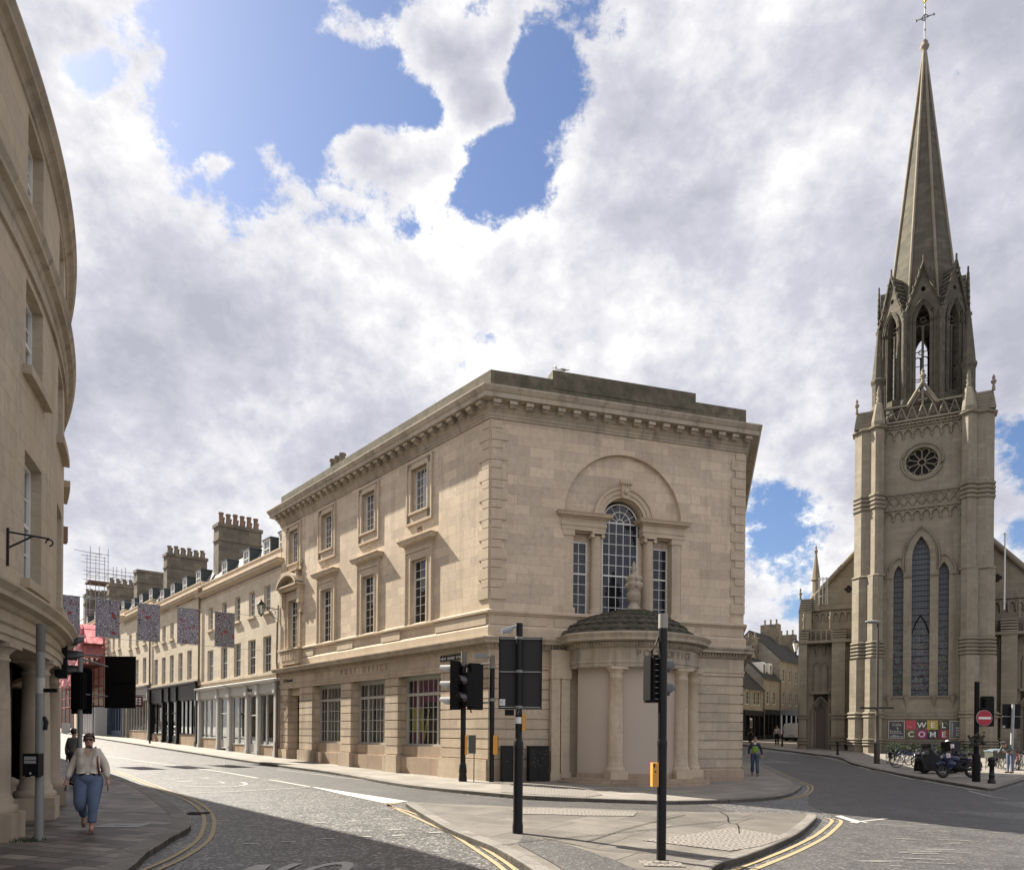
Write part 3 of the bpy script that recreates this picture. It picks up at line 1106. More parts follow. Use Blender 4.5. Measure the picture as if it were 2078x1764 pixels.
def stroke(p, q, w_=.15):
    (a0, z0), (a1, z1) = p, q
    SK[0] += .002
    lt.add([(x_, y_, z_ + SK[0]) for x_, y_, z_ in (lfr(a0 - w_ / 2, 0, z0), lfr(a0 + w_ / 2, 0, z0), lfr(a1 + w_ / 2, 0, z1), lfr(a1 - w_ / 2, 0, z1))], [(0, 1, 2, 3)], raw=True)


stroke((.07, 0), (.07, 1.6)); stroke((.12, 1.6), (.48, 0), .16); stroke((.53, 0), (.53, 1.6))
oc = [(1.12 + .33 * math.cos(t), .8 + .85 * math.sin(t)) for t in [2 * PI * k / 20 for k in range(21)]]
oi = [(1.12 + .19 * math.cos(t), .8 + .62 * math.sin(t)) for t in [2 * PI * k / 20 for k in range(21)]]
for k in range(20):
    lt.add([(oc[k][0], 0, oc[k][1]), (oc[k + 1][0], 0, oc[k + 1][1]), (oi[k + 1][0], 0, oi[k + 1][1]), (oi[k][0], 0, oi[k][1])], [(0, 1, 2, 3)])
lt.build('road_lettering', plain('faded_letter_paint', (.34, .325, .29), .75, .3, 12), kind='structure')
# double yellow lines
my = MB()
for off in (0, 1):
    o1 = off * .16
    pth = GR([(225, 1562), (286, 1586), (330, 1604), (374, 1621), (405, 1642), (414, 1660), (412, 1680), (398, 1706), (350, 1738), (288, 1766)])
    pth = [(p[0] + o1 * 1.1, p[1] + o1 * .3) for p in pth]
    ribbon(my, smoothpath(pth, 4), .075, ROAD + .012)
    pth = GR([(815, 1627), (795, 1629), (787, 1632.5), (830, 1652), (878, 1674), (913, 1690), (960, 1720), (1013, 1757), (1060, 1800)])
    pth = [(p[0] + o1 * .8 * (1 if k > 2 else .3), p[1] + (o1 * .75 if k > 2 else -o1 * .8)) for k, p in enumerate(pth)]
    ribbon(my, smoothpath(pth, 4), .075, ROAD + .012)
    pth = GR([(1672, 1659), (1684, 1661), (1687, 1667), (1668, 1684), (1646, 1699), (1587, 1727), (1488, 1765), (1400, 1800)])
    pth = [(p[0] + o1 * 1.1, p[1] - o1 * .55) for p in pth]
    ribbon(my, smoothpath(pth, 4), .08, ROAD + .012)
    pth = GR([(1560, 1559), (1600, 1577), (1632, 1590), (1640, 1598), (1628, 1611), (1590, 1621)])
    pth = [(p[0] + o1, p[1]) for p in pth]
    ribbon(my, smoothpath(pth, 4), .07, ROAD + .012)
my.build('yellow_lines', M_yel, kind='structure')
# gully grate and inspection covers
gb = MB()
p = G(380, 1649, ROAD)
for k in range(7):
    gb.box(p[0] + k * .07, p[0] + k * .07 + .035, p[1] - .25, p[1] + .2, gh(*p) + ROAD, gh(*p) + ROAD + .02)
tag(gb.build('drain_grate', M_matt), 'black iron drain grate in the gutter by the left kerb', 'drain grate')
for (x0, y0, x1, y1, lab) in [(204, 1681, 288, 1668, 'pale square inspection cover in the left pavement slabs'), (1305, 1747, 1380, 1757, 'pale concrete inspection cover at the foot of the tall pole with an orange box')]:
    a, b = G(x0, y0), G(x1, y1)
    cxm, cym = (a[0] + b[0]) / 2, (a[1] + b[1]) / 2
    ib_ = MB()
    hw = .38 if x0 < 300 else .28
    pts = [(cxm - hw, cym - hw * .8), (cxm + hw, cym - hw * .65), (cxm + hw, cym + hw * .8), (cxm - hw, cym + hw * .65)]
    zz = [gh(*q) + .014 for q in pts]
    ib_.add([(q[0], q[1], z) for q, z in zip(pts, zz)] + [(q[0], q[1], z - .05) for q, z in zip(pts, zz)], [(0, 1, 2, 3), (0, 1, 5, 4), (1, 2, 6, 5), (2, 3, 7, 6), (3, 0, 4, 7)])
    ib_.box(cxm - .12, cxm + .1, cym - .02, cym + .01, max(zz) + .002, max(zz) + .008)
    tag(ib_.build('inspection_cover', M_tact if x0 > 300 else M_grey), lab, 'manhole cover')

# ================================================================ post office
po = thing('post_office', 'cream stone post office on the corner with a round columned porch', 'building', (PC0[0], PC0[1], 0))
FA = frame(PC0, A_, AN)
FB = frame(PC0, B_, BN)
LA, LB = 19.05, 10.65
AFAR = FA(LA, 0, 0)[:2]
C1 = FB(LB, 0, 0)[:2]
BACK = (.25, .968)
C1b = (C1[0] + BACK[0] * 16, C1[1] + BACK[1] * 16)
AFb = (AFAR[0] - AN[0] * 13, AFAR[1] - AN[1] * 13)
po_path = [AFb, AFAR, PC0, C1, C1b]

# upper walls
a_cent = [4.7, 8.97, 13.26, 17.3]
mb = MB(FA)
holes = [(c - .6, c + .6, 10.8, 12.62) for c in a_cent] + [(c - .62, c + .62, 6.2, 8.85) for c in a_cent]
wallh(mb, 0, LA, 4.15, 13.45, holes, 0, .26)
mb.build('upper_wall', M_wall, po)
mb = MB(FB)
vc = 5.33
Rv = 2.46
outer = [(0, 4.15), (LB, 4.15), (LB, 13.45), (0, 13.45)]
hole = [(vc + Rv, 6.2)] + [(x, z) for x, z in round_pts(vc, Rv, 9.93, 28)] + [(vc - Rv, 6.2)]
mb.panel(outer, [hole], 0, -.16)
# tympanum with the arched opening
tym = [(vc + Rv, 9.3)] + round_pts(vc, Rv, 9.93, 28) + [(vc - Rv, 9.3)] + [(vc - .84, 9.3)] + round_pts(vc, .84, 9.9, 20)[::-1] + [(vc + .84, 9.3)]
loop = [Vector((a, c, 0)) for a, c in tym]
tri = tessellate_polygon([loop])
mb.add([(p.x, -.16, p.y) for p in loop], [tuple(t) for t in tri])
n_ = 20
ar = [(vc + .84, 9.3)] + round_pts(vc, .84, 9.9, 20) + [(vc - .84, 9.3)]
mb.add([(a, -.16, c) for a, c in ar] + [(a, -.55, c) for a, c in ar], [(i, i + 1, len(ar) + i + 1, len(ar) + i) for i in range(len(ar) - 1)])
for (a, c) in [(vc - Rv, vc - 2.05), (vc - 1.38, vc - .76), (vc + .76, vc + 1.38), (vc + 2.05, vc + Rv)]:
    mb.box(a, c, -.55, -.36, 6.2, 9.4)
for (a, c) in [(vc - 2.05, vc - 1.38), (vc + 1.38, vc + 2.05)]:
    mb.box(a, c, -.55, -.36, 9.02, 9.4)
mb.box(vc - Rv, vc + Rv, -.6, -.02, 6.12, 6.2)
mb.build('front_wall', M_wall, po)
mb = MB()
for q0, q1 in ((AFb, AFAR), (C1, C1b), (C1b, AFb)):
    mb.add([(q0[0], q0[1], -.5), (q1[0], q1[1], -.5), (q1[0], q1[1], 13.5), (q0[0], q0[1], 13.5)], [(0, 1, 2, 3)])
mb.build('rear_wall', M_wall, po)
MB().prism([AFb, AFAR, PC0, C1, C1b], 13.85, 13.95).build('roof', M_slate, po)
MB().prism([FA(2, -1.3, 0)[:2], FA(18.5, -1.3, 0)[:2], FA(18.5, -8, 0)[:2], FA(2, -8, 0)[:2]], -.4, 4.1).build('dark_core', M_dark, po)
MB().prism([FA(3.5, -.62, 0)[:2], FA(18.5, -.62, 0)[:2], FA(18.5, -8, 0)[:2], FA(5, -8, 0)[:2]], 6.0, 13.2).build('dark_core', M_dark, po)

# top windows and architraves
for i, c in enumerate(a_cent):
    tr = MB(FA)
    for (a, b_, z0, z1) in [(c - .94, c - .6, 10.3, 13.0), (c + .6, c + .94, 10.3, 13.0)]:
        tr.box(a, b_, -.05, .05, z0 + .06, z1 - .06)
    tr.box(c - .94, c + .94, -.05, .05, 12.62, 12.94)
    tr.box(c - .94, c + .94, -.05, .05, 10.36, 10.8)
    # raised outer and inner fillets
    for d, e in ((.94, .06), (.66, .05)):
        zt, zb = (12.94, 10.36) if d > .9 else (12.68, 10.74)
        tr.box(c - d - .03, c - d + e, .0, .09, zb - .03, zt + .03)
        tr.box(c + d - e, c + d + .03, .0, .09, zb - .03, zt + .03)
        tr.box(c - d + e, c + d - e, .0, .088, zt - e, zt + .03)
        tr.box(c - d + e, c + d - e, .0, .088, zb - .03, zb + e)
    tr.box(c - .72, c + .72, -.2, .13, 10.74, 10.82)
    tr.build('window_surround', M_trim, po)
for c in a_cent:
    put_window(po, FA, AN, c, -.22, 10.82, 1.2, 1.8, 4, 5, fr=.05)
# first floor windows with hoods
for i, c in enumerate(a_cent):
    hd = MB(FA)
    for s in (-1, 1):
        a, b_ = sorted((c + s * .62, c + s * 1.0))
        hd.box(a, b_, -.04, .06, 6.2, 9.25)
        a, b_ = sorted((c + s * .93, c + s * 1.03))
        hd.box(a, b_, 0, .11, 6.2, 9.28)
        a, b_ = sorted((c + s * .60, c + s * .68))
        hd.box(a, b_, -.02, .085, 6.2, 8.9)
    hd.box(c - .62, c + .62, -.04, .058, 8.85, 9.25)
    hd.box(c - .93, c + .93, 0, .10, 9.17, 9.28)
    if i < 3:
        hd.sweep([FA(c + 1.02, -.02, 0)[:2], FA(c + 1.02, .04, 0)[:2], FA(c - 1.02, .04, 0)[:2], FA(c - 1.02, -.02, 0)[:2]], [(0, 9.28), (.03, 9.28), (.03, 9.5), (.09, 9.55), (.12, 9.62), (.33, 9.66), (.33, 9.76), (.40, 9.86), (-.03, 9.93)]) if False else None
        prof = [(0, 9.28), (.05, 9.28), (.05, 9.42), (.09, 9.47), (.10, 9.5), (.26, 9.53), (.26, 9.6), (.33, 9.7), (0, 9.8)]
        q = MB()
        q.sweep([FA(c + 1.0, -.05, 0)[:2], FA(c + 1.0, 0, 0)[:2], FA(c - 1.0, 0, 0)[:2], FA(c - 1.0, -.05, 0)[:2]], prof)
        hd.add(q.v, q.f, raw=True)
    else:
        # segmental pediment on consoles
        for s in (-1, 1):
            hd.box(c + s * 1.12 - .13, c + s * 1.12 + .13, 0, .28, 8.55, 9.35)
            hd.box(c + s * 1.12 - .10, c + s * 1.12 + .10, 0, .16, 8.05, 8.6)
        hd.box(c - 1.3, c + 1.3, -.02, .34, 9.35, 9.5)
        hd.box(c - 1.42, c + 1.42, -.02, .46, 9.5, 9.58)
        arc = [(c + 1.5 * math.cos(t), 8.93 + 1.28 * math.sin(t)) for t in [R(32) + R(116) * k / 12 for k in range(13)]]
        for k in range(12):
            (x0, z0), (x1, z1) = arc[k], arc[k + 1]
            hd.add([(x, b_, z + dz_) for (x, z) in ((x0, z0), (x1, z1)) for b_ in (-.02, .5) for dz_ in (-.12, .06)],
                   [(0, 1, 5, 4), (2, 3, 7, 6), (0, 2, 6, 4), (1, 3, 7, 5)])
        hd.add([(x, .06, z) for x, z in arc] + [(c, .06, 9.5)], [(k, k + 1, 13) for k in range(12)])
        hd.box(c - .95, c + .95, 0, .2, 10.02, 10.3)
        for s in (-1, 1):
            hd.box(c + s * .85 - .1, c + s * .85 + .1, 0, .3, 9.95, 10.3)
            hd.tube([(c + s * 1.0, .04, 10.9), (c + s * 1.14, .05, 10.7), (c + s * 1.12, .05, 10.45), (c + s * .98, .05, 10.4)], .07, 6)
        hd.box(c - 1.05, c + 1.05, 0, .34, 10.3, 10.36)
        hd.box(c - 1.35, c + 1.35, -.05, .36, 6.1, 6.2)
        hd.box(c - 1.25, c + 1.25, -.05, .27, 5.35, 6.1)
        for k in range(-4, 5):
            hd.box(c + k * .22 - .05, c + k * .22 + .05, .27, .31, 5.55, 5.98)
    hd.build('window_hood', M_trim, po)
for c in a_cent:
    put_window(po, FA, AN, c, -.2, 6.2, 1.24, 2.65, 3, 7, fr=.05, gmat=M_glassd, meeting=5)
for c in (4.7, 8.97, 13.26):
    vb = MB(FA)
    vb.box(c - .17, c + .17, 0, .012, 9.98, 10.16)
    for k in range(5):
        vb.box(c - .14 + k * .06, c - .11 + k * .06, .012, .02, 10.0, 10.14)
    vb.build('air_vent', M_terra if c < 5 else M_trim, po)

# quoins
qn = MB(FA)
z = 6.58
k = 0
qr = MB(FB)
q3 = MB(FB)
while z < 13.0:
    hh = .30 if k % 2 else .42
    z1 = min(z + hh, 13.1)
    ln = .44 if k % 2 else .64
    qn.box(.03, ln, 0, .045, z + .012, z1 - .012)
    q3.box(.03, ln, 0, .045, z + .012, z1 - .012)
    qr.box(LB - ln, LB + .02, 0, .045, z + .012, z1 - .012)
    z = z1
    k += 1
qn.build('quoins', M_trim, po)
q3.build('quoins', M_trim, po)
qr.build('quoins', M_trim, po)

# main cornice with modillions
co_ = MB()
co_.sweep(po_path, [(0, 13.1), (.05, 13.1), (.05, 13.18), (.08, 13.2), (.08, 13.28), (.16, 13.36), (.16, 13.42), (.2, 13.44), (.2, 13.64), (.52, 13.66), (.52, 13.83), (.56, 13.86), (.64, 14.0), (.64, 14.05), (-.3, 14.12)])
for fr_, L_, n_m in ((FA, LA, 31), (FB, LB, 18)):
    q = MB(fr_)
    for i in range(n_m):
        s = .12 + (L_ - .24) * i / (n_m - 1)
        q.box(s - .14, s + .14, .16, .47, 13.5, 13.63)
        q.box(s - .11, s + .11, .16, .38, 13.43, 13.5)
    co_.add(q.v, q.f, raw=True)
co_.build('cornice', M_corn, po)
pr = MB()
pr.sweep(po_path, [(.03, 14.05), (.03, 14.84), (-.45, 14.84), (-.45, 14.0)])
q = MB(FB)
q.box(2.35, 8.35, -.47, .05, 14.5, 15.17)
q.box(2.35, 8.35, -3.5, -.47, 14.5, 14.95)
pr.add(q.v, q.f, raw=True)
pr.build('parapet', M_parapet, po)
# string courses, pedestal band, lower cornice
st = MB()
st.sweep(po_path, [(0, 6.02), (.04, 6.02), (.07, 6.08), (.13, 6.1), (.13, 6.17), (.02, 6.22), (0, 6.24)])
st.sweep(po_path, [(0, 5.2), (.10, 5.2), (.10, 5.56), (.06, 5.62), (.0, 5.66)])
for c0, c1 in ((0.0, 3.4), (6.0, 7.67), (10.27, 11.96), (14.56, 15.95)):
    q = MB(FA)
    q.box(c0 + .1, c1, 0, .08, 5.66, 6.03)
    st.add(q.v, q.f, raw=True)
q = MB(FB)
for c0, c1 in ((.05, 2.2), (2.5, 3.4), (7.4, 8.4), (8.7, 10.6)):
    q.box(c0, c1, 0, .03, 5.68, 6.0)
st.add(q.v, q.f, raw=True)
st.build('string_course', M_trim, po)
lc = MB()
lc.sweep(po_path, [(0, 4.76), (.06, 4.78), (.12, 4.82), (.12, 4.96), (.2, 4.97), (.36, 4.98), (.36, 5.06), (.43, 5.14), (.43, 5.18), (0, 5.26)])
for fr_, L_ in ((FA, LA), (FB, LB)):
    q = MB(fr_)
    s = .06
    while s < L_:
        q.box(s, s + .07, .1, .185, 4.86, 4.965)
        s += .135
    lc.add(q.v, q.f, raw=True)
lc.build('lower_cornice', M_corn, po)
fz = MB()
fz.sweep(po_path, [(0, 4.08), (.03, 4.08), (.03, 4.2), (.06, 4.22), (.06, 4.3), (.02, 4.32), (.02, 4.8)])
fz.build('frieze', M_rust, po)
M_letter = plain('cut_letters', (.19, .15, .11), .9, .1)
tx = MB(FA)
text(tx, 'POST  OFFICE', 11.63, 4.46, .37, .021, .62, .006, flip=True)
tx.build('lettering', M_letter, po)
tx = MB(FA)
text(tx, 'L.K.Bennett', 18.55, 4.44, .24, .04, .06, .01, flip=True)
tx.build('shop_lettering', M_black, po)

# rusticated ground floor
ops = [(3.07, 6.33), (7.4, 10.62), (11.66, 14.9), (16.47, 18.0)]
solA = [(0, 3.07), (6.33, 7.4), (10.62, 11.66), (14.9, 16.47), (18.0, LA)]
zj = [.78, 1.15, 1.52, 1.88, 2.25, 2.62, 2.98, 3.35, 3.71, 4.08]
for a, b_ in solA:
    rs = MB(FA)
    g0 = 0 if a == 0 else a + .035
    rs.box(max(a, .0) + (.035 if a else .0), b_ - .035, -.6, -.045, .4, 4.15)
    for z0, z1 in zip(zj, zj[1:]):
        rs.box(a + (.002 if a == 0 else 0), b_, -.58, 0, z0 + .02, z1 - .02)
    rs.box(a - (.05 if a else -.0), b_ + .05, -.6, .09, -.5, .76)
    rs.build('masonry_pier', M_rust, po)
solB = [(0, 2.33), (8.43, LB)]
for a, b_ in solB:
    rb = MB(FB)
    rb.box(a, b_ - (.04 if b_ == LB else 0), -.6, -.045, .1, 4.15)
    for z0, z1 in zip([.06, .42] + zj[:], [.42, .78] + zj[1:] if False else [.42, .78] + zj[1:]):
        if z1 > z0:
            rb.box(a + (.002 if a == 0 else 0), b_, -.58, 0, z0 + .02, z1 - .02)
    rb.build('masonry_pier', M_rust, po)
for a, b_ in ops[:3]:
    pl = MB(FA)
    pl.box(a + .05, b_ - .05, -.6, -.12, -.5, .70)
    pl.box(a, b_, -.6, -.26, .70, 1.16)
    pl.build('window_apron', M_plinth, po)
pl = MB(FA)
pl.box(16.47, 18.0, -.9, -.45, -.5, .5)
pl.build('door_step', M_plinth, po)
q = MB(FB)
q.box(0.01, 2.33, -.5, .06, -.5, .5)
q.build('plinth', M_plinth, po)
q = MB(FB)
q.box(8.43, LB + .03, -.5, .07, -.6, .34)
q.build('plinth', M_plinth, po)
# damaged stone patches by the side door
dm = MB(FA)
random.seed(3)
for k in range(26):
    s = random.uniform(18.02, 18.98)
    z = random.uniform(.8, 3.6)
    dm.box(s, min(19.0, s + random.uniform(.1, .35)), 0, random.uniform(.004, .02), z, z + random.uniform(.08, .3))
dm.build('broken_facing', M_plinth, po)
# ground windows
for i, (a, b_) in enumerate(ops[:3]):
    c = (a + b_) / 2
    wd = b_ - a
    f = MB()
    zs0, zt = 0, 2.85
    x0 = -wd / 2
    f.box(x0, -x0, -.06, .05, 0, .09)
    f.box(x0, -x0, -.06, .05, zt - .1, zt)
    f.box(x0, -x0, -.06, .08, 2.1, 2.22)
    for x in (x0 + .06, x0 + .86, -x0 - .86, -x0 - .06):
        f.box(x - .055, x + .055, -.055, .045, .09, zt - .1)
    xs = [x0 + .46] + [x0 + .86 + (wd - 1.72) * j / 4 for j in (1, 2, 3)] + [-x0 - .46]
    for x in xs:
        f.box(x - .016, x + .016, -.015, .02, .09, zt - .1)
    for z in (.6, 1.1, 1.6):
        f.box(x0 + .1, -x0 - .1, -.013, .018, z - .014, z + .014)
    f.box(x0 - .02, -x0 + .02, -.05, .12, zt, zt + .16)
    fm = f.mesh('window', M_mullion)
    g = MB()
    g.add([(x0, 0, 0), (-x0, 0, 0), (-x0, 0, zt), (x0, 0, zt)], [(0, 1, 2, 3)])
    gm = g.mesh('glass', M_clear)
    wo = inst('window', fm, po, FA(c, -.5, 1.17), rzof(AN), [('glass', gm)])
M_purple = plain('purple_panel', (.30, .015, .16), .6, .1)
M_yellowp = plain('yellow_panel', (.55, .50, .08), .6, .1)
dp = MB(FA)
dp.box(3.1, 6.3, -.78, -.75, 1.17, 4.0)
do = dp.build('display_panel', M_dark, po)
dp = MB(FA)
dp.box(5.45, 6.3, -.74, -.72, 1.2, 4.0)
dp.box(4.1, 5.45, -.74, -.72, 3.0, 4.0)
dp.box(3.1, 4.1, -.74, -.72, 1.2, 4.0)
dp.build('display_panel', M_purple, po)
dp = MB(FA)
dp.box(5.46, 6.28, -.71, -.70, 1.75, 2.75)
dp.prism([FA(4.9, -.7, 0)[:2], FA(5.3, -.7, 0)[:2], FA(5.3, -.69, 0)[:2], FA(4.9, -.69, 0)[:2]], 1.3, 2.3)if False else None
dp.add([(5.35, -.7, 1.2), (5.45, -.7, 1.2), (5.0, -.7, 2.7), (4.9, -.7, 2.7)], [(0, 1, 2, 3)])
dp.build('display_panel', M_yellowp, po)
M_curt = plain('grey_blinds', (.34, .34, .31), .8, .25, 3)
for a, b_ in ops[1:3]:
    dp = MB(FA)
    k = a + .1
    while k < b_ - .1:
        dp.box(k, k + .09, -.8, -.77, 1.2, 4.0)
        k += .14 if random.random() < .7 else .3
    dp.build('blinds', M_curt, po)
dr_ = MB(FA)
dr_.box(16.47, 18.0, -.75, -.7, .5, 3.7)
dr_.box(16.5, 17.2, -.7, -.66, .6, 3.0)
dr_.build('side_door', M_black, po)
dr_ = MB(FA)
dr_.box(16.47, 18.0, -.75, -.2, 3.7, 4.15)
dr_.build('door_lintel', M_rust, po)

# venetian window
vn = MB(FB)
for s in (-1, 1):
    e0, e1 = sorted((vc + s * .82, vc + s * 2.52))
    q = MB()
    pth = [FB(e0, -.3, 0)[:2], FB(e0, .0, 0)[:2], FB(e1, .0, 0)[:2], FB(e1, -.3 if s < 0 else -.3, 0)[:2]]
    q.sweep(pth, [(0, 9.36), (.04, 9.36), (.04, 9.5), (.07, 9.52), (.07, 9.66), (.03, 9.68), (.03, 9.78), (.1, 9.82), (.14, 9.85), (.24, 9.87), (.24, 9.92), (.29, 9.99), (0, 10.03)])
    vn.add(q.v, q.f, raw=True)
    vn.box(e0, e1, -.3, 0, 9.36, 9.4)
    vn.box(e0, e1, -.3, 0, 10.0, 10.07)
    # pilaster
    c = vc + s * 2.27
    vn.box(c - .2, c + .2, -.4, -.02, 6.45, 9.15)
    vn.box(c - .25, c + .25, -.4, .03, 6.2, 6.45)
    vn.box(c - .24, c + .24, -.4, .02, 9.15, 9.36)
vn.sweep([FB(vc + .84, 0, 0)[:2], FB(vc - .84, 0, 0)[:2]], [(0, 0), (0, .01)]) if False else None
for (r0, r1, o0) in ((.86, 1.0, .02), (1.0, 1.17, .06), (1.17, 1.26, .11)):
    pts0 = round_pts(vc, r0, 9.9, 26)
    pts1 = round_pts(vc, r1, 9.9, 26)
    vs = []
    for (p0, p1) in zip(pts0, pts1):
        vs += [(p0[0], -.16, p0[1]), (p0[0], o0 - .05, p0[1]), (p1[0], o0 - .05, p1[1]), (p1[0], -.16, p1[1])]
    vn.add(vs, [(4 * i + k, 4 * i + 4 + k, 4 * i + 5 + k, 4 * i + 1 + k) for i in range(26) for k in range(3)])
vn.build('arch_surround', M_trim, po)
cl = MB(FB)
for s in (-1, 1):
    c = vc + s * 1.1
    cl2 = MB(FB)
    cl2.lathe(c, -.16, [(.27, 6.2), (.27, 6.28), (.25, 6.32), (.26, 6.38), (.22, 6.44), (.21, 6.5), (.212, 7.5), (.19, 9.1), (.2, 9.13), (.19, 9.16), (.24, 9.2)], 20)
    cl2.box(c - .25, c + .25, -.42, .08, 9.27, 9.36)
    for e in (-1, 1):
        cl2.tube([(c + e * .21, -.3, 9.2), (c + e * .21, .06, 9.2)], .075, 8)
    cl2.build('column', M_trim, po)
ks = MB(FB)
ks.prism([FB(vc - .17, -.14, 0)[:2], FB(vc + .17, -.14, 0)[:2], FB(vc + .2, .14, 0)[:2], FB(vc - .2, .14, 0)[:2]], 0, 0) if False else None
ks.add([(vc - .12, .08, 10.72), (vc + .12, .08, 10.72), (vc + .2, .16, 11.25), (vc - .2, .16, 11.25), (vc - .12, -.16, 10.72), (vc + .12, -.16, 10.72), (vc + .2, -.16, 11.25), (vc - .2, -.16, 11.25)],
       [(0, 1, 2, 3), (0, 1, 5, 4), (1, 2, 6, 5), (2, 3, 7, 6), (3, 0, 4, 7)])
ks.tube([(vc - .24, .12, 11.3), (vc + .24, .12, 11.3)], .1, 10)
for k in range(4):
    ks.tube([(vc - .15 + k * .1, .2, 11.38), (vc - .15 + k * .1, .24, 11.2)], .035, 6)
ks.ball(vc, .16, 10.95, .09, 8)
ks.tube([(vc - .12, .1, 10.76), (vc, .16, 10.7), (vc + .12, .1, 10.76)], .05, 6)
ks.build('keystone', M_trim, po)
# central arched sash
f = MB()
hw = .76
f.box(-hw, -hw + .05, -.04, .04, 0, 3.7)
f.box(hw - .05, hw, -.04, .04, 0, 3.7)
f.box(-hw + .05, hw - .05, -.04, .04, 0, .08)
for x in (-.42, -.14, .14, .42) if False else (-.40, -.03, .34):
    pass
for x in (-.45, -.15, .15, .45):
    f.box(x - .013, x + .013, -.015, .02, .08, 3.68)
for j in range(1, 10):
    z = 3.68 * j / 9.
    t = .028 if j in (4, 9) else .012
    f.box(-hw + .05, hw - .05, -.013, .03 if t > .02 else .018, z - t, z + t)


def ringbar(mb, r0, r1, zc, n=20, b0=-.03, b1=.03):
    p0, p1 = round_pts(0, r0, zc, n), round_pts(0, r1, zc, n)
    vs = []
    for a, b in zip(p0, p1):
        vs += [(a[0], b1, a[1]), (b[0], b1, b[1]), (b[0], b0, b[1]), (a[0], b0, a[1])]
    mb.add(vs, [(4 * i + k, 4 * i + 4 + k, 4 * i + 4 + (k + 1) % 4, 4 * i + (k + 1) % 4) for i in range(n) for k in range(4)])


ringbar(f, .71, .76, 3.68)
ringbar(f, .43, .46, 3.68, b1=.02)
ringbar(f, .14, .17, 3.68, 12, b1=.02)
for k in range(1, 6):
    t = PI * k / 6
    f.tube([(.15 * math.cos(t), 0, 3.68 + .15 * math.sin(t)), (.72 * math.cos(t), 0, 3.68 + .72 * math.sin(t))], .014, 4)
fm = f.mesh('window', M_white)
g = MB()
gp = [(-hw, 0), (hw, 0)] + round_pts(0, hw, 3.68, 20)
g.add([(a, 0, c) for a, c in gp], [tuple(range(len(gp)))])
gm = g.mesh('glass', M_glassd)
inst('window', fm, po, FB(vc, -.42, 6.2), rzof(BN), [('glass', gm)])
for s in (-1, 1):
    put_window(po, FB, BN, vc + s * 1.715, -.42, 6.2, .67, 2.82, 2, 7, fr=.05, gmat=M_glassd, meeting=4)

# ---------------------------------------------------------------- porch
pc, po_o = 5.5, -.6


def arcp(r_, t):
    return (pc - r_ * math.sin(t), po_o + r_ * math.cos(t))


def arcw(r_, t):
    a, b = arcp(r_, t)
    return FB(a, b, 0)[:2]


T0 = R(57)
ap = [FB(arcp(2.95, T0)[0], 0, 0)[:2]] + [arcw(2.95, T0 - 2 * T0 * k / 36) for k in range(37)] + [FB(arcp(2.95, -T0)[0], 0, 0)[:2]]
pe = MB()
pe.sweep(ap, [(-.45, 4.12), (0, 4.12), (0, 4.24), (.03, 4.25), (.03, 4.36), (0, 4.38), (0, 4.78), (.06, 4.8), (.12, 4.85), (.12, 4.98), (.2, 5.0), (.4, 5.02), (.4, 5.12), (.48, 5.24), (.48, 5.28), (.1, 5.36), (-.5, 5.4)])
for k in range(58):
    t = T0 - 2 * T0 * (k + .5) / 58
    a, b = arcw(3.0, t)
    a2, b2 = arcw(3.13, t)
    ta = Vector((b2 - b, -(a2 - a))).normalized() * .035
    pe.add([(x + sg * ta.x, y + sg * ta.y, z) for (x, y) in ((a, b), (a2, b2)) for sg in (-1, 1) for z in (4.86, 4.965)],
           [(0, 1, 3, 2), (4, 5, 7, 6), (0, 1, 5, 4), (2, 3, 7, 6), (0, 2, 6, 4)])
pe.prism(ap, 4.10, 4.14)
pe.build('porch_entablature', M_corn, po)
lm = MB()
tt = R(14.5)
for ch in 'POST OFFICE':
    if ch == ' ':
        tt -= R(3.6)
        continue
    vs, fs, wd = glyph(ch, .02)
    a, b = arcw(2.955, tt)
    a2, b2 = arcw(3.955, tt)
    nx_, ny_ = a2 - a, b2 - b
    tx_, ty_ = -ny_, nx_
    lm.add([(a + tx_ * v[0] * .33 + nx_ * v[2] * .33, b + ty_ * v[0] * .33 + ny_ * v[2] * .33, 4.46 + v[1] * .33) for v in vs], fs)
    tt -= R(4.7 if ch != 'I' else 3.3) + 0
lm.build('lettering', M_letter, po)
for t in (R(28.5), R(-28.5), R(-56)):
    a, b = arcp(2.72, t)
    c = MB(FB)
    c.box(a - .34, a + .34, b - .34, b + .34, -.3, .42)
    c.lathe(a, b, [(.33, .42), (.34, .48), (.32, .54), (.28, .56), (.3, .62), (.265, .68), (.26, .8), (.262, 1.6), (.25, 2.6), (.225, 3.7), (.25, 3.72), (.25, 3.76), (.225, 3.78), (.225, 3.9), (.3, 3.98), (.31, 4.02)], 24)
    c.box(a - .33, a + .33, b - .33, b + .33, 4.02, 4.11)
    c.build('column', M_trim, po)
pi = MB(FB)
for a in (2.5, 2.88, 8.3):
    pi.box(a - .17, a + .17, -.2, .30 if a < 8 else .1, .3, 3.75)
    pi.box(a - .22, a + .22, -.2, .36 if a < 8 else .14, -.3, .3)
    pi.box(a - .21, a + .21, -.2, .35 if a < 8 else .14, 3.75, 4.12)
pi.box(2.3, 3.1, -.2, .34, 4.1, 4.8)
pi.box(2.33, 8.43, -.4, .08, -.3, 4.15)
pi.build('pilasters', M_trim, po)
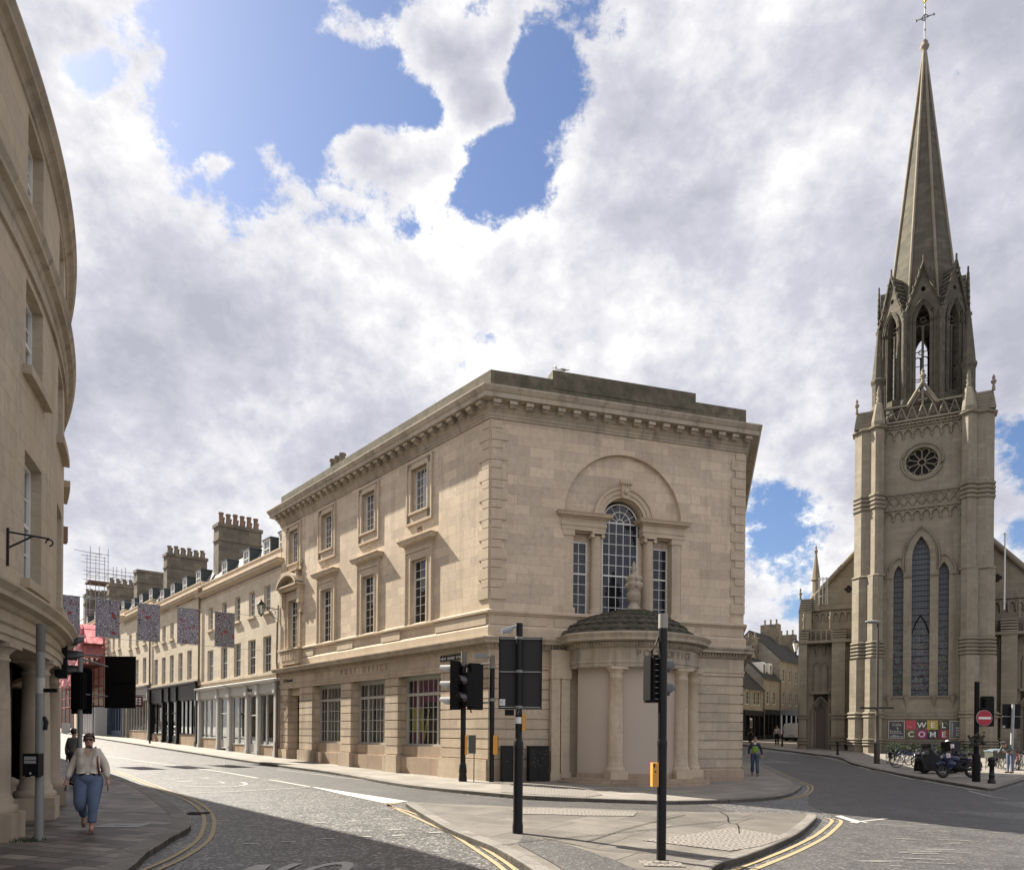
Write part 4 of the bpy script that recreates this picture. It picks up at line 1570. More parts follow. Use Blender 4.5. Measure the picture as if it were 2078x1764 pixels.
for t0, t1 in ((R(61), R(30)), (R(27), R(-27)), (R(-30), R(-57))):
    bd = MB()
    pts = [arcw(2.62, t0 + (t1 - t0) * k / 14) for k in range(15)]
    pts2 = [arcw(2.57, t0 + (t1 - t0) * k / 14) for k in range(15)]
    bd.prism(pts + pts2[::-1], .32, 4.12)
    bd.build('boarding', M_board, po)
    bd = MB()
    pts = [arcw(2.66, t0 + (t1 - t0) * k / 14) for k in range(15)]
    bd.prism(pts + pts2[::-1], .1, .32)
    bd.build('threshold', M_plinth, po)
sp = MB()
for r_, z0, z1 in ((3.42, -.3, .05), (3.18, .05, .14)):
    pts = [arcw(r_, R(66) - R(132) * k / 30) for k in range(31)]
    sp.prism(pts, z0, z1)
sp.build('porch_steps', M_plinth, po)
dmv = MB()
prof = [(2.86, -.6, 5.36), (2.80, -.6, 5.5), (2.68, -.55, 5.56), (2.62, -.52, 5.62), (2.38, -.45, 5.82), (2.34, -.43, 5.90), (2.02, -.3, 6.06), (1.98, -.28, 6.13), (1.62, -.12, 6.26), (1.58, -.1, 6.32), (1.2, .08, 6.40), (1.16, .1, 6.45), (.8, .28, 6.5), (.76, .3, 6.56), (.4, .45, 6.58), (.0, .5, 6.6)]
vs = []
NK = 36
for r_, oc_, z in prof:
    for k in range(NK + 1):
        t = R(100) - R(200) * k / NK
        rr_ = r_ * (1 + (.012 if k % 2 else -.01))
        vs.append(FB(pc - rr_ * math.sin(t), max(-.03, oc_ + rr_ * math.cos(t)), 5.36 + (z - 5.36) * .82))
fs = [(i * (NK + 1) + k, i * (NK + 1) + k + 1, (i + 1) * (NK + 1) + k + 1, (i + 1) * (NK + 1) + k) for i in range(len(prof) - 1) for k in range(NK)]
dmv.add(vs, fs)
# pointed leaf tiles
random.seed(5)
for (r_, oc_, z, nn) in ((2.68, -.55, 5.58, 30), (2.36, -.44, 5.86, 26), (2.0, -.29, 6.1, 22), (1.6, -.11, 6.3, 18), (1.18, .09, 6.43, 13), (.78, .29, 6.54, 9)):
    for k in range(nn):
        t = R(88) - R(176) * (k + .5) / nn
        da = R(176) / nn * .42
        pts = []
        for (dt, dr, dz_) in ((-da, .0, .0), (da, .0, .0), (da * .9, .07, -.05), (0, .11, -.09), (-da * .9, .07, -.05)):
            pts.append(FB(pc - (r_ + dr) * math.sin(t + dt), max(.0, oc_ + (r_ + dr) * math.cos(t + dt)), 5.36 + (z + dz_ * .6 - 5.36) * .82 + .02 + random.uniform(-.012, .012)))
        dmv.add(pts, [(0, 1, 2, 3, 4)])
        dmv.add([pts[4], pts[3], pts[2], (pts[2][0], pts[2][1], pts[2][2] - .05), (pts[3][0], pts[3][1], pts[3][2] - .05), (pts[4][0], pts[4][1], pts[4][2] - .05)], [(0, 1, 4, 5), (1, 2, 3, 4)])
dmv.build('porch_dome', M_dome, po)
ur = MB(FB)
ua, ub = 5.5, .5
ur.fr = lambda a, b, z: FB(5.5 + (a - 5.5) * .88, .5 + (b - .5) * .88, 6.3 + (z - 6.5) * .9)
ur.lathe(ua, ub, [(.36, 6.5), (.36, 6.6), (.3, 6.66), (.26, 6.75), (.2, 6.85), (.18, 6.95), (.26, 7.0), (.26, 7.05), (.3, 7.15), (.3, 7.3), (.24, 7.4), (.26, 7.44), (.33, 7.55), (.35, 7.72), (.28, 7.8), (.32, 7.86), (.34, 7.95), (.24, 8.05), (.12, 8.12), (.10, 8.25), (.13, 8.3), (.07, 8.4), (.08, 8.5), (.03, 8.62), (.0, 8.66)], 16, cap=False)
for k in range(8):
    t = 2 * PI * k / 8
    ur.ball(ua + .31 * math.cos(t), ub + .31 * math.sin(t), 7.62 + .04 * (k % 2), .1, 8)
    ur.ball(ua + .29 * math.cos(t), ub + .29 * math.sin(t), 7.9 + .03 * (k % 2), .09, 8)
    ur.ball(ua + .09 * math.cos(t), ub + .09 * math.sin(t), 8.3 + .05 * (k % 2), .05, 6)
ur.build('urn_finial', M_corn, po)
# gull on the raised parapet
gu = thing('gull', 'white gull with grey wings standing on the raised parapet of the post office', 'gull', FB(2.75, -.25, 15.17))
b = MB()
gx, gy, gz = FB(2.75, -.25, 15.17)
b.ball(gx, gy, gz + .17, .11, 10, (1.5, .8, .8))
b.ball(gx - .17, gy, gz + .30, .06, 8)
b.tube([(gx - .12, gy, gz + .2), (gx - .17, gy, gz + .29)], .05, 6)
for s in (-.03, .03):
    b.tube([(gx, gy + s, gz), (gx, gy + s, gz + .1)], .008, 4)
b.build('body', M_white, gu)
b = MB()
b.ball(gx + .07, gy, gz + .20, .1, 8, (1.7, .95, .5))
b.tube([(gx + .15, gy, gz + .2), (gx + .36, gy, gz + .2)], .03, 5, r1=.012)
b.build('wing', M_grey, gu)
b = MB()
b.tube([(gx - .22, gy, gz + .3), (gx - .29, gy, gz + .28)], .014, 5, r1=.004)
b.build('beak', M_orange, gu)
# wall chimney pots above the long side
ch = MB(FA)
ch.box(16.6, 18.3, -3.0, -2.2, 13.9, 16.0)
ch.box(16.5, 18.4, -3.1, -2.1, 16.0, 16.15)
chn = ch.build('chimney', M_chim, po)
for s in (16.9, 17.5, 18.1):
    q = MB(FA)
    q.lathe(s, -2.6, [(.2, 16.15), (.21, 16.2), (.17, 16.3), (.15, 17.15), (.2, 17.2), (.2, 17.3)], 10)
    q.build('chimney_pot', M_buff, chn)
# street name plate
np_ = thing('street_name_plate', 'black edged street name plate high on the post office corner', 'street sign', FA(2.3, .05, 4.6))
q = MB(FA)
q.box(1.35, 3.05, .03, .06, 4.5, 4.72)
q.build('plate', M_black, np_)
q = MB(FA)
text(q, 'NEW BOND STREET', 3.0, 4.545, .155, .061, .08, .003, flip=True)
q.build('lettering', M_white, np_)
# ================================================================ terrace along the street
M_sash = plain('sash_white', (.62, .61, .57), .5, .06)
M_tglass = glassy('terrace_glass', (.03, .033, .036), ior=1.6)
TG = [M_tglass, M_tglass, glassy('hazy_glass', (.07, .075, .07), ior=2.6), glassy('curtained_glass', (.16, .15, .13), ior=1.6)]
M_dcheek = plain('dormer_lead', (.035, .05, .055), .5, .2)
M_pipe = plain('brown_pipe', (.16, .11, .085), .6, .2)
M_shopcream = plain('shopfront_cream', (.48, .47, .44), .5, .05)
M_shopgrey = plain('shopfront_grey', (.30, .29, .26), .5, .08)
M_blue = plain('blue_paint', (.03, .06, .11), .5, .1)
M_hoard = plain('white_hoarding', (.55, .55, .54), .6, .04)
M_ledge = plain('display_ledge', (.75, .74, .70), .5, .05)


def chimney(parent, s, w_, d0, d1, z0, z1, pots, pm, band=True, stagger=False):
    mb = MB(FA)
    mb.box(s, s + w_, -d1, -d0, z0, z1 - .25)
    mb.box(s - .08, s + w_ + .08, -d1 - .08, -d0 + .08, z1 - .25, z1)
    if band:
        mb.box(s - .06, s + w_ + .06, -d1 - .06, -d0 + .06, z1 - 1.25, z1 - 1.13)
    o = mb.build('chimney', M_chim, parent)
    for i in range(pots):
        d = d0 + .25 + (d1 - d0 - .6) * i / max(1, pots - 1)
        rows = [(.3, .66), (.8, .6)] if not stagger else [(.28, .8), (.78, .6)]
        for k, (ds, hh) in enumerate(rows):
            hh += random.uniform(-.05, .05)
            q = MB(FA)
            dd = d + (.25 if k else 0)
            q.lathe(s + ds, -dd, [(.18, z1), (.2, z1 + .06), (.17, z1 + .12), (.145, z1 + hh - .15), (.185, z1 + hh - .1), (.185, z1 + hh)], 10)
            q.build('chimney_pot', pm, o)


def terrace(label, s0, s1, zp, f1, f2, cols1, cols2, w1, h1, h2, dorms, zc_shop, ridge=1.3, grp='terraced houses along the left street'):
    """three storey stone terrace house; f1/f2 sill heights"""
    t = thing('terrace_house', label, 'house', FA(s0, 0, gh(*FA(s0, 0, 0)[:2])), grp)
    mb = MB(FA)
    holes = [(c - w1 / 2, c + w1 / 2, f1, f1 + h1) for c in cols1] + [(c - .5, c + .5, f2, f2 + h2) for c in cols2]
    wallh(mb, s0, s1, zc_shop - .3, zp - .05, holes, 0, .22)
    mb.box(s0 + .01, s1 - .01, -7.9, -.35, -.5, zc_shop - .6) if False else None
    mb.box(s0, s1, -8, -7.9, -1, zp + 1)
    mb.box(s0, s0 + .25, -8, -.01, zc_shop - .3, zp - .3)
    mb.box(s1 - .25, s1, -8, -.01, zc_shop - .3, zp + .3)
    mb.build('wall', M_terr, t)
    for c in cols1:
        f, g = window_mesh(w1, h1, 3, 4, fr=.06, meeting=2, mat=M_sash, gmat=random.choice(TG))
        inst('window', f, t, FA(c, -.17, f1), rzof(AN), [('glass', g)])
    sl = MB(FA)
    for c in cols2:
        f, g = window_mesh(1.0, h2, 3, 4, fr=.06, meeting=2, mat=M_sash, gmat=random.choice(TG))
        inst('window', f, t, FA(c, -.17, f2), rzof(AN), [('glass', g)])
        sq = MB(FA)
        sq.box(c - .62, c + .62, -.05, .14, f2 - .14, f2)
        sq.build('sill', M_terr, t)
    sl.box(s0, s1, -.05, .09, f1 - .16, f1)
    sl.build('sill_band', M_terr, t)
    e0, e1 = FA(s1, 0, 0)[:2], FA(s0, 0, 0)[:2]
    cm = MB()
    cm.sweep([FA(s1, -.4, 0)[:2], e0, e1, FA(s0, -.4, 0)[:2]], [(0, zp - 1.25), (.05, zp - 1.2), (.05, zp - 1.12), (0, zp - 1.1), (0, zp - .98), (.1, zp - .9), (.3, zp - .84), (.3, zp - .74), (.38, zp - .66), (.02, zp - .6), (.0, zp - .1), (.05, zp - .08), (.05, zp), (-.3, zp)])
    cm.build('cornice', M_trim, t)
    # mansard: steep lower slope, shallow upper slope
    rf = MB(FA)
    rf.add([(s0, -.35, zp - .4), (s1, -.35, zp - .4), (s1, -1.25, zp + ridge), (s0, -1.25, zp + ridge), (s1, -4.3, zp + ridge + 1.25), (s0, -4.3, zp + ridge + 1.25), (s1, -8, zp + .2), (s0, -8, zp + .2)],
           [(0, 1, 2, 3), (3, 2, 4, 5), (5, 4, 6, 7)])
    rf.add([(s, b, z) for s in (s0 + .002, s1 - .002) for b, z in ((-.35, zp - .4), (-1.25, zp + ridge), (-4.3, zp + ridge + 1.25), (-8, zp + .2))], [(0, 1, 2, 3), (4, 5, 6, 7)])
    rf.build('roof', M_slate, t)
    for c in dorms:
        d = MB(FA)
        d.box(c - .62, c - .5, -1.3, -.42, zp - .05, zp + 1.12)
        d.box(c + .5, c + .62, -1.3, -.42, zp - .05, zp + 1.12)
        d.box(c - .66, c + .66, -1.6, -.36, zp + 1.12, zp + 1.2)
        do_ = d.build('dormer', M_dcheek, t)
        f, g = window_mesh(1.0, 1.12, 2, 2, fr=.08, meeting=1, mat=M_white, gmat=M_glass)
        inst('window', f, do_, FA(c, -.45, zp), rzof(AN), [('glass', g)])
    return t


def party_shop(t, s0, s1, z0, z1, fas, mat, bays, stall, glass=None, ledge=True, pil=(), gtop=0.):
    """timber shopfront: fascia, pilasters, glazed bays [(a,b,n lights,door)]"""
    mb = MB(FA)
    mb.box(s0, s1, -.3, .12, fas, z1)
    mb.sweep([FA(s1, 0, 0)[:2], FA(s1, .12, 0)[:2], FA(s0, .12, 0)[:2], FA(s0, 0, 0)[:2]], []) if False else None
    q = MB()
    q.sweep([FA(s1 - .02, -.1, 0)[:2], FA(s1 - .02, .12, 0)[:2], FA(s0 + .02, .12, 0)[:2], FA(s0 + .02, -.1, 0)[:2]], [(0, z1 - .12), (.08, z1 - .1), (.22, z1 - .04), (.25, z1 + .03), (.25, z1 + .07), (-.1, z1 + .16)])
    mb.add(q.v, q.f, raw=True)
    for p in pil:
        mb.box(p - .14, p + .14, -.2, .15, z0 - .6, fas)
        mb.box(p - .17, p + .17, -.2, .24, fas - .06, z1 - .14)
        mb.box(p - .18, p + .18, -.2, .19, z0 - .6, z0 + .25)
    so_ = mb.build('shopfront', mat, t)
    for a, b, nl, door in bays:
        f = MB(FA)
        zb = z0 + (stall if not door else .12)
        f.box(a, b, -.12, .03, zb - .07, zb)
        f.box(a, b, -.1, .03, fas - .1, fas)
        for i in range(nl + 1):
            x = a + (b - a) * i / nl
            f.box(max(a, x - .035), min(b, x + .035), -.1, .035, zb, fas - .1)
        if door:
            f.box(a, b, -.1, .02, z0 + 2.3, z0 + 2.38)
            f.box(a + .03, b - .03, -.11, -.02, zb, zb + .5)
        nm = 'door' if door else 'shop_window'
        fo = f.build(nm, mat, so_)
        g = MB(FA)
        g.add([(a, -.04, zb), (b, -.04, zb), (b, -.04, fas - .1), (a, -.04, fas - .1)], [(0, 1, 2, 3)])
        g.build('glass', M_clear, fo)
        if not door:
            sm_ = MB(FA)
            sm_.box(a, b, -.3, .0, z0 - .8, zb - .07)
            sm_.build('stall_riser', M_plinth if stall > .5 else mat, t)
            if ledge:
                sm_ = MB(FA)
                sm_.box(a + .02, b - .02, -1.0, -.08, zb + .0, zb + .06)
                x = a + .2
                while x < b - .2:
                    w2 = random.uniform(.12, .3)
                    h2 = random.uniform(.15, .55)
                    sm_.box(x, x + w2, -.7 - random.uniform(0, .2), -.45, zb + .06, zb + .06 + h2)
                    x += w2 + random.uniform(.15, .5)
                sm_.build('window_display', M_ledge, t)
    bk = MB(FA)
    bk.box(s0 + .05, s1 - .05, -2.6, -2.5, z0 - .6, z1)
    bk.box(s0 + .05, s1 - .05, -2.5, -.3, fas + .02, fas + .1)
    bk.box(s0 + .05, s1 - .05, -2.5, -.3, z0 - .05, z0)
    bk.box(s0 + .02, s0 + .1, -2.5, -.2, z0 - .6, z1)
    bk.box(s1 - .1, s1 - .02, -2.5, -.2, z0 - .6, z1)
    bk.build('shop_interior', plain('shop_interior_%d' % int(s0), (.13, .115, .10), .9, .4, 1.5), t)
    return so_


gz = lambda s: gh(*FA(s, 0, 0)[:2])
t1 = terrace('cream stone terrace house with the pale shopfront, right beside the post office', 19.1, 33.6, 12.05, 5.15, 8.66,
             [21.05, 23.5, 26.0, 28.5, 31.3], [21.1, 23.55, 26.05, 28.55, 31.3], 1.25, 2.12, 1.55, [19.9, 22.3, 25.7, 29.8, 32.4][:4], 4.9)
party_shop(t1, 19.35, 27.25, .35, 4.62, 3.95, M_shopcream, [(19.9, 22.1, 2, 0), (22.3, 23.7, 1, 1), (24.5, 26.7, 2, 0)], .62, pil=(19.5, 22.2, 24.0, 27.1))
party_shop(t1, 27.25, 35.3 - 1.8, .55, 4.62, 3.95, M_shopcream, [(27.5, 29.0, 1, 1), (29.95, 33.3, 3, 0)], .75, pil=(27.25, 29.4, 33.4))
chimney(t1, 32.9, 1.1, 1.0, 4.1, 12.3, 16.6, 6, M_terra, stagger=True)
q = MB(FA)
text(q, 'Albany', 23.9, 4.13, .3, .125, .05, .01, flip=True)
q.build('shop_lettering', M_black, t1)
t2 = terrace('cream stone terrace house with black shopfront, second beyond the post office', 33.65, 47.0, 12.35, 5.5, 8.9,
             [36.1, 38.4, 40.75, 43.05, 45.4], [36.1, 38.4, 40.75, 43.05, 45.4], 1.12, 2.15, 1.3, [35.5, 38.9, 42.2, 45.3], 5.35, 1.2)
party_shop(t2, 33.9, 46.9, .75, 5.2, 4.05, M_black, [(34.3, 38.5, 4, 0), (39.4, 40.6, 1, 1), (41.2, 42.4, 1, 1), (43.4, 46.6, 2, 0)], .75, pil=(34.0, 38.9, 41.0, 42.9, 46.7))
chimney(t2, 46.2, 1.1, 1.0, 4.3, 12.6, 16.9, 6, M_buff)
t3 = terrace('stone terrace house with grey shop and dark sign, third beyond the post office', 47.05, 57.0, 12.95, 5.85, 9.3,
             [49.2, 51.9, 54.5], [49.2, 51.9, 54.5], 1.2, 2.25, 1.3, [49.0, 52.4, 55.4], 5.75, 1.2)
party_shop(t3, 47.2, 56.8, 1.05, 5.55, 4.4, M_shopgrey, [(47.6, 54.8, 7, 0)], .7, pil=(47.4, 55.2, 56.6))
chimney(t3, 56.6, 1.2, 1.0, 4.5, 13.0, 17.2, 0, M_buff)
t4 = terrace('weathered stone terrace house beside the pink sheeted scaffold', 57.05, 69.0, 13.3, 6.2, 9.7,
             [59.0, 61.5, 64.0, 66.5], [59.0, 61.5, 64.0, 66.5], 1.2, 2.2, 1.3, [59.6, 63.4], 6.0, 1.2)
chimney(t4, 69.0, 1.2, 1.0, 4.8, 13.0, 17.7, 6, M_buff)
q = MB(FA)
q.box(57.2, 57.6, -.1, .12, 1, 5.6); q.box(57.2, 63, -.1, .14, 4.9, 5.6); q.box(62.6, 63, -.1, .12, 1, 5.6)
q.box(57.6, 62.6, -.1, .02, 1., 1.7)
for k in range(5):
    q.box(57.6 + k * 1.2, 57.7 + k * 1.2, -.08, .05, 1.7, 4.9)
bf = q.build('shopfront', M_blue, t4)
q = MB(FA)
q.add([(57.6, -.05, 1.7), (62.6, -.05, 1.7), (62.6, -.05, 4.9), (57.6, -.05, 4.9)], [(0, 1, 2, 3)])
q.build('glass', M_tglass, bf)
q = MB(FA)
q.box(63, 69, -.3, 0, 1, 6.1)
q.build('ground_floor', M_terr, t4)
t5 = terrace('distant stone terrace house at the top of the left street', 69.05, 84.0, 13.9, 6.6, 10.1,
             [71.5, 74.5, 77.5, 80.5], [71.5, 74.5, 77.5, 80.5], 1.2, 2.2, 1.3, [73, 78], 6.4, 1.2)
q = MB(FA)
q.box(69, 84, -.3, 0, 1.2, 6.3)
q.build('ground_floor', M_terr, t5)
chimney(t5, 82.0, 1.3, .9, 4.0, 13.5, 18.4, 7, M_buff)
# drain pipes belong to their houses
for t, s, z0, z1 in ((t1, 33.45, 4.9, 11.6), (t2, 46.95, 5.5, 11.9)):
    q = MB(FA)
    q.tube([(s, .12, z0), (s, .12, z1)], .07, 8)
    q.box(s - .16, s + .16, .02, .24, z1 - .1, z1 + .25)
    q.build('drain_pipe', M_pipe, t)
q = MB(FA)
q.tube([(19.22, .12, .3), (19.22, .12, 5.3), (19.3, .12, 5.6), (19.3, .1, 7.9)], .055, 8)
q.tube([(19.22, .14, .2), (19.22, .14, 1.15)], .1, 8)
q.build('drain_pipe', M_pipe, t1)
# hoarding in front of the far houses
hb = thing('site_hoarding', 'plain white site hoarding on the pavement below the scaffold', 'hoarding', FA(66, 1.2, gz(66)))
q = MB(FA)
q.box(63.2, 73.5, .2, 1.3, 1.0, 4.05)
q.build('panel', M_hoard, hb)
q = MB(FA)
for k in range(9):
    q.box(63.4 + k * 1.24, 63.44 + k * 1.24, 1.3, 1.325, 1.0, 4.05)
q.build('battens', M_shopgrey, hb)

# ---------------------------------------------------------------- scaffold
M_pole = plain('scaffold_tube', (.30, .31, .34), .45, .1, metal=.6)
M_plank = plain('scaffold_board', (.13, .07, .045), .8, .2)
M_redsc = plain('red_scaffold', (.28, .03, .05), .6, .3, 2)
m, nt, p_, o_ = newmat('pink_netting')
t_ = nt.n('ShaderNodeTexCoord')
nz = noise(nt, t_.outputs['Object'], .8, 8, .7)
c_ = nt.ramp(nz.outputs[0], [(.3, (.50, .16, .19)), (.5, (.80, .36, .39)), (.72, (.86, .55, .56))])
nt.l(c_, p_.inputs['Base Color'])
p_.inputs['Roughness'].default_value = .7
b_ = nt.n('ShaderNodeBump')
b_.inputs['Distance'].default_value = .2
nt.l(nz.outputs[0], b_.inputs['Height'])
nt.l(b_.outputs[0], p_.inputs['Normal'])
tr_ = nt.n('ShaderNodeBsdfTranslucent')
nt.l(c_, tr_.inputs[0])
mx = nt.n('ShaderNodeMixShader')
mx.inputs[0].default_value = .35
nt.l(p_.outputs[0], mx.inputs[1])
nt.l(tr_.outputs[0], mx.inputs[2])
nt.l(mx.outputs[0], o_.inputs[0])
M_pink = m
sc1 = thing('scaffold', 'street scaffold wrapped in pink netting against the far houses', 'scaffolding', FA(68, 2, gz(68)))
q = MB(FA)
for s in (64.5, 67, 69.5, 72, 74.5, 77):
    for b in (.3, 2.2):
        q.tube([(s, b, gz(s)), (s, b, 12.2)], .05, 5)
for z in (4.2, 6.3, 8.4, 10.5, 12.):
    for b in (.3, 2.2):
        q.tube([(64.3, b, z), (77.2, b, z)], .045, 5)
        q.tube([(64.3, b, z + 1.), (77.2, b, z + 1.)], .04, 5)
    for s in (64.5, 67, 69.5, 72, 74.5, 77):
        q.tube([(s, .3, z), (s, 2.2, z)], .045, 5)
for k in range(5):
    q.tube([(64.5 + 2.5 * k, 2.2, 4.2 + 2.1 * (k % 3)), (67 + 2.5 * k, 2.2, 6.3 + 2.1 * (k % 3))], .04, 5)
q.build('tubes', M_redsc, sc1)
q = MB(FA)
for z in (4.2, 6.3, 8.4, 10.5):
    q.box(64.3, 77.2, .35, 2.15, z, z + .06)
q.build('boards', M_plank, sc1)
# netting sheet with folds
nm = MB(FA)
NS, NZ = 30, 18
vs = []
for j in range(NZ + 1):
    for i in range(NS + 1):
        s = 65.6 + 12. * i / NS
        z = 6.6 + (6.2 + 1.6 * i / NS) * j / NZ
        vs.append((s, 2.42 + .22 * math.sin(i * 1.3 + j * .4) + .12 * math.sin(i * 3.1 - j), z + .15 * math.sin(i * .9)))
nm.add(vs, [(j * (NS + 1) + i, j * (NS + 1) + i + 1, (j + 1) * (NS + 1) + i + 1, (j + 1) * (NS + 1) + i) for j in range(NZ) for i in range(NS)], True)
vs = []
for j in range(NZ + 1):
    for i in range(9):
        vs.append((65.55 + .2 * math.sin(i * 2.1 + j), .2 + 2.2 * i / 8, 9.2 + 3.4 * j / NZ))
nm.add(vs, [(j * 9 + i, j * 9 + i + 1, (j + 1) * 9 + i + 1, (j + 1) * 9 + i) for j in range(NZ) for i in range(8)], True)
nm.build('netting', M_pink, sc1)
sc2 = thing('roof_scaffold', 'bare tube scaffold tower standing above the far roofs and chimneys', 'scaffolding', FA(79, -4, 14))
q = MB(FA)
rows = []
for i in range(7):
    d = .8 + i * .95
    for s in (78.6, 80.6):
        zt = 23.2 if i < 3 else 21.4
        q.tube([(s, -d, 13.0), (s, -d, zt + random.uniform(-.3, .5))], .035, 5)
for s in (78.6, 80.6):
    for z in (16., 17.6, 19.9, 20.5, 21.):
        q.tube([(s, -.4, z), (s, -6.8, z)], .035, 5)
    for z in (22.0, 22.8):
        q.tube([(s, -.2, z), (s, -2.8, z)], .035, 5)
for i in range(7):
    d = .8 + i * .95
    for z in (17.6, 19.4, 20.5):
        q.tube([(78.5, -d, z), (80.8, -d, z)], .035, 5)
q.tube([(78.6, .9, 22.9), (78.6, -2, 22.7)], .035, 5)
q.build('tubes', M_pole, sc2)
q = MB(FA)
q.box(78.5, 80.7, -6.7, -.6, 19.3, 19.5)
q.build('boards', M_plank, sc2)

# ---------------------------------------------------------------- wall lantern
def FLN(s_, b, z):
    return FA(19.35 + (s_ - 19.35) * .7, b * .75, 8.55 + (z - 8.8) * .72)


ln_ = thing('wall_lantern', 'ornate black iron wall lantern on a scrolled bracket at the edge of the post office', 'lantern', FA(19.3, .1, 8.6))
q = MB(FLN)
q.tube([(19.35, .06, 7.9), (19.35, .06, 9.2)], .03, 6)
q.tube([(19.35, .06, 8.85), (19.45, .6, 8.92), (19.5, 1.15, 8.9)], .025, 6)
for k in range(16):
    a = k * .42
    r_ = .28 - k * .013
    q.tube([(19.37, .42 + r_ * math.cos(a), 8.55 + r_ * math.sin(a)), (19.37, .42 + (r_ - .01) * math.cos(a + .42), 8.55 + (r_ - .01) * math.sin(a + .42))], .016, 4)
q.tube([(19.4, .06, 8.1), (19.42, .5, 8.3), (19.45, .9, 8.85)], .02, 5)
q.build('bracket', M_black, ln_)
q = MB(FLN)
q.lathe(19.5, 1.3, [(.06, 9.5), (.05, 9.4), (.14, 9.32), (.32, 9.12), (.34, 9.08)], 6, smooth=False)
q.lathe(19.5, 1.3, [(.17, 8.35), (.06, 8.25), (.03, 8.15)], 6, smooth=False)
for k in range(6):
    a = 2 * PI * k / 6
    q.tube([(19.5 + .17 * math.cos(a), 1.3 + .17 * math.sin(a), 8.35), (19.5 + .30 * math.cos(a), 1.3 + .30 * math.sin(a), 9.08)], .018, 4)
q.tube([(19.5, 1.15, 8.9), (19.5, 1.3, 9.45)], .02, 4)
q.build('lantern_frame', M_black, ln_)
q = MB(FLN)
q.lathe(19.5, 1.3, [(.16, 8.36), (.28, 9.06)], 6, smooth=False)
q.build('glass', M_clear, ln_)
# hanging shop sign further up
hs = thing('hanging_sign', 'small dark red square sign hanging over the grey shop', 'shop sign', FA(48.6, .8, 4.1))
q = MB(FA)
q.tube([(48.6, 0, 4.75), (48.6, 1.3, 4.75)], .03, 5)
q.build('bracket', M_black, hs)
q = MB(FA)
q.box(48.57, 48.63, .25, 1.3, 3.75, 4.68)
q.build('board', plain('maroon', (.09, .015, .025), .6, .1), hs)
q = MB(FA)
for r_ in range(3):
    for k in range(3):
        q.box(48.555, 48.569, .4 + k * .28, .58 + k * .28, 3.95 + r_ * .22, 4.1 + r_ * .22)
q.build('lettering', M_white, hs)
# thin street posts on the far pavement
for s, b, h_, lab in ((40.5, 1.6, 2.9, 'slim black post on the pavement by the black shopfront'), (59.0, 2.2, 3.1, 'slim black post on the pavement in front of the blue shop')):
    q = MB(FA)
    z = gz(s)
    q.lathe(s, b, [(.07, z), (.07, z + .3), (.045, z + .35), (.04, z + h_), (.06, z + h_ + .02), (0.01, z + h_ + .12)], 8)
    tag(q.build('street_post', M_black), lab, 'post')

# ---------------------------------------------------------------- banners across the street
def banner_mat(name, seed, tint):
    m, nt, p, o = newmat(name)
    t = nt.n('ShaderNodeTexCoord')
    mp = nt.n('ShaderNodeMapping')
    mp.inputs['Location'].default_value = (seed * 7.3, seed * 3.1, seed)
    nt.l(t.outputs['Object'], mp.inputs[0])
    n1 = noise(nt, mp.outputs[0], 4.2, 1.5, .5, 1.6)
    v = nt.math('ABSOLUTE', nt.math('SUBTRACT', nt.math('FRACT', nt.math('MULTIPLY', n1.outputs[0], 13.)), .5))
    ln = nt.ramp(v, [(.0, (.012, .011, .02)), (.26, (.02, .018, .03)), (.31, tint), (.5, tuple(min(1, x * 1.4) for x in tint))])
    n2 = noise(nt, mp.outputs[0], 3.2, 2, .5)
    c = nt.mix(nt.ramp(n2.outputs[0], [(.62, 0), (.66, .85)]), ln, (.26, .02, .03))
    nt.l(c, p.inputs['Base Color'])
    p.inputs['Roughness'].default_value = .7
    return m


bw_names = ['leftmost banner, half hidden behind the curved building, black and white doodles', 'patterned banner hanging just in front of the pink netting',
            'patterned banner in the middle of the row across the street', 'patterned banner with red heart marks, second from the right', 'rightmost patterned banner, nearest the post office lantern']
b0 = Vector((-21.1, 38.5))
bn = Vector((.7712, .6365))
wire = thing('banner_wire', 'thin steel wires stretched across the street holding the patterned banners', 'cable', (b0.x, b0.y, 8.5))
q = MB()
for z in (8.5, 6.5):
    q.tube([(b0.x + bn.x * t, b0.y + bn.y * t, z + .0 * t) for t in (-7.5, -4, 0, 4, 9.6)], .012, 4)
q.build('cable', M_grey, wire)
for i, t in enumerate((-1.83, 0, 1.98, 3.97, 5.98)):
    px, py = b0.x + bn.x * t, b0.y + bn.y * t
    z1, z0 = 8.5, 6.55
    th = thing('street_banner', bw_names[i], 'banner', (px, py, z1), 'patterned banners hung across the street')
    q = MB()
    vs = []
    NX = 8
    for j in range(NX + 1):
        for k in range(NX + 1):
            a = (k / NX - .5) * 1.12
            z = z1 - (z1 - z0) * j / NX
            sw_ = .03 * math.sin(k * 1.1 + i) * j / NX + (.05 * (i % 3 - 1)) * j / NX
            vs.append((px + bn.x * a - bn.y * sw_, py + bn.y * a + bn.x * sw_, z - .02 * math.sin(PI * k / NX)))
    q.add(vs, [(j * (NX + 1) + k, j * (NX + 1) + k + 1, (j + 1) * (NX + 1) + k + 1, (j + 1) * (NX + 1) + k) for j in range(NX) for k in range(NX)], True)
    q.build('fabric', banner_mat('banner_print_%d' % i, i + 1, (.50, .49, .56) if i < 4 else (.36, .35, .39)), th)
    q = MB()
    for z in (z1, z0):
        q.tube([(px - bn.x * .58, py - bn.y * .58, z), (px + bn.x * .58, py + bn.y * .58, z)], .02, 5)
    q.build('pole', M_grey, th)

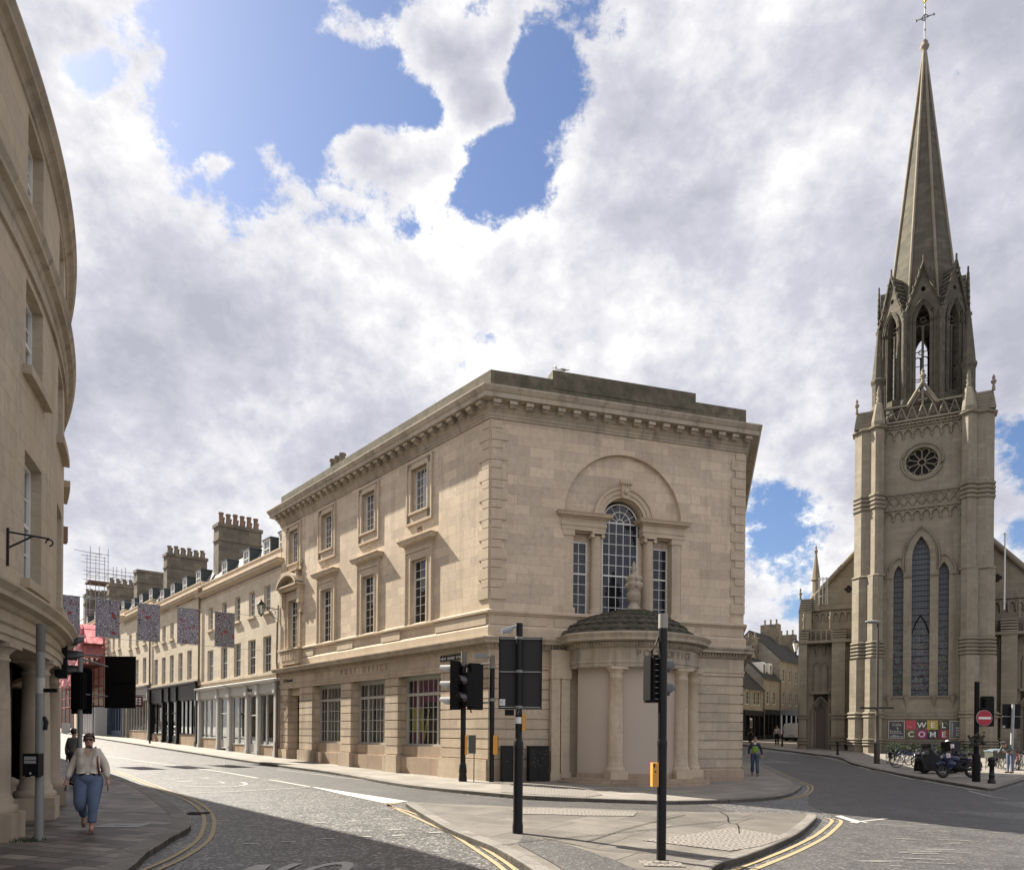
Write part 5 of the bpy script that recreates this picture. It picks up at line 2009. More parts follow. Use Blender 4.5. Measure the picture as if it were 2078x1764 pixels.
# far end of the street: closing building and traffic
M_farwall = plain('far_wall', (.30, .27, .22), .9, .25, .4)
fb_ = thing('far_building', 'small distant building with a red shop sign closing the left street', 'building', FA(112, 5, 2.5))
q = MB(FA)
q.box(112, 120, -14, 17, 1.5, 16.5)
q.build('wall', M_farwall, fb_)
q = MB(FA)
q.box(111.9, 112, 3, 13, 5.4, 6.6)
q.build('fascia', plain('red_sign', (.35, .03, .03), .6, .2), fb_)
q = MB(FA)
for b in range(-1, 15, 3):
    for z in (8., 11.5):
        q.box(111.85, 111.99, b, b + 1.3, z, z + 2)
    q.box(111.85, 111.99, b, b + 2.2, 2.2, 4.9)
q.build('window', M_tglass, fb_)

# ================================================================ curved building on the left
lb = thing('curved_building', 'tall cream stone building with a curved front and columns on the left edge', 'building', (LT[0], LT[1], 0))


def uvl(v):
    # arc length along the curve and height
    cx_, cy_ = LT[0] - LR * math.cos(LPH), LT[1] - LR * math.sin(LPH)
    a = math.atan2(v[1] - cy_, v[0] - cx_)
    return (a * LR, v[2])


def FW(u, b, z):
    p = W(u, b)
    return (p[0], p[1], z)


us = [-14 + .5 * k for k in range(int(22 / .5))] + [8, 20, 35, 50, 64]
lpath = [W(u) for u in us]
lpath_r = lpath
wc = [-11.15, -8.1, -5.05, -2.0, 1.05]
mb = MB(FW)
holes = []
for c in wc:
    holes += [(c - .6, c + .6, 4.12, 6.22), (c - .6, c + .6, 7.52, 8.98), (c - .55, c + .55, 10.33, 11.68)]
wallh(mb, -14, 8, 3.6, 12.2, holes, 0, .3, step=.5)
mb.add([(8, 0, 0), (64, 0, 0), (64, 0, 12.2), (8, 0, 12.2)], [(0, 1, 2, 3)])
mb.add([(64, 0, 0), (64, -9, 0), (64, -9, 12.2), (64, 0, 12.2)], [(0, 1, 2, 3)])
mb.add([(-14, 0, 0), (-14, -9, 0), (-14, -9, 12.2), (-14, 0, 12.2)], [(0, 1, 2, 3)])
for a, b in zip(range(-14, 8, 2), range(-12, 10, 2)):
    mb.add([(a, -9, 0), (b, -9, 0), (b, -9, 12.2), (a, -9, 12.2)], [(0, 1, 2, 3)])
mb.add([(8, -9, 0), (64, -9, 0), (64, -9, 12.2), (8, -9, 12.2)], [(0, 1, 2, 3)])
mb.build('wall', M_left, lb, uvf=uvl)
tp = [W(u, -.2) for u in us] + [W(64, -9), W(30, -9), W(8, -9), W(0, -9), W(-8, -9), W(-14, -9)]
q = MB()
q.prism(tp, 12.0, 12.1)
q.prism([W(u, -1.9) for u in us] + [W(64, -9), W(8, -9), W(-14, -9)], 3.2, 3.3)
q.prism([W(u, -.32) for u in us] + [W(64, -3), W(8, -3), W(-14, -3)], 3.9, 11.9)
q.build('core', M_dark, lb)
for c in wc:
    n = Wn(c)
    for z, h_, w_, ny in ((4.14, 2.08, 1.2, 4), (7.54, 1.44, 1.2, 4), (10.35, 1.33, 1.1, 4)):
        f, g = window_mesh(w_, h_, 3, ny, fr=.075, bar=.028, meeting=2, mat=M_white, gmat=M_glass)
        p = W(c, -.22)
        inst('window', f, lb, (p[0], p[1], z), rzof(n), [('glass', g)])
for c in wc:
    for z in (4.12, 7.52):
        q = MB(FW)
        for k in range(4):
            a = c - .78 + .39 * k
            q.box(a, a + .39, -.1, .13, z - .15, z)
        q.build('sill', M_leftt, lb)
lu = [-14 + .4 * k for k in range(56)] + [9, 64]
lp2 = [W(u) for u in lu]
q = MB()
q.sweep(lp2, [(0, 11.78), (.03, 11.8), (.05, 11.86), (.08, 11.9), (.16, 11.95), (.16, 12.03), (.22, 12.12), (.22, 12.17), (.05, 12.3), (-.3, 12.32)])
q.build('cornice', M_corn, lb)
q = MB()
q.sweep(lp2, [(0, 9.12), (.05, 9.13), (.05, 9.22), (.02, 9.24), (.02, 9.42), (.05, 9.45), (.08, 9.55), (.17, 9.6), (.17, 9.68), (.22, 9.77), (.22, 9.81), (.0, 9.9)])
q.build('string_cornice', M_corn, lb)
q = MB()
q.sweep(lp2, [(-.6, 3.02), (.0, 3.02), (.0, 3.12), (.03, 3.13), (.03, 3.25), (.07, 3.28), (.0, 3.3), (.0, 3.48), (.05, 3.5), (.1, 3.56), (.22, 3.6), (.22, 3.67), (.30, 3.76), (.30, 3.8), (.02, 3.9)])
q.build('shop_entablature', M_leftt, lb)
for c in (-9.3, -6.2, -3.1, 0, 3.1):
    cm = MB(FW)
    p = W(c, -.27)
    cm2 = MB()
    cm2.lathe(p[0], p[1], [(.34, .42), (.36, .47), (.34, .53), (.29, .56), (.30, .62), (.255, .68), (.25, .8), (.25, 1.4), (.235, 2.2), (.215, 2.74), (.24, 2.75), (.24, 2.79), (.215, 2.8), (.22, 2.86), (.29, 2.93), (.3, 2.95)], 22)
    cm2.build('column', M_leftt, lb)
    cm.box(c - .35, c + .35, -.63, .1, -.3, .42)
    cq = MB(FW)
    cq.box(c - .31, c + .31, -.6, .05, 2.95, 3.02)
    cq.build('column_cap', M_leftt, lb)
    cm.build('column_pedestal', M_leftt, lb)
q = MB(FW)
for k in range(22):
    a = -13 + k
    q.box(a, a + 1, -1.2, -.55, -.3, .28)
q.build('stall_wall', M_leftt, lb)
q = MB(FW)
M_brz = plain('bronze_frame', (.06, .065, .055), .5, .15)
for k in range(17):
    a = -13 + k * 1.25
    q.box(a - .04, a + .04, -1.06, -.98, .28, 3.1)
for k in range(20):
    a = -13 + k
    q.box(a, a + 1, -1.06, -.98, .28, .36)
    q.box(a, a + 1, -1.05, -.99, 2.35, 2.41)
sf = q.build('shopfront', M_brz, lb)
q = MB(FW)
for k in range(20):
    a = -13 + k
    q.add([(a, -1.02, .3), (a + 1, -1.02, .3), (a + 1, -1.02, 3.1), (a, -1.02, 3.1)], [(0, 1, 2, 3)])
q.build('glass', M_glassd, sf)
q = MB(FW)
q.tube([(-6.55, .02, 4.15), (-6.55, .02, 4.72)], .018, 5)
q.tube([(-6.55, .02, 4.66), (-6.3, .5, 4.66)], .016, 5)
q.tube([(-6.55, .02, 4.42), (-6.42, .32, 4.66)], .016, 5)
for k in range(8):
    t = -PI / 2 + k * PI * 1.4 / 7
    t2 = -PI / 2 + (k + 1) * PI * 1.4 / 7
    q.tube([(-6.3, .5 + .05 * math.cos(t), 4.6 + .05 * math.sin(t)), (-6.3, .5 + .05 * math.cos(t2), 4.6 + .05 * math.sin(t2))], .012, 4)
br_ = q.build('sign_bracket', M_black)
tag(br_, 'empty black iron sign bracket on the curved building above the shop cornice', 'bracket')
# alarm box on the far edge of the curved wall
q = MB(FW)
q.box(2.6, 2.9, 0, .22, 6.6, 7.0)
ab = q.build('alarm_box', M_terra, lb)
# ================================================================ church
r0 = ray(1876, 1400)
OC = (r0[0] * 55 + -.8852 * .3, 55 + .4652 * .3)
CD = (-.8852, .4652)
CN = (-.4652, -.8852)
FC = frame(OC, CD, CN)
chh = thing('church', 'gothic stone church with a tall slender spire and three pointed windows', 'church', (OC[0], OC[1], 0))


def zk(z, d):
    return 1.7 + (z - 1.7) * (1 + d * .885 / 55)


def cham(a0, a1, b0, b1, c=.2, sides=(1, 1)):
    """rectangle a0..a1 x b0..b1 with the outer (b1) corners cut"""
    p = [(a0, b0), (a1, b0)]
    p += [(a1, b1 - c), (a1 - c, b1)] if sides[1] else [(a1, b1)]
    p += [(a0 + c, b1), (a0, b1 - c)] if sides[0] else [(a0, b1)]
    return p


WALL = -.9            # out of the recessed tower wall
stages = [(-.6, 3.2, .32), (3.2, 7.7, .25), (7.7, 14.1, .12), (14.1, 25.4, 0.)]


def buttress_polys(e):
    out_ = []
    for s in (-1, 1):
        a0, a1 = 2.55, 3.5 + e
        p = cham(a0, a1, -1.6, 0 + e, .36)
        out_.append([(s * a, b) for a, b in p])
        # side facing buttress, set back
        p = [(3.2, -.45), (3.2, -1.65), (4.62 + e, -1.65), (4.62 + e, -.92), (4.62 + e - .5, -.42)]
        out_.append([(s * a, b) for a, b in p])
        # rear pair
        p = [(3.2, -7.6), (4.62 + e, -7.6), (4.62 + e, -8.7), (3.2, -8.7)]
        out_.append([(s * a, b) for a, b in p])
    return out_


bt = MB(FC)
for z0, z1, e in stages:
    for p in buttress_polys(e):
        bt.prism(p, z0, z1)
bt.build('buttresses', M_gothic, chh)
# tower body with three lancets
tw = MB(FC)
g1 = arch_pts(0, .6, 15.35, 1.6, 8)
g2 = [arch_pts(s * 1.5, .34, 14.0, .85, 6) for s in (-1, 1)]
hol = []
hol.append([(.6, 4.85)] + g1 + [(-.6, 4.85)])
for k, s in enumerate((-1, 1)):
    hol.append([(s * 1.5 + .34, 4.85)] + g2[k] + [(s * 1.5 - .34, 4.85)])
rose = [(1.08 * math.cos(2 * PI * k / 28), 22.6 + 1.08 * math.sin(2 * PI * k / 28)) for k in range(28)]
tw.panel([(-3.6, -.5), (3.6, -.5), (3.6, 25.6), (-3.6, 25.6)], hol + [rose], WALL, WALL - .75)
tw.add([(s, b, z) for s in (-3.6, 3.6) for b in (WALL, WALL - 7.2) for z in (-.5, 25.6)], [(0, 1, 3, 2), (4, 5, 7, 6), (2, 3, 7, 6)])
tw.box(-3.6, 3.6, WALL - 7.2, WALL - .1, 25.4, 25.6)
tw.build('tower_wall', M_gothic, chh)
tg = MB(FC)
tg.add([(-.62, WALL - .55, 4.8), (.62, WALL - .55, 4.8), (.62, WALL - .55, 17.1), (-.62, WALL - .55, 17.1)], [(0, 1, 2, 3)])
for s in (-1, 1):
    tg.add([(s * 1.5 - .36, WALL - .55, 4.8), (s * 1.5 + .36, WALL - .55, 4.8), (s * 1.5 + .36, WALL - .55, 15.), (s * 1.5 - .36, WALL - .55, 15.)], [(0, 1, 2, 3)])
# stained glass material
m, nt, p_, o_ = newmat('stained_glass')
t_ = nt.n('ShaderNodeTexCoord')
vo = nt.n('ShaderNodeTexVoronoi')
vo.inputs['Scale'].default_value = 5.5
nt.l(t_.outputs['UV'], vo.inputs['Vector'])
hsv = nt.n('ShaderNodeHueSaturation')
hsv.inputs['Saturation'].default_value = .4
hsv.inputs['Value'].default_value = .17
nt.l(vo.outputs['Color'], hsv.inputs['Color'])
ve = nt.n('ShaderNodeTexVoronoi', feature='DISTANCE_TO_EDGE')
ve.inputs['Scale'].default_value = 5.5
nt.l(t_.outputs['UV'], ve.inputs['Vector'])
c1_ = nt.mix(nt.ramp(ve.outputs['Distance'], [(.02, 0), (.06, 1)]), (.012, .012, .012), hsv.outputs[0])
sp_ = nt.n('ShaderNodeSeparateXYZ')
nt.l(t_.outputs['UV'], sp_.inputs[0])
hi = nt.n('ShaderNodeMapRange')
nt.l(sp_.outputs[1], hi.inputs[0])
hi.inputs[1].default_value = 8.
hi.inputs[2].default_value = 12.
ck = nt.n('ShaderNodeTexChecker')
mp_ = nt.n('ShaderNodeMapping')
mp_.inputs['Rotation'].default_value = (0, 0, R(45))
nt.l(t_.outputs['UV'], mp_.inputs[0])
nt.l(mp_.outputs[0], ck.inputs['Vector'])
ck.inputs['Scale'].default_value = 7
ck.inputs['Color1'].default_value = (.085, .092, .10, 1)
ck.inputs['Color2'].default_value = (.05, .055, .062, 1)
c2_ = nt.mix(hi.outputs[0], c1_, ck.outputs[0])
nt.l(c2_, p_.inputs['Base Color'])
p_.inputs['Roughness'].default_value = .35
M_stain = m
tg.build('stained_glass', M_stain, chh)
tb = MB(FC)
z = 5.3
while z < 16.6:
    hw = .6 if z < 15.35 else .6 * (1 - (z - 15.35) / 1.7)
    tb.box(-hw, hw, WALL - .55, WALL - .52, z, z + .035)
    if z < 14.4:
        for s in (-1, 1):
            if int(z * 10) % 2 == 0 or True:
                tb.box(s * 1.5 - .34, s * 1.5 + .34, WALL - .55, WALL - .52, z, z + .03)
    z += .52 if z < 12 else .4
for s in (-1, 1):
    tb.tube([(s * .58, WALL - .53, 9.6), (s * .3, WALL - .53, 10.5), (0, WALL - .53, 11.0)], .05, 4)
tb.build('glazing_bars', M_matt, chh)
# window mouldings
wm = MB(FC)


def jamb(c, half, zs, rise, r_, b, zb=4.9, n=8):
    pts = arch_pts(c, half, zs, rise, n)
    wm.tube([(pts[0][0], b, zb)] + [(x, b, z) for x, z in pts] + [(pts[-1][0], b, zb)], r_, 6)


for k in range(4):
    jamb(0, .66 + .13 * k, 15.35, 1.66 + .2 * k, .065, WALL - .42 + .14 * k, zb=4.9 if k < 3 else 14.3)
jamb(0, 1.2, 15.3, 2.35, .075, WALL + .07, 14.4)
for s in (-1, 1):
    for k in range(3):
        jamb(s * 1.5, .40 + .12 * k, 14.0, .9 + .16 * k, .06, WALL - .42 + .17 * k, zb=4.9)
    # outer half of the side hood
    pts = arch_pts(s * 1.5, .78, 14.0, 1.45, 8)
    sel = [p for p in pts if (p[0] * s) > 1.22]
    wm.tube([(x, WALL + .07, z) for x, z in sel], .075, 6)
    for c in (.9, 2.15):
        wm.box(s * c - .3 if s > 0 else -c - .3, s * c + .3 if s > 0 else -c + .3, WALL - .4, WALL + .12, 13.9, 14.02)
    wm.box(s * 2.2 - .1, s * 2.2 + .1, WALL - .2, WALL + .02, 4.9, 13.9)
    for c in (.92, 2.15):
        wm.lathe(s * c, WALL - .05, [(.05, 3.9), (.14, 4.3), (.24, 4.7), (.28, 4.85)], 8)
wm.box(-2.45, 2.45, WALL - .6, WALL + .1, 4.72, 4.85)
wm.build('window_mouldings', M_gothic2, chh)
# bands of rings on the buttresses, strings and plinths
def rings(z0, z1, n, e, r_=.11):
    for p in buttress_polys(e)[:2] + buttress_polys(e)[3:5]:
        rg = MB(FC)
        area = sum(p[i][0] * p[(i + 1) % len(p)][1] - p[(i + 1) % len(p)][0] * p[i][1] for i in range(len(p)))
        pp_ = p if area > 0 else p[::-1]
        for k in range(n):
            z = z0 + (z1 - z0) * (k + .5) / n
            hh = (z1 - z0) / n * .5
            prof = [(0, z - hh)] + [(r_ * math.cos(a), z + hh * .8 * math.sin(a)) for a in [(-PI / 2 + PI * j / 6) for j in range(7)]] + [(0, z + hh)]
            rg.sweep(pp_, [(o, zz) for o, zz in prof], closed=True, side=1)
        rg.build('ring_band', M_gothic2, chh)


rings(19.15, 20.45, 4, 0.)
rings(7.75, 9.1, 5, .12)
rings(13.95, 14.22, 1, .02, .16)
rings(3.12, 3.65, 2, .28, .13)
rings(1.0, 1.62, 3, .32, .1)
rings(25.3, 25.6, 1, 0., .2)
rg = MB(FC)
for z0, z1, o_1 in ((3.12, 3.3, .22), (3.32, 3.5, .15), (1.0, 1.16, .3), (1.2, 1.36, .24), (1.4, 1.56, .18)):
    rg.box(-2.7, 2.7, WALL - .1, WALL + o_1, z0, z1)
rg.box(-2.7, 2.7, WALL - .1, WALL + .34, -.5, 1.0)
rg.box(-2.7, 2.7, WALL - .1, WALL + .1, 1.0, 3.2)
rg.build('plinth_mouldings', M_gothic2, chh)
# corbel tables and lattice bands
ct = MB(FC)


def corbels(z, a0, a1, n, b=WALL, h_=.85, drop=True):
    sp = (a1 - a0) / n
    for k in range(n):
        c = a0 + sp * (k + .5)
        pts = arch_pts(c, sp * .42, z - h_ * .45, h_ * .4, 4)
        ct.tube([(x, b + .1, zz) for x, zz in pts], .07, 5)
    for k in range(n + 1):
        c = a0 + sp * k
        ct.box(c - .07, c + .07, b, b + .14, z - h_ * .55, z - .02)
        ct.lathe(c, b + .08, [(.02, z - h_), (.07, z - h_ * .9), (.11, z - h_ * .72), (.06, z - h_ * .66), (.12, z - h_ * .58)], 6)


corbels(18.98, -2.5, 2.5, 8)
ct.build('corbel_table', M_gothic2, chh)
ct = MB(FC)
corbels(25.2, -2.5, 2.5, 8)
ct.build('corbel_table', M_gothic2, chh)
ct = MB(FC)
for z, r_ in ((19.1, .14), (19.22, .08), (20.28, .12)):
    ct.box(-2.6, 2.6, WALL - .1, WALL + r_, z - .06, z + .06)
for k in range(9):
    c = -2.4 + 4.8 * k / 8
    if k < 8:
        ct.tube([(c, WALL + .05, 19.3), (c + .6, WALL + .05, 20.2)], .045, 4)
        ct.tube([(c, WALL + .05, 20.2), (c + .6, WALL + .05, 19.3)], .045, 4)
        ct.ball(c + .3, WALL + .06, 20.02, .05, 6)
ct.build('lattice_band', M_gothic2, chh)
ct = MB(FC)
for z, r_ in ((25.35, .12), (25.55, .2), (25.75, .26)):
    ct.box(-2.6, 2.6, WALL - .1, WALL + r_, z - .06, z + .06)
for k in range(11):
    c = -2.5 + .5 * k
    ct.tube([(c - .18, WALL + .2, 25.42), (c, WALL + .24, 25.52), (c + .18, WALL + .2, 25.42)], .035, 4)
ct.build('parapet_cornice', M_gothic2, chh)
# rose
rs_ = MB(FC)
for rr_, tr_r, bb in ((1.38, .08, .06), (1.25, .06, .0), (1.12, .05, -.08)):
    rs_.tube([(rr_ * math.cos(2 * PI * k / 32), WALL + bb, 22.6 + rr_ * math.sin(2 * PI * k / 32)) for k in range(33)], tr_r, 6)
for k in range(10):
    t = 2 * PI * (k + .5) / 10
    rs_.tube([(.25 * math.cos(t), WALL - .3, 22.6 + .25 * math.sin(t)), (.8 * math.cos(t), WALL - .3, 22.6 + .8 * math.sin(t))], .045, 5)
    t0 = 2 * PI * k / 10
    cx_, cz_ = .8 * math.cos(t0), 22.6 + .8 * math.sin(t0)
    rs_.tube([(cx_ + .245 * math.cos(t0 + a), WALL - .3, cz_ + .245 * math.sin(t0 + a)) for a in [R(-115) + R(230) * j / 8 for j in range(9)]], .05, 5)
rs_.tube([(.25 * math.cos(2 * PI * k / 16), WALL - .3, 22.6 + .25 * math.sin(2 * PI * k / 16)) for k in range(17)], .06, 5)
rs_.build('rose_tracery', M_gothic2, chh)
q = MB(FC)
q.add([(-1.2, WALL - .5, 21.4), (1.2, WALL - .5, 21.4), (1.2, WALL - .5, 23.8), (-1.2, WALL - .5, 23.8)], [(0, 1, 2, 3)])
q.build('rose_glass', M_dark, chh)
# parapet with pierced triangles and a central gable
pp_ = MB(FC)
PB = WALL + .12
pp_.box(-2.6, 2.6, PB - .3, PB, 25.75, 25.9)
for a0, a1 in ((-2.6, -.85), (.85, 2.6)):
    pp_.box(a0, a1, PB - .3, PB, 26.9, 27.05)
for k in range(7):
    c = -2.45 + .7 * k
    pp_.tube([(c, PB - .12, 25.9), (c + .35, PB - .12, 26.92)], .055, 4)
    pp_.tube([(c + .7, PB - .12, 25.9), (c + .35, PB - .12, 26.92)], .055, 4)
    for (ex, ez) in ((-.1, -.08), (.1, -.08), (0, .1)):
        pp_.tube([(c + .35 + ex + .09 * math.cos(a), PB - .12, 26.25 + ez + .09 * math.sin(a)) for a in [2 * PI * j / 8 for j in range(9)]], .028, 4, cap=False)
for s in (-1, 1):
    pp_.tube([(s * 1.05, PB - .1, 26.85), (0, PB - .1, 28.6)], .12, 5)
    pp_.tube([(s * .7, PB - .1, 26.95), (0, PB - .1, 28.1)], .05, 4)
pp_.box(-.06, .06, PB - .18, PB - .04, 26.7, 28.0)
pp_.box(-.3, .3, PB - .18, PB - .04, 27.2, 27.3)
pp_.lathe(0, PB - .1, [(.1, 28.4), (.14, 28.7), (.08, 28.8), (.26, 28.95), (.22, 29.1), (.08, 29.2), (.16, 29.35), (.02, 29.6)], 8)
pp_.build('parapet', M_gothic2, chh)
# corner blocks: weathered stepped merlons, pedestal masses and finials
for s in (-1, 1):
    cb = MB(FC)
    for k in range(6):
        z = 25.6 + k * .23
        cb.box(*sorted((s * (3.1), s * (4.66 - .03 * k))), -1.72 + .02 * k, -.38 - .05 * k, z, z + .16)
        cb.box(*sorted((s * (3.1), s * (4.55 - .03 * k))), -1.66, -.46 - .05 * k, z + .16, z + .23)
    a, b = s * 4.5, -.62
    cb.lathe(a, b, [(.12, 26.9), (.1, 27.2), (.06, 27.3), (.17, 27.45), (.18, 27.6), (.06, 27.7), (.12, 27.82), (.02, 28.05)], 8)
    p0 = cham(2.5, 3.45, -1.5, .12, .2)
    p1 = cham(2.72, 3.2, -1.4, -.35, .1)
    cb.prism([(s * x, y) for x, y in p0], 25.55, 25.85)
    cb.prism([(s * x, y) for x, y in p0], 25.85, 27.35, top=[(s * x, y) for x, y in p1])
    cb.prism([(s * x, y) for x, y in p1], 27.35, 27.6, top=[(s * 2.96, -.8)] * len(p1))
    cb.lathe(s * 2.96, -.7, [(.16, 27.5), (.2, 27.7), (.12, 27.8), (.2, 27.95), (.13, 28.2), (.17, 28.3), (.03, 28.8)], 8)
    # pinnacle turrets at the octagon corners
    for bb in (-2.15, -7.0):
        a = s * 3.05
        cd = MB(FC)
        cd.lathe(a, bb, [(.62, 25.6), (.6, 27.4), (.52, 27.6), (.47, 27.7), (.47, 29.4), (.58, 29.65), (.58, 29.8), (.48, 29.9), (.36, 31.2), (.16, 33.2), (.0, 34.0)], 8, smooth=False, rot=PI / 8)
        cd.build('corner_turret', M_spire, chh)
    cb.build('corner_pinnacle', M_gothic2, chh)
# octagon lantern, open on all sides
OCX, OCB = 0., -4.6
oc = MB(FC)
gb_ = MB(FC)
AP = 3.0
HF = AP * math.tan(PI / 8)


def face_fr(k):
    t = 2 * PI * k / 8
    nx_, ny_ = math.sin(t), math.cos(t)

    def f(a, b, z):
        # a across face, b outward from the centre
        return (OCX + nx_ * b + ny_ * a, OCB + ny_ * b - nx_ * a, z)
    return f


for k in range(8):
    ff = face_fr(k)
    q = MB(ff)
    arc_ = arch_pts(0, .46, 33.6, 1.25, 7)
    q.panel([(-HF, 27.3), (HF, 27.3), (HF, 34.3), (.55, 36.2), (0, 37.9), (-.55, 36.2), (-HF, 34.3)], [[(.46, 28.2)] + arc_ + [(-.46, 28.2)], [(.16 * math.cos(2 * PI * j / 8), 36.0 + .2 * math.sin(2 * PI * j / 8)) for j in range(8)]], AP, AP - .55)
    oc.add(q.v, q.f, raw=False) if False else None
    oc.v_tmp = None
    oc.add([FC(*v) for v in q.v], q.f, raw=True)
    q = MB(ff)
    # corner shaft, jambs, mullion, tracery, gable copings
    q.tube([(HF, AP + .02, 27.3), (HF, AP + .02, 34.0)], .2, 8)
    q.lathe(HF, AP + .02, [(.2, 33.7), (.24, 33.85), (.2, 33.9), (.32, 34.1), (.3, 34.25)], 8)
    q.lathe(HF, AP + .02, [(.3, 27.3), (.3, 27.6), (.22, 27.8)], 8)
    for s in (-1, 1):
        q.tube([(s * .62, AP - .02, 28.0), (s * .62, AP - .02, 33.5)], .07, 6)
        q.tube([(s * .8, AP + .06, 28.0), (s * .8, AP + .06, 33.5)], .06, 6)
        q.box(s * .7 - .2, s * .7 + .2, AP - .1, AP + .12, 33.45, 33.6)
        q.tube([(s * .26 + .22 * math.cos(a), AP - .3, 33.1 + .25 * math.sin(a)) for a in [PI * j / 6 for j in range(7)]], .05, 5)
        q.tube([(s * (HF + .04), AP + .1, 34.05), (s * .6, AP + .12, 36.1), (0, AP + .12, 38.0)], .1, 5)
        for j in range(6):
            t = (j + .6) / 6.6
            q.ball(s * (HF + .08) * (1 - t) + s * .06, AP + .14, 34.1 + 3.9 * t, .1, 6)
    for ro in (0, 1):
        pts = arch_pts(0, .66 + .14 * ro, 33.6, 1.45 + .17 * ro, 7)
        q.tube([(x, AP + .04 + .04 * ro, z) for x, z in pts], .06, 5)
    q.tube([(0, AP - .3, 28.2), (0, AP - .3, 33.3)], .1, 6)
    q.tube([(.2 * math.cos(a), AP - .3, 33.75 + .2 * math.sin(a)) for a in [2 * PI * j / 10 for j in range(11)]], .045, 5)
    for z in (29.2, 30.2, 31.3):
        q.box(-.5, .5, AP - .32, AP - .28, z, z + .05)
    q.tube([(0, AP + .12, 37.9), (0, AP + .12, 38.5)], .07, 5)
    gb_.add([FC(*v) for v in q.v], q.f, smooth=True, raw=True)
    # gable roof running back to the spire, with horizontal weathering courses
    q = MB(ff)
    NR = 9
    for j in range(NR):
        t0, t1 = j / NR, (j + 1) / NR
        for s in (-1, 1):
            a0, z0 = s * (HF - .02) * (1 - t0), 34.3 + 3.55 * t0
            a1, z1 = s * (HF - .02) * (1 - t1), 34.3 + 3.55 * t1
            q.add([(a0 + s * .09, AP - .02, z0), (a0 + s * .09, .6, z0), (a1 + s * .02, .6, z1), (a1 + s * .02, AP - .02, z1), (a0, AP - .02, z0), (a0, .6, z0)], [(0, 1, 2, 3), (0, 1, 5, 4)])
    gb_.add([FC(*v) for v in q.v], q.f, raw=True)
oc.build('lantern_stage', M_spire, chh)
gb_.build('lantern_gables', M_spire, chh)
q = MB(FC)
q.lathe(OCX, OCB, [(3.3, 25.6), (3.3, 26.9), (3.05, 27.6), (2.3, 28.0), (0.01, 28.3)], 8, smooth=False, rot=PI / 8)
q.build('lantern_base', M_spire, chh)
# spire
sp_ = MB(FC)
ZT = 57.0


def apo(z):
    return (ZT - z) * .1096


prof = [(apo(z) / math.cos(PI / 8), z) for z in (34.6, 40, 46, 52, 56.4)]
sp_.lathe(OCX, OCB, prof, 8, smooth=False, rot=PI / 8)
sp_.build('spire', M_spire, chh)
q = MB(FC)
for k in range(8):
    t = PI / 8 + 2 * PI * k / 8
    q.tube([(OCX + (r_ + .02) * math.cos(t), OCB + (r_ + .02) * math.sin(t), z) for r_, z in prof], .11, 5)
q.lathe(OCX, OCB, [(.12, 56.2), (.18, 56.5), (.12, 56.6), (.3, 56.8), (.35, 57.0), (.15, 57.1), (.25, 57.3), (.1, 57.5), (.05, 57.6)], 8)
q.build('spire_ribs', M_gothic2, chh)
q = MB(FC)
q.tube([(0, OCB, 57.4), (0, OCB, 60.4)], .05, 5)
zc = 59.3
q.tube([(-.62, OCB, zc), (.62, OCB, zc)], .04, 5)
q.tube([(.28 * math.cos(a), OCB, zc + .28 * math.sin(a)) for a in [2 * PI * j / 4 for j in range(5)]], .05, 5)
for (x, z) in ((-.62, zc), (.62, zc), (0, 60.1)):
    q.ball(x, OCB, z, .09, 6)
    q.tube([(x - .08, OCB, z - .11), (x + .08, OCB, z + .11)], .03, 4)
q.ball(0, OCB, 58.3, .1, 6)
q.build('spire_cross', M_grey, chh)
q = MB(FC)
q.add([(.1, OCB, 60.4), (-.45, OCB, 60.7), (-.6, OCB, 61.25), (-.2, OCB, 60.95), (.05, OCB, 61.0), (.15, OCB, 61.4), (.25, OCB, 60.9)], [(0, 1, 2, 3, 4, 5, 6)])
q.ball(0, OCB, 60.7, .14, 6)
q.build('weather_vane', M_gold, chh)

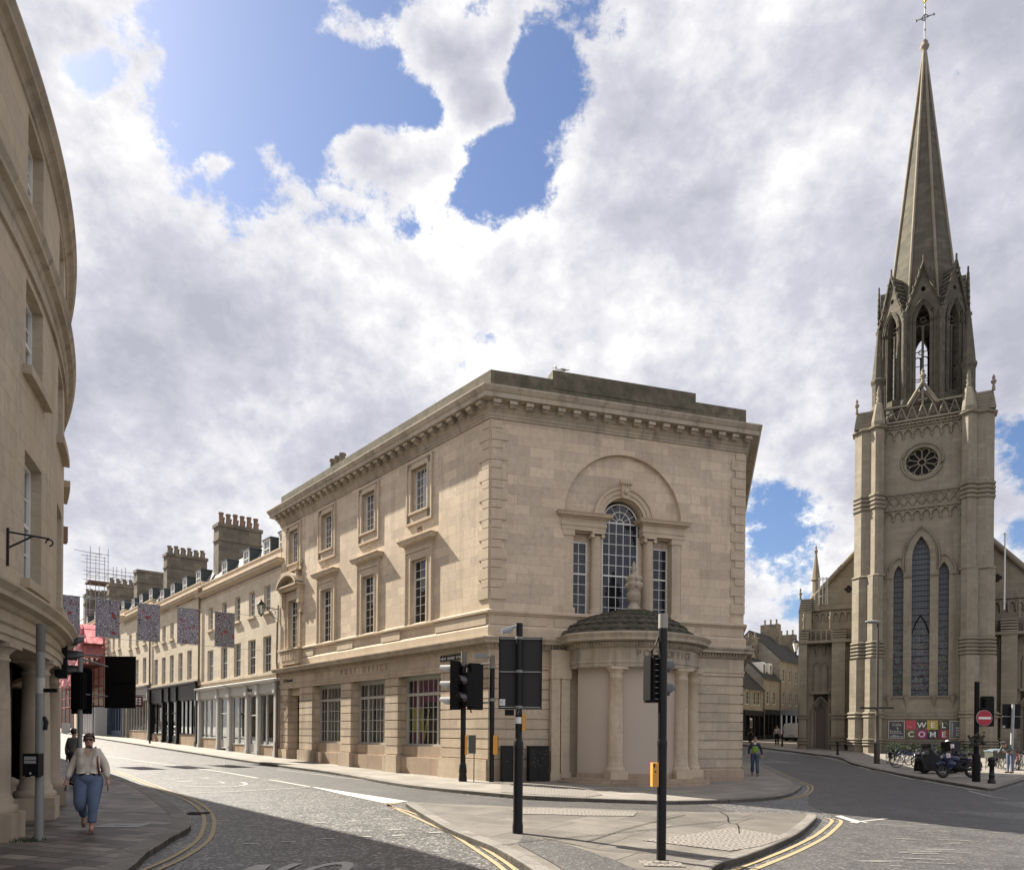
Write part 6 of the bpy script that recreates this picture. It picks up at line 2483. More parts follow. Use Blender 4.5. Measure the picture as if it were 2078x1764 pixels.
# ---- wings, aisle fronts and porch
for s in (-1, 1):
    wg = MB(FC)
    wt = MB(FC)
    def bx(a0, a1, b0, b1, z0, z1, tgt=None):
        x0, x1 = sorted((s * a0, s * a1))
        (tgt or wg).box(x0, x1, b0, b1, z0, z1)
    # main gable wall behind
    wg.add([(s * 3.0, -4.6, 0), (s * 9.0, -4.6, 0), (s * 9.0, -4.6, 12.4), (s * 3.0, -4.6, 19.0)], [(0, 1, 2, 3)])
    wt.tube([(s * 3.0, -4.4, 18.9), (s * 8.1, -4.4, 13.25)], .22, 5)
    bx(4.2, 8.7, -4.55, -4.35, 12.35, 12.7, wt)
    # clerestory and aisle front
    bx(4.2, 8.6, -30, -4.5, 0, 12.3)
    bx(8.0, 9.0, -5.2, -3.9, 0, 12.2)
    for k in range(6):
        z = 12.2 + k * .2
        bx(7.95, 9.03 - .03 * k, -5.2, -3.85 - .04 * k, z, z + .14, wt)
    wt.lathe(s * 8.9, -3.98, [(.1, 13.3), (.08, 13.6), (.16, 13.8), (.05, 13.95), (.1, 14.1), (.01, 14.3)], 8)
    # turret with pyramid
    wt.lathe(s * 7.75, -4.6, [(.5, 12.3), (.45, 13.6), (.32, 13.8), (.3, 14.9), (.42, 15.0), (.36, 15.05), (.08, 17.2), (.12, 17.3), (.16, 17.5), (.05, 17.6), (.1, 17.75), (.01, 17.95)], 8, smooth=False)
    # lower aisle front with blind arcade and porch recess
    bx(4.0, 5.55, -4.2, -3.3, -.5, 9.5)
    bx(5.3, 6.3, -4.2, -2.6, -.5, 9.5)
    bx(8.2, 8.75, -4.5, -2.6, -.5, 9.5)
    bx(6.3, 8.2, -4.5, -3.55, 5.2, 9.5)
    bx(6.3, 6.62, -4.5, -3.55, -.5, 5.2)
    bx(7.75, 8.2, -4.5, -3.55, -.5, 5.2)
    # parapet and string courses of the aisle
    bx(4.0, 8.85, -4.3, -2.5, 9.4, 9.62, wt)
    for k in range(5):
        z = 9.6 + k * .22
        bx(5.25, 6.35, -4.2, -2.55 - .06 * k, z, z + .15, wt)
        bx(8.1, 8.8, -4.3, -2.55 - .06 * k, z, z + .15, wt)
    bx(6.3, 8.1, -3.7, -3.5, 10.5, 10.65, wt)
    for k in range(5):
        c = 6.4 + .4 * k
        bx(c - .05, c + .05, -3.7, -3.5, 9.6, 10.5, wt)
    for k in range(4):
        c = s * (6.6 + .4 * k)
        pts = arch_pts(c, .16, 10.1, .22, 4)
        wt.tube([(x, -3.6, z) for x, z in pts], .05, 4)
    bx(4.2, 5.3, -3.6, -3.3, 10.5, 10.7, wt)
    for c in (4.45, 4.9, 5.3):
        bx(c - .06, c + .06, -3.6, -3.35, 9.6, 10.5, wt)
    for c in (6.42, 8.45):
        wt.lathe(s * (c), -2.75, [(.08, 10.6), (.07, 11.3), (.15, 11.5), (.05, 11.65), (.1, 11.8), (.01, 12.)], 8)
    for z0, r_ in ((3.2, .12), (3.45, .16), (1.1, .16), (1.35, .12), (1.6, .08)):
        bx(5.3 - r_, 6.3 + r_, -3, -2.6 + r_, z0, z0 + .12, wt)
        bx(8.2 - r_, 8.75 + r_, -3, -2.6 + r_, z0, z0 + .12, wt)
        bx(4.0, 5.3, -3.6, -3.3 + r_, z0, z0 + .12, wt)
    # arcade drops
    for (zt, a0, a1, n_, bb) in ((9.35, 6.35, 8.15, 3, -3.55), (9.35, 4.1, 5.25, 2, -3.3), (12.25, 4.4, 7.9, 7, -4.5)):
        sp = (a1 - a0) / n_
        for k in range(n_):
            c = s * (a0 + sp * (k + .5))
            pts = arch_pts(c, sp * .42, zt - .45, .35, 4)
            wt.tube([(x, bb + .1, zz) for x, zz in pts], .07, 5)
        for k in range(n_ + 1):
            c = s * (a0 + sp * k)
            wt.lathe(c, bb + .08, [(.02, zt - .95), (.1, zt - .7), (.06, zt - .62), (.12, zt - .5), (.1, zt - .1)], 6)
    # paired lancet above the door
    for c in (6.95, 7.5):
        pts = arch_pts(s * c, .24, 7.4, .55, 6)
        wt.tube([(pts[0][0], -3.5, 5.45)] + [(x, -3.5, z) for x, z in pts] + [(pts[-1][0], -3.5, 5.45)], .06, 5)
        q_ = MB(FC)
        q_.add([(s * c - .24, -3.545, 5.45), (s * c + .24, -3.545, 5.45)] + [(x, -3.545, z) for x, z in pts], [tuple(range(2 + len(pts)))])
        q_.build('lancet_recess', M_gothic, chh)
    bx(6.5, 7.95, -3.6, -3.2, 5.25, 5.42, wt)
    # door arch orders
    for k in range(4):
        pts = arch_pts(s * 7.2, .42 + .11 * k, 3.6, .95 + .15 * k, 7)
        b = -3.95 + .13 * k
        wt.tube([(pts[0][0], b, .4)] + [(x, b, z) for x, z in pts] + [(pts[-1][0], b, .4)], .07, 6)
    q_ = MB(FC)
    q_.box(*sorted((s * 6.6, s * 7.8)), -4.2, -4.1, .3, 5.2)
    q_.build('church_door', plain('oak_door_%d' % (s + 1), (.14, .11, .08), .8, .2), chh)
    # small quatrefoil openings in the gable
    q_ = MB(FC)
    for (dx_, dz_) in ((.17, 0), (-.17, 0), (0, .17), (0, -.17)):
        q_.lathe(0, 0, [], 4) if False else None
        q_.add([(s * 5.2 + dx_ + .16 * math.cos(2 * PI * j / 10), -4.58, 14.0 + dz_ + .16 * math.sin(2 * PI * j / 10)) for j in range(10)], [tuple(range(10))])
    q_.build('quatrefoil', M_dark, chh)
    wg.build('aisle_wall', M_gothic, chh)
    wt.build('aisle_mouldings', M_gothic2, chh)
q = MB(FC)
q.add([(-9, -4.7, 12.4), (0, -4.7, 22.2), (9, -4.7, 12.4), (-9, -40, 12.4), (0, -40, 22.2), (9, -40, 12.4)], [(0, 1, 4, 3), (1, 2, 5, 4)])
q.build('nave_roof', M_slate, chh)
# roof ladder cage
q = MB(FC)
for k in range(5):
    t = PI * k / 4
    q.tube([(7.1 + .35 * math.cos(t), -3.9 + .35 * math.sin(t), 12.7), (7.1 + .35 * math.cos(t), -3.9 + .35 * math.sin(t), 15.0)], .03, 4)
for z in (13.4, 14.9):
    q.tube([(7.1 + .35 * math.cos(2 * PI * k / 12), -3.9 + .35 * math.sin(2 * PI * k / 12), z) for k in range(13)], .03, 4)
q.build('roof_ladder', M_grey, chh)
fp = MB(FC)
fp.tube([(-5.5, -3.0, 11.3), (-5.52, -3.0, 16.9)], .07, 8, r1=.05)
fp.tube([(-5.5, -3.6, 11.6), (-5.5, -3.0, 11.6)], .04, 5)
fp.ball(-5.52, -3., 16.95, .1, 8)
tag(fp.build('flagpole', M_white), 'bare white flagpole fixed to the right side of the church', 'flagpole')

# ---- welcome boards
M_b = {}


def bcol(n, c):
    M_b[n] = M_b.get(n) or plain('print_' + n, c, .55, .12, 5)
    return M_b[n]


WB = WALL + .13
wbz = (2.98, 1.62)
def board(label, name, a0, a1, z0, z1, col, frame_=True):
    t = thing(name, label, 'sign', FC((a0 + a1) / 2, WB, (z0 + z1) / 2))
    q = MB(FC)
    q.box(min(a0, a1), max(a0, a1), WB, WB + .04, z0, z1)
    q.build('panel', col, t)
    if frame_:
        q = MB(FC)
        x0, x1 = min(a0, a1), max(a0, a1)
        for b_ in ((x0, x1, z0, z0 + .06), (x0, x1, z1 - .06, z1), (x0, x0 + .06, z0 + .06, z1 - .06), (x1 - .06, x1, z0 + .06, z1 - .06)):
            q.box(b_[0], b_[1], WB, WB + .06, b_[2], b_[3])
        q.build('frame', M_cream, t)
    return t


bl = board('dark framed notice board advertising cafe and events on the church wall', 'notice_board', 2.12, 1.0, 1.62, 2.98, bcol('charcoal', (.05, .05, .055)))
q = MB(FC)
text(q, 'Cafe', 1.85, 2.58, .30, WB + .045, .06, .004, flip=True)
text(q, '&', 1.55, 2.32, .24, WB + .045, .06, .004, flip=True)
text(q, 'Events', 2.02, 2.08, .27, WB + .045, .05, .004, flip=True)
q.box(1.15, 2.0, WB + .04, WB + .046, 1.98, 2.02)
q.build('lettering', M_cream, bl)
q = MB(FC)
for (a, z, r_) in ((1.7, 1.8, .13), (1.45, 1.78, .1), (1.9, 1.78, .08), (1.2, 1.76, .07)):
    q.add([(a + r_ * 1.3 * math.cos(2 * PI * j / 10), WB + .043, z + r_ * .7 * math.sin(2 * PI * j / 10)) for j in range(10)], [tuple(range(10))])
q.build('picture', M_curt, bl)
wl = thing('welcome_banner', 'colourful banner of square tiles spelling WELCOME on the church wall', 'banner', FC(-.5, WB, 2.3))
cw = .715
cols_ = [[('red', (.42, .06, .08)), ('dark', (.03, .045, .035)), ('ochre', (.42, .32, .07)), ('dark', (.03, .045, .035))],
         [('moss', (.10, .10, .045)), ('magenta', (.26, .03, .11)), ('navy', (.015, .018, .04)), ('crimson', (.24, .02, .04))]]
for r_ in range(2):
    for k in range(4):
        n_, c_ = cols_[r_][k]
        q = MB(FC)
        a = .95 - cw * k
        z1 = 3.0 - .69 * r_
        q.box(a - cw, a, WB, WB + .04, z1 - .69, z1)
        q.build('tile', bcol(n_, c_), wl)
q = MB(FC)
for s_, r_, k in (('W', 0, 1), ('E', 0, 2), ('L', 0, 3), ('C', 1, 0), ('O', 1, 1), ('M', 1, 2), ('E', 1, 3)):
    wd = glyph(s_, .004 / .56)[2] * .56
    a = .95 - cw * (k + .5) + wd / 2
    text(q, s_, a, 3.0 - .69 * r_ - .56, .58, WB + .045, 0, .006, flip=True)
q.build('lettering', M_white, wl)
q = MB(FC)
random.seed(11)
for r_, k in ((0, 1), (0, 3), (1, 0), (1, 2), (1, 3)):
    for j in range(14):
        a = .95 - cw * (k + random.uniform(.1, .9))
        z = 3.0 - .69 * (r_ + random.uniform(.08, .92))
        rr_ = random.uniform(.03, .07)
        q.add([(a + rr_ * math.cos(2 * PI * m_ / 6), WB + .0415, z + rr_ * math.sin(2 * PI * m_ / 6)) for m_ in range(6)], [tuple(range(6))])
q.build('flower_print', plain('print_flowers', (.22, .16, .07), .6, .5, 9), wl)
q = MB(FC)
text(q, 'The', .85, 2.45, .2, WB + .045, .03, .004, flip=True)
q.build('small_lettering', bcol('pinkish', (.6, .25, .25)), wl)
br2 = board('grey framed notice board with a leaflet list at the right of the welcome banner', 'notice_board', -1.93, -2.62 - .45, 1.62, 2.98, bcol('slate', (.10, .105, .11)))
q = MB(FC)
text(q, 'M', -2.72, 2.62, .26, WB + .045, 0, .004, flip=True)
for z in (2.2, 2.38, 1.85, 2.0):
    q.box(-2.75, -2.35, WB + .04, WB + .046, z, z + .10)
text(q, 'WORSHIP', -2.12, 1.75, .17, WB + .045, .03, .004, flip=True, vertical=True) if False else None
for k in range(7):
    q.box(-2.16, -2.06, WB + .04, WB + .046, 1.8 + k * .15, 1.9 + k * .15)
q.build('lettering', M_greyp, br2)
# hedge planter in front of the church
random.seed(9)
hg = thing('hedge', 'low dark clipped hedge along the foot of the church wall behind the bicycles', 'hedge', FC(0, .8, gh(*FC(0, .8, 0)[:2])))
q = MB(FC)
for k in range(2600):
    a = random.uniform(-3.6, 2.2)
    b = random.uniform(.5, 1.35)
    z = .25 + random.random() ** .7 * .95 + .08 * math.sin(a * 5)
    d = random.uniform(.03, .07)
    t = random.uniform(0, PI)
    u_ = random.uniform(-.8, .8)
    q.add([(a - d * math.cos(t), b - d * math.sin(t), z - d * u_), (a + d * math.cos(t), b + d * math.sin(t), z + d * .2), (a, b, z + d * 1.2)], [(0, 1, 2)])
q.box(-3.5, 2.1, .6, 1.25, -.2, .95)
q.build('foliage', M_green, hg)

# ================================================================ houses up the side street
M_oldst = stone('old_house_stone', (.29, .27, .235), .6, .26, var=.15, dirt=.45, streak=.4, warm=(1.02, 1., .97))
M_oldroof = slabs('stone_tiles', (.014, .014, .011), (.032, .030, .024), .34, .22, dirt=.5, rough=.95)
pts = [(23.0, 73.6), (26.5, 78.), (29.55, 81.7), (33.8, 86.9), (37.5, 91.5)]
specs = [('small stone house over a dark shop with a white door, nearest the post office', 6.6, 3.1, 2, [1.2, 3.2, 4.3], 1),
         ('old stone house with two white dormers in a dark mossy roof', 7.9, 3.2, 1, [1.3, 3.2], 2),
         ('taller three storey stone house above the parked van', 10.2, 3.2, 1, [1.2, 3.3, 5.4], 3),
         ('last stone house of the side street, mostly hidden by the church', 9.6, 3., 1, [1.2, 3.3], 2)]
hs_ = []
for i, (lab, ze, sh, _, cs, st_) in enumerate(specs):
    p0, p1 = Vector(pts[i]), Vector(pts[i + 1])
    L_ = (p1 - p0).length
    a_ = (p1 - p0).normalized()
    n_ = Vector((a_.y, -a_.x))
    fh = frame((p0.x, p0.y), (a_.x, a_.y), (n_.x, n_.y))
    gz0 = gh(p0.x, p0.y)
    # orient outward to the left side of the view
    t = thing('stone_house', lab, 'house', (p0.x, p0.y, gz0), 'old stone houses up the side street')
    mb = MB(fh)
    holes = []
    f1 = gz0 + sh + .55
    hts = [f1] + ([f1 + 2.6] if st_ == 3 else [])
    for zz in hts:
        for c in cs:
            holes.append((c - .45, c + .45, zz, zz + 1.45))
    wallh(mb, 0, L_, gz0 + sh, ze, holes, 0, .2)
    mb.add([(0, 0, gz0 - .5), (0, -7, gz0 - .5), (0, -7, ze), (0, 0, ze)], [(0, 1, 2, 3)])
    mb.add([(0, 0, ze), (0, -3.5, ze + 3.4), (0, -7, ze)], [(0, 1, 2)])
    mb.add([(L_, 0, gz0), (L_, -7, gz0), (L_, -7, ze), (L_, 0, ze), (L_, -3.5, ze + 3.4)], [(0, 1, 2, 4, 3)])
    mb.add([(0, -7, gz0), (L_, -7, gz0), (L_, -7, ze), (0, -7, ze)], [(0, 1, 2, 3)])
    mb.box(.01, L_ - .01, -.02, .07, ze - .18, ze)
    mb.build('wall', M_oldst, t)
    rf = MB(fh)
    rf.add([(-.1, .25, ze - .15), (L_ + .1, .25, ze - .15), (L_ + .1, -3.5, ze + 3.5), (-.1, -3.5, ze + 3.5), (L_ + .1, -7.2, ze - .1), (-.1, -7.2, ze - .1)], [(0, 1, 2, 3), (3, 2, 4, 5)])
    rf.build('roof', M_oldroof, t)
    for zz in hts:
        for c in cs:
            f, g = window_mesh(.9, 1.45, 2, 3, fr=.07, mat=M_sash, gmat=M_tglass)
            inst('window', f, t, fh(c, -.12, zz), rzof((n_.x, n_.y)), [('glass', g)])
    if i == 1:
        for c in (1.4, 3.3):
            d = MB(fh)
            d.box(c - .5, c + .5, -1.9, -.55, ze + .3, ze + 1.75)
            dd = d.build('dormer', M_white, t)
            f, g = window_mesh(.8, 1.2, 2, 2, fr=.08, mat=M_white, gmat=M_tglass)
            inst('window', f, dd, fh(c, -.52, ze + .4), rzof((n_.x, n_.y)), [('glass', g)])
    # shopfront
    q = MB(fh)
    q.box(.1, L_ - .1, -.25, .1, gz0 + sh - .55, gz0 + sh)
    for k in range(5):
        c = .15 + (L_ - .3) * k / 4
        q.box(c - .08, c + .08, -.2, .08, gz0 - .3, gz0 + sh - .55)
    q.box(.1, L_ - .1, -.2, .05, gz0 - .3, gz0 + .5)
    sf_ = q.build('shopfront', M_matt if i != 2 else M_black, t)
    q = MB(fh)
    q.add([(.1, -.1, gz0 + .5), (L_ - .1, -.1, gz0 + .5), (L_ - .1, -.1, gz0 + sh - .55), (.1, -.1, gz0 + sh - .55)], [(0, 1, 2, 3)])
    q.build('glass', M_glassd, sf_)
    if i == 0:
        q = MB(fh)
        q.box(1.5, 2.3, -.05, .05, gz0, gz0 + 2.3)
        q.build('door', M_sash, t)
        q = MB(fh)
        for z in (.5, 1.4):
            for a in (1.6, 1.95):
                q.box(a, a + .25, .05, .06, gz0 + z, gz0 + z + .7)
        q.build('door_panes', M_glassd, t)
    cpp = MB(fh)
    cpp.box(L_ - .5, L_ + .3, -4.6, -2.4, ze + 1.5, ze + 4.9)
    ch_ = cpp.build('chimney', M_chim, t)
    for k in range(3):
        q = MB(fh)
        q.lathe(L_ - .1, -2.8 - .7 * k, [(.13, ze + 4.9), (.11, ze + 5.3), (.14, ze + 5.5)], 8)
        q.build('chimney_pot', M_buff, ch_)
    if i in (0, 1):
        q = MB(fh)
        q.tube([(L_ - .05, .1, gz0), (L_ - .05, .1, ze)], .06, 6)
        q.build('drain_pipe', M_pipe, t)
# taller gabled block rising behind the nearest shop
gbk = thing('gabled_house', 'tall rough stone gable end rising behind the small houses of the side street', 'house', (24.5, 84, 1.5))
q = MB()
q.prism([(25.2, 80.5), (27.9, 83.5), (22, 90), (19, 86)], 0, 9.6)
q.add([(25.2, 80.5, 9.6), (27.9, 83.5, 9.6), (26.55, 82, 11.6)], [(0, 1, 2)])
q.build('wall', M_oldst, gbk)
q = MB()
q.add([(25.1, 80.4, 9.5), (26.55, 81.9, 11.75), (20.4, 88, 11.75), (18.9, 86.1, 9.5), (28.0, 83.6, 9.5), (22.1, 90, 9.5)], [(0, 1, 2, 3), (1, 4, 5, 2)])
q.build('roof', M_oldroof, gbk)
q = MB()
q.box(25.2, 26.4, 84.0, 85.0, 9.5, 12.4)
gc_ = q.build('chimney', M_chim, gbk)
for k in range(3):
    q = MB()
    q.lathe(25.4 + .4 * k, 84.5, [(.13, 12.4), (.11, 12.9), (.14, 13.0)], 8)
    q.build('chimney_pot', M_buff, gc_)
# plain rear range between the post office and the side street houses
rb_ = thing('rear_range', 'plain stone back range hidden behind the right end of the post office', 'building', (15, 55, .5))
MB().prism([(13.5, 45.6), (22.6, 73.0), (13, 77), (4, 49)], -.5, 9.4).build('wall', M_oldst, rb_)
MB().prism([(13.4, 45.5), (22.6, 73.1), (13, 77.1), (3.9, 48.9)], 9.4, 9.6).build('roof', M_slate, rb_)
# ---- van
def veh_box(mb, L0, L1, W0, z0, z1, in_=0):
    mb.box(L0, L1, -W0, W0, z0, z1)


vx, vy = G(1600, 1503.5)
vx, vy = .378 * 73.5, 73.5
vz = gh(vx, vy) + ROAD
van = thing('parked_van', 'silver grey van parked in the side street beside the church', 'van', (vx, vy, vz))
vang = math.atan2(.77, .64) - PI / 2
vf = frame((vx, vy), (math.cos(vang), math.sin(vang)), (math.sin(vang), -math.cos(vang)))
M_van = plain('silver_paint', (.34, .35, .37), .35, .03)
q = MB(lambda a, b, z: vf(a, b, z + vz))
sect = [(-.88, .3), (-.92, .9), (-.85, 1.5), (-.74, 1.82), (-.6, 1.9), (.6, 1.9), (.74, 1.82), (.85, 1.5), (.92, .9), (.88, .3)]
n_ = len(sect)
vs = []
for b, sc_w, top in ((0.0, .97, 1), (-.1, 1, 1), (-3.0, 1, 1), (-3.6, .98, .98), (-4.2, .97, .62), (-4.7, .9, .55)):
    for (a, z) in sect:
        zz = z if top == 1 else min(z, 1.9 * top)
        vs.append((a * sc_w, b, zz))
q.add(vs, [(i * n_ + k, i * n_ + (k + 1) % n_, (i + 1) * n_ + (k + 1) % n_, (i + 1) * n_ + k) for i in range(5) for k in range(n_)] + [tuple(range(n_)), tuple(range(5 * n_, 6 * n_))])
vb_ = q.build('body', M_van, van)
q = MB(lambda a, b, z: vf(a, b, z + vz))
q.box(-.9, .9, -.05, .08, .25, .5)
q.build('bumper', M_matt, van)
q = MB(lambda a, b, z: vf(a, b, z + vz))
q.box(-.01, .01, .0, .012, .5, 1.8)
q.box(-.25, .25, .0, .02, .62, .75)
q.build('rear_doors', M_grey, van)
for a in (-.82, .82):
    q = MB(lambda a_, b, z: vf(a_, b, z + vz))
    q.box(a - .06, a + .06, -.02, .03, .8, 1.25)
    q.build('tail_light', plain('tail_red_%d' % (a > 0), (.3, .02, .02), .3, .05), van)
for b in (-.9, -3.8):
    for a in (-.8, .8):
        q = MB(lambda a_, b_, z: vf(a_, b_, z + vz))
        q.tube([(a - .1, b, .32), (a + .1, b, .32)], .32, 16)
        q.build('wheel', M_matt, van)
# gas style street lantern on the side street house
sl_ = thing('street_lantern', 'white globe street lantern with a black cap above the side street roofs', 'lantern', FC(9.2, -5, 9.5))
la, lbb = 9.35, -5.
q = MB(FC)
q.tube([(8.7, lbb, 8.6), (la, lbb, 8.7), (la, lbb, 9.0)], .05, 6)
q.lathe(la, lbb, [(.12, 9.0), (.08, 9.05), (.02, 8.9)], 6)
q.lathe(la, lbb, [(.3, 9.75), (.22, 9.9), (.08, 10.05), (.06, 10.2), (.01, 10.35)], 6, smooth=False)
q.build('bracket', M_black, sl_)
q = MB(FC)
q.lathe(la, lbb, [(.12, 9.05), (.27, 9.74)], 6, smooth=False)
q.build('glass', M_white, sl_)
# ================================================================ street furniture
def pole(mb, x, y, z0, z1, r, n=14):
    mb.lathe(x, y, [(r, z0), (r, z1)], n)


def hood(mb, fr_, a, b, z, r, ln, n=12):
    """traffic signal visor: open half tube; a,b position, opening along +b of fr_"""
    P0 = [(a + r * math.cos(t), b, z + r * math.sin(t)) for t in [R(-35) + R(250) * k / n for k in range(n + 1)]]
    P1 = [(a + r * .96 * math.cos(t), b + ln * (1 if math.sin(t) > -.2 else .6), z + r * .96 * math.sin(t)) for t in [R(-35) + R(250) * k / n for k in range(n + 1)]]
    mb.add([fr_(*p) for p in P0 + P1], [(k, k + 1, n + 2 + k, n + 1 + k) for k in range(n)], True, True)


def dirframe(x, y, ang):
    """a across, b towards heading ang (0=+Y ahead, measured clockwise)"""
    s, c = math.sin(ang), math.cos(ang)

    def f(a, b, z):
        return (x + a * c + b * s, y - a * s + b * c, z)
    return f


M_lens = glassy('signal_lens', (.02, .02, .02), .2)
M_visw = plain('sunlit_visor', (.03, .03, .03), .3, .05, spec=.9)


def signal_head(parent, fr_, z0, h_, w_, n, r, ln, backboard=0., depth=.2, vm=None):
    """signal head with n aspects facing +b of fr_"""
    q = MB(fr_)
    q.box(-w_ / 2, w_ / 2, -depth, 0, z0, z0 + h_)
    q.box(-w_ / 2 + .03, w_ / 2 - .03, -depth - .03, -depth, z0 + .03, z0 + h_ - .03)
    for k in range(1, n):
        zz = z0 + h_ * k / n
        q.box(-w_ / 2 - .006, w_ / 2 + .006, -depth - .004, .006, zz - .008, zz + .008)
    o = q.build('signal_head', M_matt, parent)
    if backboard:
        q = MB(fr_)
        bw = w_ / 2 + backboard
        c = .06
        for poly in [[(-bw, z0 - backboard * .9), (bw, z0 - backboard * .9), (bw, z0 + h_ + backboard * .9 - c), (bw - c, z0 + h_ + backboard * .9), (-bw + c, z0 + h_ + backboard * .9), (-bw, z0 + h_ + backboard * .9 - c)]]:
            q.panel(poly, [], -.03, -.045)
            q.panel(poly, [], -.046, -.045)
        q.build('backing_board', M_matt, parent)
    for k in range(n):
        zz = z0 + h_ * (k + .5) / n
        q = MB()
        hood(q, fr_, 0, 0, zz, r, ln)
        q.build('visor', vm or M_visw, o)
        q = MB(fr_)
        q.add([(r * .9 * math.cos(2 * PI * j / 12), .004, zz + r * .9 * math.sin(2 * PI * j / 12)) for j in range(12)], [tuple(range(12))])
        q.build('lens', M_lens, o)
    return o


def at_ground(px, py):
    x, y = G(px, py)
    return x, y, gh(x, y)


# grey pole with the push button box, left foreground
x, y, z = at_ground(79, 1703)
t = thing('crossing_pole', 'grey push button pole with a black box, in front of the stone columns', 'pole', (x, y, z))
q = MB()
pole(q, x, y, z, z + 3.32, .062)
q.build('shaft', M_grey, t)
q = MB()
pole(q, x, y, z + 2.9, z + 3.33, .064)
q.build('cap_sleeve', plain('dull_sleeve', (.13, .125, .11), .7, .2), t)
q = MB()
pole(q, x, y, z + 2.26, z + 2.5, .064)
q.build('white_band', M_cream, t)
q = MB()
bx0 = x - .02
q.box(bx0 - .12, bx0 + .12, y - .19, y - .06, z + 1.0, z + 1.34)
q.box(bx0 - .10, bx0 - .06, y - .16, y - .08, z + .98, z + 1.0)
q.box(bx0 + .06, bx0 + .10, y - .16, y - .08, z + .98, z + 1.0)
bo = q.build('push_button_box', M_black, t)
q = MB()
q.box(bx0 - .09, bx0 + .085, y - .197, y - .19, z + 1.245, z + 1.295)
q.box(bx0 - .09, bx0 + .085, y - .197, y - .19, z + 1.19, z + 1.235)
q.ball(bx0, y - .19, z + 1.04, .018, 8)
q.build('instruction_panel', M_greyp, bo)
q = MB()
q.box(x + .05, x + .26, y - .02, y + .02, z + 2.28, z + 2.34)
q.tube([(x + .06, y, z + 1.9), (x + .10, y, z + 1.82), (x + .08, y, z + 1.7)], .03, 6)
q.build('bracket', M_black, t)
# weeds at its foot
random.seed(2)
q = MB()
for k in range(160):
    a = random.uniform(-.75, .1)
    b = random.uniform(-.25, .25)
    if a * a / .5 + b * b / .05 > 1:
        continue
    h_ = random.uniform(.02, .09)
    X_, Y_ = x + a, y - .15 + b
    d = random.uniform(-.05, .05)
    q.add([(X_, Y_, z + .01), (X_ + .02, Y_, z + .01), (X_ + d, Y_ + d, z + h_)], [(0, 1, 2)])
o = q.build('grass', M_green)
tag(o, 'small tuft of green weeds growing at the foot of the grey pole', 'weeds')
o['kind'] = 'stuff'

# left signal cluster
x, y = -.5843 * 16.3, 16.3
z = gh(x, y)
t = thing('traffic_light', 'black traffic light by the curved building with a large black board beside it', 'traffic light', (x, y, z))
q = MB()
pole(q, x, y, z, z + 3.3, .05)
q.build('pole', M_grey, t)
f_ = dirframe(x - .30, y + .02, R(62))
signal_head(t, f_, 2.84, .98, .34, 3, .135, .3)
f_ = dirframe(x - .02, y + .14, R(8))
signal_head(t, f_, 2.16, .82, .28, 3, .1, .2, backboard=.11)
q = MB()
fr_ = dirframe(x + .75, y + .25, R(4))
q.box(0, 0, 0, 0, 0, 0) if False else None
q2 = MB(fr_)
q2.box(-.35, .35, -.02, .02, 2.2, 3.36)
for zz in (2.22, 2.78, 3.33):
    q2.box(-.3, .3, -.045, -.02, zz - .015, zz + .015)
q2.box(-.23, -.2, -.06, -.045, 2.2, 3.34)
q2.build('sign_board', M_matt, t)
q = MB()
q.tube([(x, y, 3.28), (x + .5, y + .2, 3.12)], .02, 5)
q.tube([(x, y, 2.5), (x + .5, y + .2, 2.46)], .015, 5)
q.tube([(x - .2, y, 3.32), (x + 0.2, y, 3.36), (x + .5, y + .1, 3.34)], .018, 5)
q.build('brackets', M_grey, t)
q = MB()
q.ball(x, y - .05, 2.38, .035, 8)
q.build('badge', M_cream, t)

# pair of poles at the post office corner
x, y, z = at_ground(938.5, 1584)
t = thing('traffic_light', 'black traffic light with sun-glare painted visors facing left, in front of the post office corner', 'traffic light', (x, y, z))
q = MB()
pole(q, x, y, z, z + 4.25, .095)
q.lathe(x, y, [(.15, z), (.15, z + .1), (.13, z + .3), (.15, z + .32), (.12, z + .6), (.10, z + .65)], 12)
q.build('pole', M_black, t)
q = MB()
pole(q, x, y, z + 4.1, z + 4.62, .098)
q.build('sleeve', plain('pole_sleeve', (.17, .15, .125), .7, .15), t)
f_ = dirframe(x - .42, y + .1, R(-78))
signal_head(t, f_, 2.55, 1.72, .5, 3, .17, .42, depth=.3, vm=plain('sun_glare_visor', (.45, .45, .43), .35, .1))  # visor colour lightened to paint sun glare on black plastic
f_ = dirframe(x + .05, y - .28, R(-125))
signal_head(t, f_, 2.65, 1.2, .42, 2, .2, .26, depth=.3)
q = MB()
q.tube([(x, y, 4.3), (x + .12, y - .05, 4.1), (x + .2, y - .15, 3.95), (x + .22, y - .25, 3.85)], .03, 6)
q.tube([(x - .3, y, 4.1), (x, y, 4.1)], .035, 6)
q.tube([(x - .3, y, 2.7), (x, y, 2.7)], .035, 6)
q.tube([(x + .25, y, 2.6), (x + .28, y, 2.45)], .03, 6)
q.build('cable', M_black, t)
q = MB()
q.box(x + .08, x + .16, y - .2, y, z + .95, z + 1.65)
q.build('push_button_box', M_orange, t)
q = MB()
q.box(x + .2, x + .46, y - .2, y - .05, z + 1.0, z + 1.65)
q.tube([(x + .4, y - .1, z), (x + .4, y - .1, z + 1.0)], .02, 5)
q.build('control_cabinet', M_greyp if False else plain('dark_grey_box', (.07, .07, .065), .6, .2), t)

